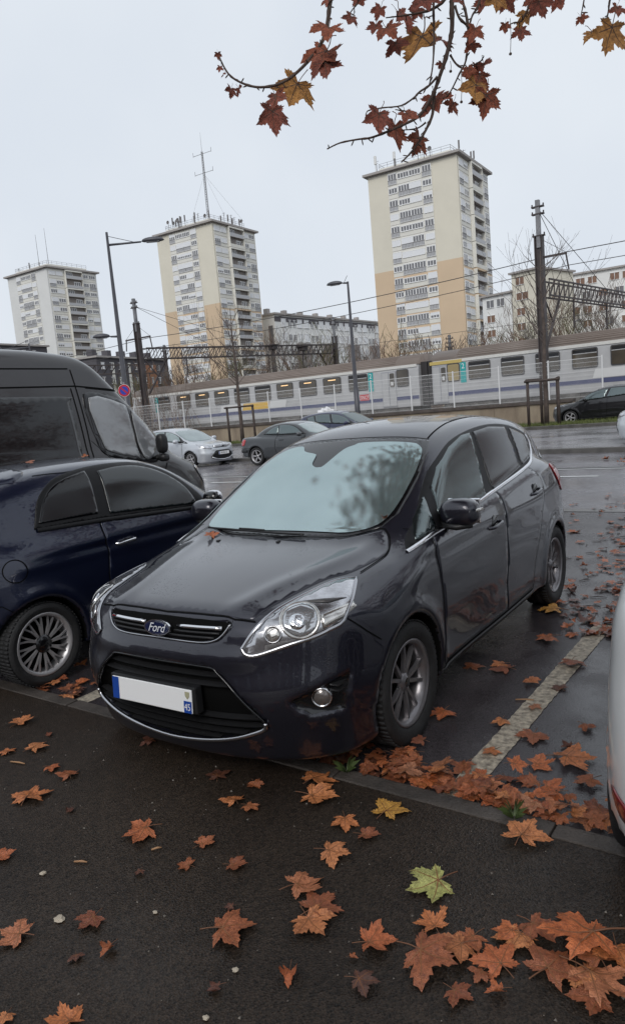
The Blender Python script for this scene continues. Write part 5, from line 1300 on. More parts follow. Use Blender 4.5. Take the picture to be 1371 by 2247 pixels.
tower('tower_block', (-200.5, 146.6, 0), R(1.5), 52.8, 20.5, 19.5, 'pale grey tower block above the black van', M_PALE, M_PALE, .3, 13, .35, 16, gear1)

def block(name, A, B, depth, H, label, m, wins, z0=3.0, fp=2.8, roofm=M_EAVE, pit=None, flip=1):
    """house front from A to B (outer face towards the camera), depth behind it; wins = rows of (u, width, height, dz, mesh args)"""
    A, B = Vector((*A, 0)), Vector((*B, 0)); d = (B-A); L = d.length; d.normalize(); n = Vector((d.y, -d.x, 0))*flip
    r = tag(empty(name, A, math.atan2(d.y, d.x)), label, 'building')
    b = MB(); b.box((0, 0, 0), (L, depth*flip, H)) if flip > 0 else b.box((0, 0, 0), (L, depth, H)); b.build('wall', m, r)
    b = MB(); b.box((-.4, -.5, H), (L+.4, depth+.4, H+.35)); b.build('roof', roofm, r)
    k = 0
    while H-2.4-k*fp > z0:
        z = H-2.3-k*fp
        for (u, me, dz) in wins(k, L):
            obj_from('window', me, r, (u, -.02, z+dz))
        k += 1
    return r, L
def plainwin(w, h, m1, m2=None, sill=True):
    b = MB(); b.box((0, -.06, 0), (w, .02, h), 0); b.box((-.08, -.10, h), (w+.08, .02, h+.08), 1); b.box((-.08, -.14, -.08), (w+.08, .02, 0), 1); b.box((w/2-.05, -.09, 0), (w/2+.05, 0, h), 1)
    o = b.build('window', [m1, m2 or M_FRAME]); me = o.data; bpy.data.objects.remove(o); return me
M_BROWN = mat('brown_shutter', (.22, .13, .09), .7); M_OCHRE = mat('ochre_blind', (.5, .30, .08), .7)
wb1, wb2, wg1, wo = plainwin(1.6, 1.3, M_BROWN), plainwin(2.4, 1.3, M_BROWN), plainwin(1.5, 1.35, M_PANE), plainwin(1.6, 1.3, M_OCHRE)
wgs, wgt = plainwin(.8, 1.2, M_PANE), plainwin(1.6, 1.5, M_SHUT)
rgc = random.Random(5)
def wins_right(k, L):
    out = []; u = 1.0
    while u < L-3:
        me = rgc.choice([wb1, wb1, wg1, wb2, wo if rgc.random() < .2 else wb1]); out.append((u, me, .2)); u += rgc.choice([2.3, 3.1, 4.2])
    return out
M_WHITEB = mat('render_offwhite', (.76, .76, .745), .85, var=.05, vscale=.2)
block('apartment_building', (-47.0, 155.4), (-8, 156.2), 14, 24.0, 'long white apartment building with brown windows on the right edge', M_WHITEB, wins_right, 3)
block('apartment_building', (-49.0, 138.2), (-43.4, 136.8), 12, 23.6, 'narrow cream block standing higher, right of the tallest tower', M_CREAM, wins_right, 3)
block('apartment_building', (-55.5, 139.6), (-49.2, 138.3), 12, 20.4, 'lower cream wing touching the tallest tower on its right', M_WHITEB, wins_right, 3)
def wins_mid(k, L):
    out = []
    for j in range(5):
        u = 2.0+j*7.6; out += [(u, wgt, .1), (u+2.4, wgs, .2), (u+3.9, wgs, .2), (u+5.3, wgt, .1)]
    return [o for o in out if o[0] < L-2]
wm_, L_ = block('white_apartment_block', (-88.2, 114.0), (-87.6, 156.0), 12, 20.0, 'long white flat-roofed building between the middle and right towers', M_WHITEB, wins_mid, 3)
for j in range(4):
    q = MB(); q.box((6.5+j*9.4, -.8, 0), (10.5+j*9.4, -.001, 14.6)); q.build('balcony_stack', mat('balcony_grey', (.26, .24, .235), .8, var=.1), wm_)
q = MB(); q.box((-.02, -.04, 18.7), (L_, -.01, 19.7)); q.build('dark_frieze', mat('frieze_dark', (.10, .09, .10), .7), wm_)
q = MB(); q.box((-.05, .5, 2), (-.005, 1.6, 18)); q.build('gable_stair', M_PANE, wm_)
wm_.location = (-140.8, 183.5, 0); wm_.scale = (1.6,)*3
for j in range(7): q = MB(); q.box((3+j*5.6, 4, 20.3), (3.9+j*5.6, 5, 21.9)); q.build('chimney', M_EAVE, wm_)
M_SLATE = mat('slate_facade', (.085, .08, .09), .8, var=.15, vscale=.4)
def wins_dark(k, L): return [(1.2+2.6*j, wgs if (j+k) % 3 else wlt, .2) for j in range(int(L/2.6)) if j % 5 != 3]
wlt = plainwin(.9, 1.2, M_SHUT)
db, L_ = block('slate_building', (-113.0, 91.0), (-117.5, 113.0), 12, 15.0, 'dark grey building with an orange strip below the wires', M_SLATE, wins_dark, 2)
for u, m in ((4.2, M_BAND), (9.4, M_BAND), (15.2, mat('orange_brick', (.34, .16, .09), .85, var=.15, vscale=.6))):
    q = MB(); q.box((u, -.06, 0), (u+(3.6 if u > 12 else .8), -.005, 14.2)); q.build('facade_strip', m, db)
for j in range(5): q = MB(); q.box((1.5+j*4.4, 2, 15.3), (2.7+j*4.4, 3.4, 16.8)); q.build('chimney', M_SLATE, db)
block('slate_building', (-136.0, 80.0), (-137.5, 98.0), 12, 20.0, 'dark grey building at the left edge above the van roof', M_SLATE, wins_dark, 3)
# ------------------------------------------------------------------ lamps, sign, young trees, scrub
M_POST = mat('post_grey', (.075, .075, .085), .45, metal=.3, var=.15, vscale=2)
M_LAMPGLASS = mat('lamp_diffuser', (.35, .36, .37), .3)
def lamp_head(parent, p, d, L):
    """flat elliptical luminaire pointing along d from p"""
    d = Vector(d).normalized(); c = Vector(p)+d*L/2; s = Vector((-d.y, d.x, 0)).normalized(); up = Vector((0, 0, 1))
    b = MB(); V = []; n, m = 14, 10
    for i in range(n+1):
        t = i/n; w = .5*L*(t-.5)*2; r = math.sqrt(max(0, 1-((t-.5)*2)**2))
        for k in range(m):
            a = 2*math.pi*k/m; V.append(c+d*w+s*(r*.20*math.cos(a))+up*(r*(.15 if math.sin(a) > 0 else .05)*math.sin(a)))
    F = [(i*m+k, i*m+(k+1) % m, (i+1)*m+(k+1) % m, (i+1)*m+k) for i in range(n) for k in range(m)]
    h = mesh_obj('lamp_head', [v for v in V], F, M_POST, parent, True)
    b = MB(); b.box((-L*.28, -.11, -.055), (L*.28, .11, -.04), 0, frame_T(c, d, s)); b.build('diffuser', M_LAMPGLASS, h)
def street_lamp(base, top, arms, label, r0=.11, r1=.05):
    r = tag(empty('street_lamp', (base[0], base[1], 0)), label, 'street lamp', 'street lamps')
    b = MB(); b.tube([(0, 0, 0), (0, 0, top*.33), (0, 0, top*.331), (0, 0, top)], [r0*1.25, r0*1.2, r0, r1], 10); b.build('pole', M_POST, r, True)
    for (dx, dy, z, L, hl) in arms:
        d = Vector((dx, dy, 0)).normalized(); b = MB(); b.tube([(0, 0, z), d*L+Vector((0, 0, z+.02))], [.05, .035], 8); a = b.build('arm', M_POST, r, True)
        if z > top*.8: b = MB(); b.tube([(0, 0, z+.35), d*L*.8+Vector((0, 0, z+.03))], .012, 5); b.build('tie_rod', M_POST, r)
        lamp_head(r, d*L+Vector((0, 0, z+.03)), d, hl)
    return r
street_lamp((-23.95, 20.6), 9.55, [(.8, .6, 9.05, 1.35, .95), (-.8, -.6, 5.4, .35, .75)], 'tall double-armed street lamp on the left beside the dark mast')
street_lamp((-19.1, 31), 7.72, [(-1, -.25, 7.66, .25, .85)], 'slim single-armed street lamp in front of the train, left of the tallest tower')
p3 = at_r(66, 770, 38); street_lamp((p3.x, p3.y), p3.z+.35, [(-.8, -.6, p3.z+.15, 1.3, .01+.6)], 'small street lamp rising just above the van roof', .07, .04)
# no-parking sign
sp = at_y(273, 857, 18.0); r = tag(empty('no_parking_sign', (sp.x, sp.y, 0), R(35)), 'round red and blue no-parking sign above the van bonnet', 'sign')
b = MB(); b.tube([(0, .04, 0), (0, .04, sp.z+.3)], .03, 8); b.build('pole', M_GALV, r, True)
TS = frame_T((0, 0, sp.z), (1, 0, 0), (0, 0, 1))
circ = lambda q: [(q*math.cos(2*math.pi*i/32), q*math.sin(2*math.pi*i/32)) for i in range(32)]
M_SRED, M_SBLUE = mat('sign_red', (.45, .02, .03), .35), mat('sign_blue', (.02, .05, .38), .35)
b = MB(); b.prism(circ(.225), TS, .006, 0); b.build('disc', M_WHITE, r); b = MB(); b.prism(circ(.215), TS, .010, 0); b.build('red_ring', M_SRED, r); b = MB(); b.prism(circ(.15), TS, .013, 0); b.build('blue_field', M_SBLUE, r)
b = MB(); b.box((-.16, -.03, .0125), (.16, .03, .016), 0, TS @ Matrix.Rotation(R(-45), 4, 'Z')); b.build('red_bar', M_SRED, r)

# ---- bare trees
M_BARK = mat('bark', (.085, .065, .055), .85, var=.4, vscale=4, bump=.5, bscale=30); M_TWIG = mat('twig', (.11, .085, .075), .85)
def grow(mb, p, d, L, r, depth, rg, spread=.5, up=.15, seg=5, minr=.004):
    pts = [Vector(p)]; rads = [r]; d = Vector(d).normalized()
    n = 4
    for i in range(n):
        d = (d+Vector((rg.uniform(-1, 1), rg.uniform(-1, 1), rg.uniform(-.6, 1)))*.12+Vector((0, 0, up*.2))).normalized()
        pts.append(pts[-1]+d*(L/n)); rads.append(max(minr, r*(1-.5*(i+1)/n)))
    mb.tube(pts, rads, seg if depth > 1 else 3, 0, False)
    if depth <= 0: return
    for k in range(rg.choice([2, 3, 3])):
        i = rg.choice([2, 3, 4]); a = Vector((rg.uniform(-1, 1), rg.uniform(-1, 1), rg.uniform(-.2, .9)))
        nd = (d+a*spread*1.6).normalized(); grow(mb, pts[i], nd, L*rg.uniform(.55, .8), rads[i]*.75, depth-1, rg, spread, up, 4, minr)
    return pts
def guarded_tree(x, y, z0, H, label, seed, gw, gh, gl, posts=2):
    rg = random.Random(seed); t = tag(empty('young_tree', (x, y, z0)), label, 'tree', 'young bare trees on the verge')
    b = MB(); pts = [(0, 0, 0), (.02, 0, 1.2), (-.02, .02, 2.4), (.04, 0, H*.55), (-.03, 0, H*.78), (.02, .02, H)]
    b.tube(pts, [.11, .10, .085, .07, .04, .012], 8); b.build('trunk', M_BARK, t, True)
    b = MB()
    for k in range(16):
        z = H*rg.uniform(.40, .93); a = rg.uniform(0, 6.28); L = (H-z)*.5+.55
        grow(b, (0, 0, z), (math.cos(a), math.sin(a), rg.uniform(.5, 1.1)), L, .020, 2, rg, .45, .1, 4, .004)
    b.build('crown', M_TWIG, t)
    g = tag(empty('tree_guard', (x, y, z0)), gl, 'tree guard', 'wooden tree guards')
    M_GUARD = mat('guard_timber', (.055, .04, .034), .75, var=.3, vscale=6)
    for (px, py) in ((-gw, 0), (gw, 0)) if posts == 2 else ((-gw, -.35), (gw, -.35), (-gw*.55, .5), (gw*.55, .5)):
        b = MB(); b.tube([(px, py, 0), (px, py, gh)], .065, 8); b.build('guard_post', M_GUARD, g, True)
    if posts == 2: rails = [((-gw-.12, -.07, gh-.06), (gw+.12, -.07, gh-.06))]
    else: rails = [((-gw-.1, -.42, gh-.08), (gw+.1, -.42, gh-.08)), ((-gw-.05, -.35, gh-.02), (-gw*.55, .55, gh-.02)), ((gw+.05, -.35, gh-.02), (gw*.55, .55, gh-.02)), ((-gw*.6, .57, gh-.08), (gw*.6, .57, gh-.08))]
    for a, c in rails: b = MB(); b.tube([a, c], .05, 6); b.build('guard_rail', M_GUARD, g, True)
guarded_tree(-26.1, 30.2, .22, 7.2, 'young bare tree in a two-post guard left of the grey coupe', 21, .92, 2.05, 'two-post timber guard round the left young tree')
guarded_tree(-9.5, 30.2, .22, 7.0, 'young bare tree in a square guard in front of the tall mast', 22, .62, 1.95, 'square four-post timber guard round the right young tree', 4)
# ---- scrub and bare trees behind the tracks
M_SCRUB = [mat('scrub_brown', (.16, .115, .09), .9), mat('scrub_grey', (.15, .13, .12), .9), mat('scrub_rust', (.19, .12, .08), .9), mat('scrub_olive', (.13, .12, .06), .9)]
def bare_tree(p, H, W, seed, label, m):
    rg = random.Random(seed); t = tag(empty('bare_tree', p), label, 'tree', 'bare trees behind the railway')
    b = MB(); b.tube([(0, 0, 0), (rg.uniform(-.2, .2), 0, H*.3), (rg.uniform(-.3, .3), 0, H*.5)], [.16, .12, .08], 6); b.build('trunk', m, t)
    b = MB()
    for k in range(13):
        z = H*rg.uniform(.05, .45); a = rg.uniform(0, 6.28); grow(b, (0, 0, z), (math.cos(a)*W, math.sin(a)*W, 1), H*.36, .06, 3, rg, .62, .1, 4, .013)
    b.build('crown', m, t)
ORD = ['', 'under the upper lattice', 'beside the slim mast', 'under its drop brackets', 'below the left signal', 'at its left gable', 'below its first balcony stack', 'below its second balcony stack', 'at its right end', 'left of its corner', 'below its left windows', 'below its middle windows', 'below its right blank strip', 'at its corner', 'below its loggias', 'left of its foot', 'just left of it', 'just right of it', 'below the gantry start', 'below the gantry middle', 'towards the right edge', 'at the right edge', 'right of the dark mast', 'behind the dark mast']
k = 0
for (px, top, r, w) in ((395, 800, 62, .8), (430, 760, 70, .7), (480, 790, 62, .8), (545, 765, 66, .8), (612, 745, 72, .8), (655, 735, 75, .8), (700, 745, 70, .9), (770, 735, 78, .8), (815, 735, 80, .8), (860, 748, 68, .8), (905, 735, 72, .8), (955, 745, 66, .8), (1015, 750, 64, .8), (1075, 730, 66, .8), (1130, 690, 72, .8), (1160, 665, 74, .8), (1215, 680, 66, .9), (1255, 640, 70, .8), (1290, 670, 66, .9), (1335, 650, 70, .8), (1371, 660, 66, .9), (350, 815, 62, .8), (300, 820, 66, .8)):
    p = at_r(px, top, r); H = p.z; k += 1
    where = 'left gantry' if px < 560 else ('white flat-roofed building' if px < 840 else ('tallest tower' if px < 1090 else 'right-hand mast'))
    kind = ['brown-twigged', 'grey-twigged', 'rust-twigged', 'olive-twigged'][k % 4]
    bare_tree((p.x, p.y, 0), H, w, 100+k, 'bare %s tree behind the train near the %s%s' % (kind, where, ', ' + ORD[k]), M_SCRUB[k % 4])
sc = MB(); rg = random.Random(77)
for i in range(420):
    px = rg.uniform(240, 1380); r = rg.uniform(55, 64); p = at_r(px, 800, r); 
    for q in range(5):
        a = rg.uniform(0, 6.28); h = rg.uniform(2.6, 4.9); sc.tube([(p.x+rg.uniform(-.6, .6), p.y, 0), (p.x+.5*math.cos(a), p.y+.5*math.sin(a), h*.55), (p.x+1.2*math.cos(a), p.y+1.0*math.sin(a), h)], [.03, .022, .008], 3, 0, False)
tag(sc.build('lineside_scrub', M_SCRUB[0]), 'brown leafless scrub along the far side of the railway', 'scrub', kind='stuff')
# white crumpled bag on the wall coping
def bag():
    p = at_y(716, 922, WALL_Y-.02); rg = random.Random(4); bm = bmesh.new(); bmesh.ops.create_icosphere(bm, subdivisions=4, radius=1)
    for v in bm.verts:
        n = v.co.copy(); k = 1+.22*math.sin(7*n.x+3*n.y)*math.cos(6*n.z+2*n.x)+.12*math.sin(17*n.x*n.z+9*n.y)
        v.co = Vector((n.x*.62*k, n.y*.32*k, max(-.25, n.z*.34*k)))
    me = bpy.data.meshes.new('plastic_bag'); bm.to_mesh(me); bm.free(); me.materials.append(mat('bag_white', (.72, .72, .73), .4))
    o = bpy.data.objects.new('plastic_bag', me); C.objects.link(o); o.location = (p.x, p.y, 1.42)
    tag(o, 'crumpled white plastic bag on the wall behind the dark blue car', 'bag')
bag()
# ------------------------------------------------------------------ unseen brick building added behind the camera to shade the footpath and darken reflections
M_BRICK = mat('dark_brick', (.16, .105, .085), .85, col2=(.11, .08, .07), vscale=3)
hb = tag(empty('added_brick_house', (-3, -15, 0)), 'unseen brick building added behind the viewer to darken the car reflections', 'building')
q = MB(); q.box((-22, -9, 0), (20, 0, 5.4)); q.build('wall', M_BRICK, hb)
q = MB(); q.prism([(0, 0), (9.8, 0), (4.9, 2.0)], frame_T((-22.4, -9.4, 5.4), (0, 1, 0), (0, 0, 1)), 42.8); q.build('roof', mat('roof_tile', (.09, .06, .05), .8, var=.3, vscale=4), hb)
wnb = plainwin(1.1, 1.6, M_PANE)
for k in range(1):
    for j in range(15): obj_from('window', wnb, hb, (19-j*2.8, .02, 1.2+k*3.1), (0, 0, math.pi))
# ------------------------------------------------------------------ plane leaves: meshes and materials
def leaf_mat(name, ramp, rough=.33, trans=0.0):
    m = bpy.data.materials.new(name); m.use_nodes = True; MATS[name] = m; nt = m.node_tree; b = nt.nodes['Principled BSDF']; L = nt.links
    oi = nt.nodes.new('ShaderNodeObjectInfo'); cr = nt.nodes.new('ShaderNodeValToRGB'); cr.color_ramp.interpolation = 'LINEAR'
    while len(cr.color_ramp.elements) < len(ramp): cr.color_ramp.elements.new(.5)
    for i, c in enumerate(ramp): cr.color_ramp.elements[i].position = i/(len(ramp)-1); cr.color_ramp.elements[i].color = (*c, 1)
    L.new(oi.outputs['Random'], cr.inputs[0])
    t = nt.nodes.new('ShaderNodeTexCoord'); n = nt.nodes.new('ShaderNodeTexNoise'); n.inputs['Scale'].default_value = 9; n.inputs['Detail'].default_value = 7; n.inputs['Roughness'].default_value = .7
    n.noise_dimensions = '4D'; L.new(t.outputs['Object'], n.inputs['Vector']); L.new(oi.outputs['Random'], n.inputs['W'])
    r2 = nt.nodes.new('ShaderNodeValToRGB'); r2.color_ramp.elements[0].position = .36; r2.color_ramp.elements[0].color = (.30, .23, .19, 1); r2.color_ramp.elements[1].position = .60; r2.color_ramp.elements[1].color = (1.15, 1.1, 1.05, 1)
    L.new(n.outputs['Fac'], r2.inputs[0])
    mx = nt.nodes.new('ShaderNodeMix'); mx.data_type = 'RGBA'; mx.blend_type = 'MULTIPLY'; mx.inputs[0].default_value = .8; L.new(cr.outputs[0], mx.inputs[6]); L.new(r2.outputs[0], mx.inputs[7]); L.new(mx.outputs[2], b.inputs['Base Color'])
    b.inputs['Roughness'].default_value = rough; b.inputs['Specular IOR Level'].default_value = .5
    n2 = nt.nodes.new('ShaderNodeTexNoise'); n2.inputs['Scale'].default_value = 34; n2.inputs['Detail'].default_value = 4; L.new(t.outputs['Object'], n2.inputs['Vector'])
    bp = nt.nodes.new('ShaderNodeBump'); bp.inputs['Strength'].default_value = .5; bp.inputs['Distance'].default_value = .02; L.new(n2.outputs['Fac'], bp.inputs['Height']); L.new(bp.outputs[0], b.inputs['Normal'])
    if trans: b.inputs['Transmission Weight'].default_value = 0; b.inputs['Subsurface Weight'].default_value = 0
    return m
ML_ORANGE = leaf_mat('leaf_orange', [(.58, .20, .07), (.62, .25, .10), (.36, .11, .05), (.60, .175, .06), (.44, .20, .11), (.52, .15, .055)])
ML_BROWN = leaf_mat('leaf_brown', [(0.3, 0.098, 0.045), (0.39, 0.128, 0.053), (0.255, 0.083, 0.045)])
ML_DARK = leaf_mat('leaf_dark', [(0.117, 0.046, 0.029), (0.156, 0.058, 0.039), (0.091, 0.039, 0.026)])
ML_YELLOW = leaf_mat('leaf_yellow', [(0.6, 0.325, 0.062), (0.525, 0.275, 0.062)])
ML_GREEN = leaf_mat('leaf_green', [(0.408, 0.432, 0.144), (0.456, 0.456, 0.156)])
ML_HRED = leaf_mat('leaf_hanging_red', [(0.39, 0.112, 0.068), (0.3, 0.09, 0.06), (0.45, 0.135, 0.068)], .5)
ML_HOCHRE = leaf_mat('leaf_hanging_ochre', [(0.594, 0.297, 0.081), (0.54, 0.257, 0.074)], .5)
M_VEIN = mat('leaf_vein', (.22, .09, .035), .6); M_STALK = mat('leaf_stalk', (.16, .07, .035), .6)
LOBES = [(-122, .50), (-98, .70), (-52, .88), (0, 1.0), (52, .88), (98, .70), (122, .50)]
def leaf_outline(rg):
    pts = []
    tips = [(-112, .62), (-56, .92), (0, 1.0), (56, .92), (112, .62)]
    tips = [(a+rg.uniform(-6, 6), r*rg.uniform(.9, 1.08)) for a, r in tips]
    sin = [.44, .52, .52, .44]
    P = lambda a, r: (r*math.sin(R(a)), r*math.cos(R(a)))
    pts.append(P(-172, .10)); pts.append(P(-142, .36))
    for i, (a, r) in enumerate(tips):
        w = rg.uniform(20, 25) if i in (1, 2, 3) else rg.uniform(16, 20)
        j = lambda: rg.uniform(.92, 1.06); pts += [P(a-w, r*.60*j()), P(a-w*.86, r*.74*j()), P(a-w*.60, r*.70*j()), P(a-w*.52, r*.83*j()), P(a-w*.24, r*.84*j()), P(a, r), P(a+w*.24, r*.84*j()), P(a+w*.52, r*.83*j()), P(a+w*.60, r*.70*j()), P(a+w*.86, r*.74*j()), P(a+w, r*.60*j())]
        if i < 4: a2 = tips[i+1][0]; pts.append(P((a+a2)/2, sin[i]*rg.uniform(.9, 1.15)))
    pts.append(P(142, .36)); pts.append(P(172, .10))
    return pts, tips
def make_leaf(seed, curl, fold, crumple, hang=False, step=.17):
    rg = random.Random(seed); ol, tips = leaf_outline(rg); n = len(ol); pts = [Vector(p) for p in ol]
    for a in np.arange(-1, 1.01, step):
        for b in np.arange(-.5, 1.01, step):
            if inside((a, b), ol) and min((a-p[0])**2+(b-p[1])**2 for p in ol) > .006: pts.append(Vector((a+rg.uniform(-.02, .02), b+rg.uniform(-.02, .02))))
    for a, r in tips:
        for q in (.2, .4, .6, .8): pts.append(Vector((math.sin(R(a))*r*q, math.cos(R(a))*r*q)))
    res = geometry.delaunay_2d_cdt(pts, [(i, (i+1) % n) for i in range(n)], [], 1, 1e-5); V2, F2 = res[0], res[2]
    ph = [rg.uniform(0, 6.28) for _ in range(6)]; ax = rg.uniform(0, 3.14)
    def z(x, y):
        r = math.hypot(x, y); a = math.degrees(math.atan2(x, y)); vd = min(abs(a-t[0]) for t in tips)
        v = -fold*r*(1-min(1, vd/28))+curl*r*r*(.6+.7*math.sin(2*math.atan2(x, y)+ph[0]))
        u = x*math.cos(ax)+y*math.sin(ax); v += crumple*(.12*math.sin(4*u+ph[1])+.07*math.sin(7*x+ph[2])*math.cos(6*y+ph[3]))+abs(curl)*.35*max(0, u)**2
        return v
    V = [Vector((p[0], p[1], z(p[0], p[1]))) for p in V2]
    if crumple > .9:       # rolled up leaf
        for i, v in enumerate(V):
            th = v.x*1.9; V[i] = Vector((math.sin(th)*.42+.05*v.y, v.y*.85, (1-math.cos(th))*.42+v.z*.4))
    zmin = min(v.z for v in V)
    b = MB(); b.add(V, [tuple(f) if (V[f[1]]-V[f[0]]).cross(V[f[2]]-V[f[0]]).z >= 0 else tuple(reversed(f)) for f in F2], 0)
    if crumple <= .9:
        for a, r in tips:
            pl = [Vector((math.sin(R(a))*r*q, math.cos(R(a))*r*q, 0)) for q in (0, .25, .5, .75, .93)]
            s = Vector((math.cos(R(a)), -math.sin(R(a)), 0)); vv = []
            for q, p in enumerate(pl): w = .016*(1-q/5.5); zz = z(p.x, p.y)+.012; vv += [Vector((p.x, p.y, zz))-s*w, Vector((p.x, p.y, zz))+s*w]
            b.add(vv, [(2*i, 2*i+1, 2*i+3, 2*i+2) for i in range(4)], 1)
    sx_ = rg.uniform(-.12, .12); st = [(0, 0, z(0, 0)), (sx_*.3, -.25, z(0, 0)+.03), (sx_*.7, -.45, z(0, 0)+.02 if not hang else .1), (sx_, -.62, z(0, 0))]
    b.tube(smooth_poly(st, False, 3), [.016]*9+[.022], 4, 2)
    o = b.build('leaf', [ML_ORANGE, M_VEIN, M_STALK], None, True); me = o.data; bpy.data.objects.remove(o)
    if not hang:
        for v in me.vertices: v.co.z -= zmin
    return me
FLAT = [make_leaf(s, .07+.04*(s % 3), .08, .40+.15*(s % 3)) for s in (1, 2, 3, 4, 5, 6, 7)]
CURL = [make_leaf(s, .14+.05*(s % 3), .11, .6) for s in (11, 12, 13, 14, 15, 16, 17)]
ROLL = [make_leaf(s, .25, .1, 1.2) for s in (21, 22, 23, 24)]
HANG = [make_leaf(s, .30, .16, .8, True) for s in (31, 32, 33, 34, 35)]
rl = random.Random(19)
def put_leaf(me, loc, size, rz, m, tilt=(0, 0), parent=None, label=None, group=None, name='fallen_leaf', M=None):
    o = bpy.data.objects.new(name if parent is None else 'leaf', me)
    if M is not None: o.matrix_world = M
    else: o.location = loc; o.rotation_euler = (tilt[0], tilt[1], rz); o.scale = (size*rl.uniform(.82, 1.08), size*rl.uniform(.85, 1.05), size*rl.uniform(.8, 1.2))
    link(o, parent)
    if m is not ML_ORANGE: o.material_slots[0].link = 'OBJECT'; o.material_slots[0].material = m
    if label: tag(o, label, 'leaf', group)
    return o
PZ = .026
def fleaf(px, py, wpx, kind, colm, label, rot=None, z=None, group=None):
    """fallen leaf whose middle is seen at a place on the ground; wpx its apparent width"""
    w0 = at_z(px, py, PZ); inpark = w0.y > 2.55
    zz = z if z is not None else (.003 if inpark else PZ); p = at_z(px, py, zz)
    d = (p-CAM_P).length; size = max(.03, wpx/CAM_F*d/(1.62 if wpx < 110 else 1.68))
    me = rl.choice({'f': FLAT, 'c': CURL, 'r': ROLL}[kind]); rz = rl.uniform(0, 6.28) if rot is None else R(rot)
    p = p-Vector((math.cos(rz+math.pi/2), math.sin(rz+math.pi/2), 0))*size*.3
    return put_leaf(me, (p.x, p.y, zz+.003+rl.uniform(0, .003)), size, rz, colm, (rl.uniform(-.06, .06), rl.uniform(-.06, .06)), None, label, group)
O, B_, D_, Y_, G_ = ML_ORANGE, ML_BROWN, ML_DARK, ML_YELLOW, ML_GREEN
c6 = lambda X, Y: (X/1.9586, 1480+Y/1.9586); c7 = lambda X, Y: (600+X/1.778, 1600+Y/1.778)
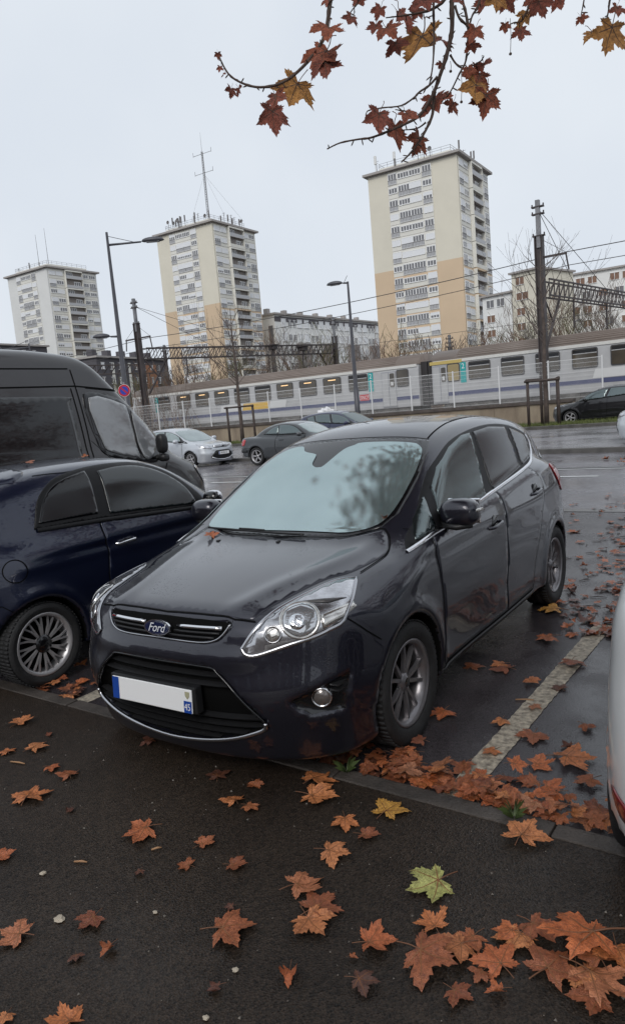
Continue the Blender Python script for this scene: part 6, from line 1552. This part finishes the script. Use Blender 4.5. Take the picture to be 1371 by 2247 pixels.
FORE = [
 (c6,100,205,115,'c',O,'narrow orange leaf nearest the kerb below the hatchback wheel'), (c6,215,260,50,'r',B_,'small rolled brown leaf between the kerb and the two orange leaves on the left'),
 (c6,30,335,85,'c',O,'orange leaf at the left edge level with the car bumper'), (c6,165,315,110,'f',O,'flat orange leaf right of the leaf at the left edge, below the kerb'),
 (c6,235,405,80,'c',O,'small pointed orange leaf above the curled brown one on the left'), (c6,295,435,100,'c',B_,'curled brown leaf beside the grey bark flakes on the left'),
 (c6,130,525,165,'c',O,'long reddish orange leaf lowest of the left cluster below the kerb'), (c6,305,585,60,'r',D_,'thin dark leaf sliver left of the bumper shadow'),
 (c6,590,690,190,'c',O,'wide folded rust leaf in the middle left of the footpath'), (c6,885,725,100,'c',O,'small crumpled orange leaf below the middle of the bumper'),
 (c6,795,820,95,'f',B_,'flat dull brown leaf between the two crumpled leaves in the middle'), (c6,1020,825,110,'c',B_,'brown pointed leaf right of the dull flat one in the middle'),
 (c6,20,785,110,'c',O,'orange leaf cut by the left edge, upper one'), (c6,60,1130,170,'f',O,'bright orange leaf cut by the left edge, lower one'),
 (c6,385,1075,130,'f',B_,'rounded brownish pink leaf on the lower left of the footpath'), (c6,330,1225,65,'f',D_,'faint dark leaf scrap below the rounded brown leaf'),
 (c6,460,1195,105,'r',B_,'curled dark leaf right of the faint scrap on the lower left'), (c6,1010,1105,240,'f',B_,'large flat star-shaped brown leaf in the lower middle'),
 (c6,985,1005,55,'f',D_,'tiny dark scrap just above the large star-shaped leaf'), (c6,915,1360,90,'r',D_,'dark shrivelled leaf with a long stalk near the bottom middle'),
 (c6,1245,1310,140,'r',O,'twisted orange leaf near the bottom, right of the shrivelled one'), (c6,290,1480,170,'c',O,'crumpled orange leaf cut by the bottom edge on the left'),
 (c6,20,1498,90,'c',O,'orange leaf in the bottom left corner'), (c6,600,860,45,'f',D_,'small dark scrap below the wide folded leaf'),
 (c6,935,435,120,'f',D_,'dark olive leaf in the shadow under the bumper'), (c6,1100,482,85,'c',B_,'upper leaf of the trio in front of the bumper'),
 (c6,1000,545,120,'c',O,'left leaf of the trio in front of the bumper'), (c6,1080,580,90,'c',O,'lowest leaf of the trio in front of the bumper'), (c6,635,295,90,'f',D_,'dim leaf deep in the shadow under the lower grille'),
 (c7,180,190,165,'c',O,'orange leaf by the grass tuft at the kerb, upper of two'), (c7,185,270,195,'c',O,'broad orange leaf by the kerb, lower of two'),
 (c7,460,315,175,'f',Y_,'yellowish brown leaf lying just inside the kerb'), (c7,560,270,135,'c',O,'rust leaf lapping over the kerb beside the yellowish one'),
 (c7,280,375,135,'c',O,'rust leaf above the dark pointed one in the centre'), (c7,375,420,115,'c',B_,'dark red pointed leaf in the centre of the footpath'),
 (c7,245,495,150,'f',O,'pale orange leaf below the rust pair in the centre'), (c7,985,420,185,'f',O,'lone orange leaf just inside the kerb near the white car'),
 (c7,130,615,180,'c',O,'glossy bright orange leaf, top of the central stack of three'), (c7,195,685,190,'f',B_,'dark veined leaf, middle of the central stack of three'),
 (c7,155,770,185,'c',O,'creased orange leaf, bottom of the central stack of three'), (c7,605,622,205,'f',G_,'yellow-green leaf, the only green one on the footpath'),
 (c7,665,705,50,'r',O,'tiny folded orange leaf below the green one'), (c7,615,755,130,'c',O,'orange leaf below the green one'),
 (c7,410,835,170,'f',O,'upright star-shaped orange leaf left of the big pile'), (c7,315,895,45,'r',B_,'small curled brown leaf left of the star-shaped one'),
 (c7,360,1000,125,'f',D_,'dark brown leaf near the bottom right of the centre'), (c7,620,915,240,'f',B_,'wide brown leaf at the left end of the big pile'),
 (c7,760,840,135,'c',B_,'red-brown folded leaf on top of the pile'), (c7,860,900,200,'f',O,'orange leaf under the middle of the pile'), (c7,950,842,160,'c',O,'folded orange leaf in the middle of the pile'),
 (c7,1170,835,340,'f',O,'biggest leaf of all, orange with clear veins, in the pile'), (c7,1100,930,240,'f',B_,'veined brown leaf under the biggest one'),
 (c7,1290,1010,270,'f',O,'large orange leaf in the bottom right corner'), (c7,1350,900,170,'f',O,'orange leaf at the right edge above the corner leaf'), (c7,1250,890,150,'c',B_,'brown leaf tucked under the right side of the biggest one'),
 (c7,730,1045,125,'f',B_,'pale brown leaf below the pile'), (c7,862,1030,100,'r',O,'small glossy red-orange leaf below the pile'), (c7,800,970,95,'f',B_,'torn brown leaf between the pile and the pale one'),
 (c7,1040,800,170,'c',B_,'brown leaf between the middle of the pile and the biggest one'), (c7,700,870,170,'c',O,'crumpled orange leaf between the wide brown one and the red-brown one'), (c7,1220,1060,190,'f',B_,'brown leaf cut by the bottom edge on the right'), (c7,900,800,120,'c',O,'small folded leaf at the upper rim of the pile'),
 (c7,1180,990,150,'f',O,'half-hidden orange leaf between the corner leaf and the pile'),
]
for i, (f, X, Y, w, k, m, lb) in enumerate(FORE):
    px, py = f(X, Y); s = 1.9586 if f is c6 else 1.778
    fleaf(px, py, w/s, k, m, lb, group='leaves on the footpath')
PARK = [(970,1575,75,'c',O,'leaf beside the front tyre on the wet bay'), (1100,1590,52,'c',O,'leaf left of the bay line, lower one'), (1168,1499,46,'c',O,'leaf left of the bay line, upper one'),
 (1176,1555,42,'f',O,'leaf lying on the bay line half way up'), (1168,1622,82,'f',B_,'broad leaf right of the bay line'), (1190,1680,72,'c',O,'leaf at the left of the pair near the white car'), (1265,1670,112,'c',O,'long leaf at the right of the pair near the white car'),
 (1100,1470,62,'c',B_,'lower leaf of two beside the sill'), (1092,1462,48,'c',O,'upper leaf of two beside the sill'), (1195,1406,58,'c',B_,'curled leaf left of the far end of the bay line'), (1205,1342,72,'f',Y_,'yellow leaf behind the rear tyre'),
 (1040,1465,55,'f',B_,'flat leaf under the front door'), (1290,1362,70,'r',D_,'dark curled leaf on the far end of the bay line'), (1330,1392,50,'r',B_,'curled leaf beside the white car handle'), (1255,1462,60,'f',B_,'flat leaf right of the bay line, upper one'), (1330,1385,60,'f',O,'pale leaf where the bay line ends'),
 (1255,1300,45,'r',D_,'dark rolled leaf right of the rear tyre'), (1252,1168,26,'f',O,'leaf on the road side of the rear bumper'), (172,1463,45,'c',O,'leaf right of the hatchback wheel'), (118,1500,75,'c',O,'left leaf of the pair in the gutter below the hatchback wheel'), (150,1536,50,'f',O,'leaf touching the kerb below the hatchback'), (182,1500,45,'c',O,'right leaf of the pair in the gutter below the hatchback wheel'), (95,1520,40,'c',B_,'brown leaf in the gutter under the hatchback tyre'),
 (1225,1322,40,'c',O,'orange leaf just behind the rear tyre'), (1330,1008,24,'r',B_,'leaf heap on the far side of the road')]
PARK += [(1215,1735,70,'c',O,'leaf just behind the kerb heap, left of the white tyre'), (1285,1720,65,'c',B_,'brown leaf beside the white car tyre'), (1150,1712,60,'c',O,'leaf at the near end of the bay line'), (1240,1640,50,'r',D_,'dark rolled leaf above the long leaf near the white car'), (1290,1600,45,'f',B_,'flat brown leaf beside the white car flank'), (1010,1690,70,'c',B_,'leaf at the right rim of the heap before the tyre'), (1075,1655,55,'c',O,'leaf left of the bay line, lowest one'), (1225,1510,42,'f',D_,'dark leaf scrap right of the bay line')]
for (px, py, w, k, m, lb) in PARK: fleaf(px, py, w, k, m, lb, group='leaves on the wet car park')
# drift against the kerb and behind the front wheel
def scatter(n, fx, label, group, cols, sizes, zlift=.05, kinds='fcc'):
    for i in range(n):
        x, y = fx(); s = rl.uniform(*sizes); me = rl.choice({'f': FLAT, 'c': CURL, 'r': ROLL}[rl.choice(kinds)])
        put_leaf(me, (x, y, .004+rl.uniform(0, zlift)), s, rl.uniform(0, 6.28), rl.choice(cols), (rl.uniform(-.28, .28), rl.uniform(-.28, .28)), None, label, group)
KC = [(-1.55, .05), (-1.40, .09), (-1.16, .12), (-1.02, .10), (-.90, .06), (-.76, .13), (-.64, .07), (-1.28, .05)]
def kerb_clump():
    c, w = rl.choice(KC); return c+rl.gauss(0, .065), 2.66+abs(rl.gauss(0, w))
scatter(95, kerb_clump, 'one of the orange leaves heaped against the kerb below the bay line', 'leaves heaped against the kerb', [O, O, O, B_, B_], (.055, .095), .05)
TC = [(-2.05, 2.70, .05), (-1.95, 2.76, .07), (-1.80, 2.80, .09), (-1.66, 2.86, .07), (-1.72, 2.70, .05), (-1.58, 2.74, .05)]
def tyre_clump():
    cx, cy, w = rl.choice(TC); return cx+rl.gauss(0, w), max(2.66, cy+rl.gauss(0, w))
scatter(70, tyre_clump, 'one of the brown leaves heaped in front of the front tyre', 'leaves heaped before the tyre', [O, B_, B_, D_], (.05, .09), .04)
def scatter_stuff(n, fx, label, group, cols, sizes, zlift=.05, kinds='fcc'):
    bs = [MB() for _ in cols]
    allb = MB()
    for i in range(n):
        x, y = fx(); s_ = rl.uniform(*sizes); me = rl.choice({'f': FLAT, 'c': CURL, 'r': ROLL}[rl.choice(kinds)])
        T = Matrix.Translation((x, y, .004+rl.uniform(0, zlift))) @ Matrix.Rotation(rl.uniform(0, 6.28), 4, 'Z') @ Matrix.Rotation(rl.uniform(-.2, .2), 4, 'X') @ Matrix.Scale(s_, 4)
        allb.add([T @ v.co for v in me.vertices], [tuple(p_.vertices) for p_ in me.polygons], i % len(cols))
    return tag(allb.build('leaf_litter', cols, None, True), 'soaked brown leaf litter on the wet ground beyond the bay line', 'leaves', kind='stuff')
def field():
    while True:
        px = 1225+rl.random()**.7*165; py = rl.uniform(1085, 1400)
        if rl.random() < .25+.75*(px-1225)/150: break
    q = at_z(px, py, 0); return q.x, q.y
scatter_stuff(150, field, 'one of the soaked leaves trodden flat beyond the end of the bay line', 'soaked leaves beyond the bay line', [O, B_, B_, D_], (.04, .085), .010, 'ffcr')
for i in range(26):
    x, y = field(); q = MB(); a = rl.uniform(0, 3.14); L = rl.uniform(.05, .16); d = Vector((math.cos(a), math.sin(a), 0))*L; q.tube([-d*.5, Vector((rl.uniform(-.01, .01), .004, .004)), d*.5], [.003, .004, .002], 5); o = q.build('fallen_twig', mat('wet_twig', (.03, .02, .017), .5), None, True); o.location = (x, y, .006); tag(o, 'one of the dark twigs among the soaked leaves beyond the bay line', 'twig', 'twigs among the soaked leaves')
scatter(22, lambda: (rl.uniform(-3.2, .2), 8.0+rl.random()*3.5), 'one of the small leaves strewn on the wet road behind the car', 'leaves strewn on the road', [O, B_, D_], (.05, .085), .008, 'fcr')
scatter(7, lambda: (rl.uniform(-3.9, -3.2), 16.2+rl.random()*1.2), 'one of the leaves piled in the far gutter at the right edge', 'leaves in the far gutter', [O, B_], (.09, .14), .06, 'cr')
scatter(16, lambda: (rl.uniform(-4.6, -3.95), 2.66+abs(rl.gauss(0, .10))), 'one of the leaves in the gutter below the navy hatchback', 'leaves under the hatchback', [O, B_, D_], (.05, .08), .03)
# leaves lying on the cars
def leaf_on(px, py, root, sk, w, me, m, label, tilt):
    Mi = root.matrix_basis.inverted() if False else (Matrix.Translation(root.location) @ Matrix.Rotation(root.rotation_euler.z, 4, 'Z')).inverted()
    o = Mi @ CAM_P; d = (Mi.to_3x3() @ pray(px, py)).normalized(); h, n = sk.hit(o, d)
    if h is None: return
    p = Mi.inverted() @ h; put_leaf(me, p+Vector((0, 0, .012)), w, rl.uniform(0, 6.28), m, tilt, None, label)
leaf_on(462, 1182, CMAX_ROOT, CMAX_SK, .075, CURL[1], O, 'dark red leaf caught at the left end of the wiper', (.3, .2))
leaf_on(845, 1142, CMAX_ROOT, CMAX_SK, .05, ROLL[0], O, 'small orange leaf at the right foot of the windscreen', (.5, .1))
leaf_on(184, 1006, FIAT_ROOT, FIAT_SK, .06, ROLL[1], O, 'orange curled leaf on the roof of the navy hatchback', (.2, .3))
leaf_on(60, 1021, FIAT_ROOT, FIAT_SK, .07, FLAT[1], B_, 'flat brown leaf on the roof of the navy hatchback near the spoiler', (.05, .1))
# pebbles and grit on the footpath
gr = MB(); rg = random.Random(8)
for i in range(380):
    x, y = rg.uniform(-4.5, .9), rg.uniform(.9, 2.5); s = rg.choice([.0022, .003, .003, .004, .006]); a = rg.uniform(0, 6)
    gr.add([(x+s*math.cos(a), y+s*math.sin(a), PZ-.001), (x+s*math.cos(a+2.1), y+s*math.sin(a+2.1), PZ-.001), (x+s*math.cos(a+4.2), y+s*math.sin(a+4.2), PZ-.001), (x, y, PZ+s*.9)], [(0, 1, 3), (1, 2, 3), (2, 0, 3)])
tag(gr.build('grit', mat('pale_grit', (.17, .15, .13), .7, var=.6, vscale=90)), 'pale grit and tiny stones scattered over the footpath', 'grit', kind='stuff')
for i, (px, py, w) in enumerate(((131, 2018, 18), (95, 1917, 12), (341, 2003, 8), (452, 2235, 9), (517, 2130, 10))):
    p = at_z(px, py, PZ); bm = bmesh.new(); bmesh.ops.create_icosphere(bm, subdivisions=2, radius=w/CAM_F*3.0/2)
    for v in bm.verts: v.co = Vector((v.co.x*1.2, v.co.y, v.co.z*.4))*(1+.2*math.sin(900*v.co.x+i))
    me = bpy.data.meshes.new('pale_pebble'); bm.to_mesh(me); bm.free(); me.materials.append(mat('pebble', (.42, .36, .28), .7)); o = obj_from('pale_pebble', me, None, (p.x, p.y, PZ+.003))
    tag(o, ['largest pale pebble left of the rounded brown leaf', 'pale flake above the largest pebble', 'pale speck right of the rounded brown leaf', 'pale chip at the bottom edge', 'pale chip at the end of the shrivelled leaf stalk'][i], 'pebble')
for (px, py, a, L, lb) in ((178, 1893, 25, .055, 'cut cigarette-like twig on the left of the footpath'), (344, 1864, 50, .04, 'short pale twig below the wide folded leaf'), (40, 1675, 12, .10, 'thin pale straw near the left edge'), (1150, 1528, 20, .10, 'dark twig lying across the bay line')):
    p = at_z(px, py, PZ); q = MB(); d = Vector((math.cos(R(a)), math.sin(R(a)), 0))*L/2; q.tube([-d, d*.2+Vector((0, 0, .003)), d], [.004, .0045, .003], 6); o = q.build('twig', mat('twig_pale', (.36, .20, .10), .6), None, True); o.location = (p.x, p.y, PZ+.004 if p.y < 2.5 else .006); tag(o, lb, 'twig')
# grass tuft at the kerb
for (px, py, lb) in ((760, 1697, 'small grass tuft growing at the kerb below the front tyre'), (1128, 1798, 'small weed among the leaves heaped at the kerb')):
    p = at_z(px, py, .02); q = MB(); rg = random.Random(px)
    for i in range(26):
        a = rg.uniform(0, 6.28); l = rg.uniform(.03, .08); w = .0022; dx, dy = math.cos(a), math.sin(a)
        q.add([(-dy*w, dx*w, 0), (dy*w, -dx*w, 0), (dx*l*.5-dy*w*.6, dy*l*.5+dx*w*.6, l*.7), (dx*l, dy*l, l*.75)], [(0, 1, 2), (1, 3, 2)])
    o = q.build('grass_tuft', mat('tuft_green', (.06, .09, .025), .6)); o.location = (p.x, p.y, .02); tag(o, lb, 'grass')
# ------------------------------------------------------------------ the plane tree whose branch hangs into the picture
c5 = lambda X, Y: (450+X/1.4886, Y/1.4886)
def build_plane():
    t = tag(empty('plane_tree', (2.9, -1.2, 0)), 'plane tree whose branch with brown leaves hangs in at the top', 'tree')
    O_ = Vector((2.9, -1.2, 0)); rg = random.Random(41)
    M_PB = mat('plane_bark', (.17, .15, .12), .85, col2=(.30, .27, .22), vscale=5, bump=.3, bscale=18)
    M_PT = mat('plane_twig', (.10, .065, .05), .7)
    b = MB(); b.tube([(0, 0, -.1), (.03, 0, .6), (.0, .05, 2.2), (-.05, .05, 4.2), (-.1, .1, 6.0), (0, .1, 8.0), (.1, 0, 10.5)], [.42, .34, .29, .26, .22, .16, .08], 14); b.build('trunk', M_PB, t, True)
    limbs = [((-.05, .05, 4.1), (-1.6, 1.6, 5.2), (-3.6, 3.6, 5.9), (-5.6, 5.4, 6.2)), ((0, .05, 4.8), (-2.6, .9, 6.4), (-5.4, 2.4, 7.6)), ((0, .1, 5.6), (1.5, 2.6, 7.2), (2.5, 5.0, 8.0)), ((0, 0, 6.0), (-1.0, -2.5, 7.6), (-2.5, -4.5, 8.6)), ((0, .1, 6.4), (-2.6, 3.4, 8.2), (-4.6, 5.6, 9.3)), ((0, 0, 7), (2.2, -1.0, 8.8), (4, -2, 9.8))]
    for L in limbs:
        b = MB(); sp = smooth_poly(L, False, 5); b.tube(sp, [.13*(1-.85*i/len(sp))+.01 for i in range(len(sp))], 8); b.build('limb', M_PB, t, True)
    # branch in view, about three and a half metres from the camera
    def P(X, Y, r): return at_r(*c5(X, Y), r)-O_
    r0 = 3.35
    br = [([(470, -330), (440, -120), (410, 0), (400, 70), (385, 130), (345, 190), (290, 245), (240, 275), (180, 285), (130, 275), (85, 250), (60, 215), (47, 185)], .010, .0028, 0), ([(830, -330), (815, -120), (805, 0), (806, 80), (800, 130), (785, 190), (765, 250), (745, 305), (720, 350), (690, 385), (640, 410), (590, 432), (540, 450), (500, 455), (440, 467), (398, 487)], .0115, .0026, 0),
          ([(748, 300), (745, 340), (740, 380), (720, 425), (700, 460), (670, 500), (640, 530)], .008, .003, .02), ([(805, -40), (780, 0), (745, 28), (700, 42), (640, 52), (590, 58)], .008, .002, -.03), ([(815, 20), (830, 60), (858, 90), (856, 140), (850, 200), (830, 240), (800, 300), (772, 330), (758, 335)], .006, .002, .03),
          ([(758, 250), (730, 280), (700, 300), (680, 320), (640, 345), (580, 352), (535, 360), (525, 372)], .005, .002, -.02), ([(800, 180), (820, 210), (850, 225), (880, 210), (905, 196)], .005, .002, .04), ([(1075, -60), (1060, 10), (1045, 45), (1030, 70), (1005, 75), (985, 85)], .006, .002, .05),
          ([(1330, -50), (1320, 0), (1315, 40), (1305, 75), (1290, 90)], .005, .002, .1), ([(1240, -60), (1236, 0), (1226, 50)], .004, .002, .1), ([(748, -60), (745, 30), (747, 110), (744, 200), (735, 260), (728, 285)], .006, .002, -.06), ([(860, 95), (850, 40), (840, 0), (835, -60)], .007, .005, .03), ([(910, -50), (890, 20), (872, 50), (862, 85)], .006, .003, .06), ([(690, 385), (660, 365), (620, 358)], .004, .002, 0), ([(720, 400), (690, 420), (640, 425)], .004, .002, .03), ([(480, -200), (490, -60), (500, 0), (482, 30), (470, 45)], .004, .002, .05), ([(1180, -120), (1165, -20), (1160, 5)], .004, .002, .1)]
    tg = []
    for pts, ra, rb, dr in br:
        sp = smooth_poly([P(X, Y, r0+dr+.02*math.sin(X*.02)) for X, Y in pts], False, 4); q = MB(); n = len(sp)
        q.tube(sp, [(ra+(rb-ra)*i/(n-1))*(1.0+.25*(i % 5 == 0)) for i in range(n)], 6)
        for i in range(3, n-1, 2):          # buds and spurs
            d = Vector((rg.uniform(-1, 1), rg.uniform(-1, 1), rg.uniform(-1, .6))).normalized(); p = Vector(sp[i]); q.tube([p, p+d*.018, p+d*.026], [.0022, .003, .0012], 4)
        q.build('branch', M_PT, t, True); tg += sp
    for X, Y0, Y1 in ((995, 60, 176), (835, 225, 333), (800, 200, 233), (982, 88, 100)):
        q = MB(); a, c = P(X, Y0, r0+.02), P(X+1, Y1, r0+.02); q.tube([a, (a+c)/2+Vector((.003, 0, 0)), c], .0013, 4); q.lathe([(.001, -.006), (.006, -.003), (.0065, 0), (.005, .004), (.001, .006)], Matrix.Translation(c), 8); q.build('seed_ball', M_PT, t, True)
    top = Vector(P(830, -330, r0)); q = MB(); l0 = Vector((-3.2, 3.2, 5.8)); q.tube(smooth_poly([l0, (l0+top)/2+Vector((.1, .1, .25)), top], False, 6), [.035]+[.03-.0012*i for i in range(12)], 7); q.build('branch', M_PT, t, True)
    top = Vector(P(470, -330, r0)); q = MB(); q.tube(smooth_poly([l0+Vector((-.6, .5, .1)), (l0+top)/2+Vector((0, .1, .3)), top], False, 6), [.022]+[.02-.0008*i for i in range(12)], 7); q.build('branch', M_PT, t, True)
    HR, HO = ML_HRED, ML_HOCHRE
    LV = [(402,100,85,HR),(382,190,110,HR),(395,225,85,HR),(290,300,115,HO),(232,330,70,HR),(222,390,90,HR),(472,65,45,HR),(498,5,45,HR),(404,5,40,HR),(85,300,36,HR),(112,295,32,HR),(43,182,22,HR),(48,225,20,HR),(60,245,22,HR),(567,40,42,HR),(553,90,48,HR),(600,100,70,HR),(648,60,78,HR),(690,140,135,HO),(625,155,60,HR),(770,135,80,HR),(715,10,70,HR),(875,112,55,HR),(872,155,40,HR),(905,12,55,HR),(948,8,55,HO),(990,10,55,HR),(1096,22,60,HR),(1052,55,72,HO),(1030,112,48,HR),(1160,6,55,HR),(1230,65,32,HR),(1345,35,40,HR),(1318,122,95,HO),(1272,115,60,HO),(978,90,30,HR),(905,220,58,HR),(888,262,75,HR),(880,300,95,HO),(915,335,85,HR),(860,235,38,HR),(752,338,88,HR),(803,350,50,HR),(668,380,62,HR),(565,395,85,HR),(628,440,92,HR),(693,468,72,HR),(768,215,28,HR),(1075,10,50,HR),(820,5,45,HR),(690,40,40,HR)]
    vd = -_fw
    for i, (X, Y, w, m) in enumerate(LV):
        r = r0+rg.uniform(-.12, .12); px, py = c5(X, Y); p = at_r(px, py, r); d = (p-CAM_P).length; size = w/1.4886/CAM_F*d/1.30
        rot = rg.uniform(-.6, .6)+math.pi; yaw = rg.uniform(-.75, .75); pit = rg.uniform(-.5, .5)
        Bm = Matrix((_rt, _up, -_fw)).transposed(); Rm = Bm @ Matrix.Rotation(rot, 3, 'Z') @ Matrix.Rotation(yaw, 3, 'Y') @ Matrix.Rotation(pit, 3, 'X')
        M = Matrix.Translation(p-O_-(Rm @ Vector((0, .3*size, 0)))) @ Rm.to_4x4() @ Matrix.Scale(size, 4)
        o = bpy.data.objects.new('leaf', rg.choice(HANG)); link(o, t); o.matrix_local = M
        o.material_slots[0].link = 'OBJECT'; o.material_slots[0].material = m; o.material_slots[1].link = 'OBJECT'; o.material_slots[1].material = M_PT
    # rest of the crown, all above the picture
    q = MB(); tw = MB(); n = 0; tries = 0
    ends = [Vector(L[-1]) for L in limbs]+[Vector(L[-2]) for L in limbs]+[Vector((-3, 4.5, 6.2)), Vector((-4.5, 4.5, 6.6)), Vector((-6.2, 6.2, 6.5)), Vector((-2.2, 2.2, 6.4)), Vector((-5.5, 3.4, 7.2))]+[Vector(v) for v in ((-5.9, 5.9, 6.5), (-6.4, 6.7, 7.0), (-7.4, 7.7, 7.8), (-5.4, 5.2, 6.3), (-4.6, 5.8, 6.6), (-6.8, 6.0, 7.2), (-8.2, 8.2, 8.4), (-7.8, 6.6, 7.8), (-5.2, 6.6, 6.9))]*2
    while n < 6500 and tries < 20000:
        tries += 1; e = rg.choice(ends); p = e+Vector((rg.gauss(0, .85), rg.gauss(0, .85), rg.gauss(.3, .55))); w = p+O_-CAM_P
        zc = w.dot(_fw)
        if zc > .1:
            px, py = PW/2+CAM_F*w.dot(_rt)/zc, PH/2-CAM_F*w.dot(_up)/zc
            if -120 < px < PW+120 and py > -120: continue
        n += 1; s = rg.uniform(.08, .14); Rm = Matrix.Rotation(rg.uniform(0, 6.28), 3, 'Z') @ Matrix.Rotation(rg.uniform(-1.4, 1.4), 3, 'X')
        pts = [(0, -.2), (.45, -.45), (.5, .0), (.95, .25), (.42, .42), (0, 1), (-.42, .42), (-.95, .25), (-.5, 0), (-.45, -.45)]
        q.add([p+Rm @ Vector((a*s, c*s, .25*s*abs(a))) for a, c in pts], [tuple(range(10))], 0)
        if n % 3 == 0: tw.tube([e+(p-e)*.1, (e+p)/2+Vector((0, 0, .1)), p], [.012, .008, .004], 3, 0, False)
    cr_ = q.build('crown', ML_HRED, t); cr_['kind'] = 'stuff'; tw.build('twigs', M_PT, t)['kind'] = 'stuff'
    return t
PLANE = build_plane()

# ---- two more of the row, beyond the right edge; the car windows mirror them
def row_tree(loc, seed, label):
    rg = random.Random(seed); t = tag(empty('plane_tree', loc), label, 'tree'); M_PB, M_PT = MATS['plane_bark'], MATS['plane_twig']
    b = MB(); b.tube([(0, 0, -.1), (0, .02, .6), (.05, 0, 2.6), (0, .1, 4.4), (.1, 0, 6.5)], [.36, .29, .25, .2, .1], 12); b.build('trunk', M_PB, t, True)
    br = MB(); lf = MB(); ends = []
    for k in range(11):
        a = rg.uniform(0, 6.28); z = rg.uniform(2.9, 5.6); e = Vector((math.cos(a)*rg.uniform(1.6, 3.0), math.sin(a)*rg.uniform(1.6, 3.0), z+rg.uniform(.8, 3.2))); m = e*.5+Vector((0, 0, z*.55))
        br.tube(smooth_poly([(0, 0, z), m, e], False, 4), [.09-.009*i for i in range(9)], 6); ends += [e, m*.4+e*.6]
        for j in range(7): f = e+Vector((rg.gauss(0, .9), rg.gauss(0, .9), rg.gauss(.2, .7))); br.tube([e.lerp(m, rg.random()*.7), f], [.02, .006], 4, 0, False); ends.append(f)
    pts = [(0, -.2), (.45, -.45), (.5, .0), (.95, .25), (.42, .42), (0, 1), (-.42, .42), (-.95, .25), (-.5, 0), (-.45, -.45)]
    for i in range(2600):
        p = rg.choice(ends)+Vector((rg.gauss(0, .35), rg.gauss(0, .35), rg.gauss(0, .3))); s = rg.uniform(.08, .13); Rm = Matrix.Rotation(rg.uniform(0, 6.28), 3, 'Z') @ Matrix.Rotation(rg.uniform(-1.4, 1.4), 3, 'X')
        lf.add([p+Rm @ Vector((a*s, c*s, .25*s*abs(a))) for a, c in pts], [tuple(range(10))])
    br.build('limbs', M_PT, t); lf.build('crown', ML_HRED, t)['kind'] = 'stuff'
row_tree((4.2, 9.8, 0), 61, 'plane tree beyond the right edge, mirrored in the car windows'); row_tree((10.5, 13.5, 0), 62, 'farther plane tree beyond the right edge beside the road'); row_tree((4.4, 21.0, 0), 63, 'plane tree on the median beyond the right edge')
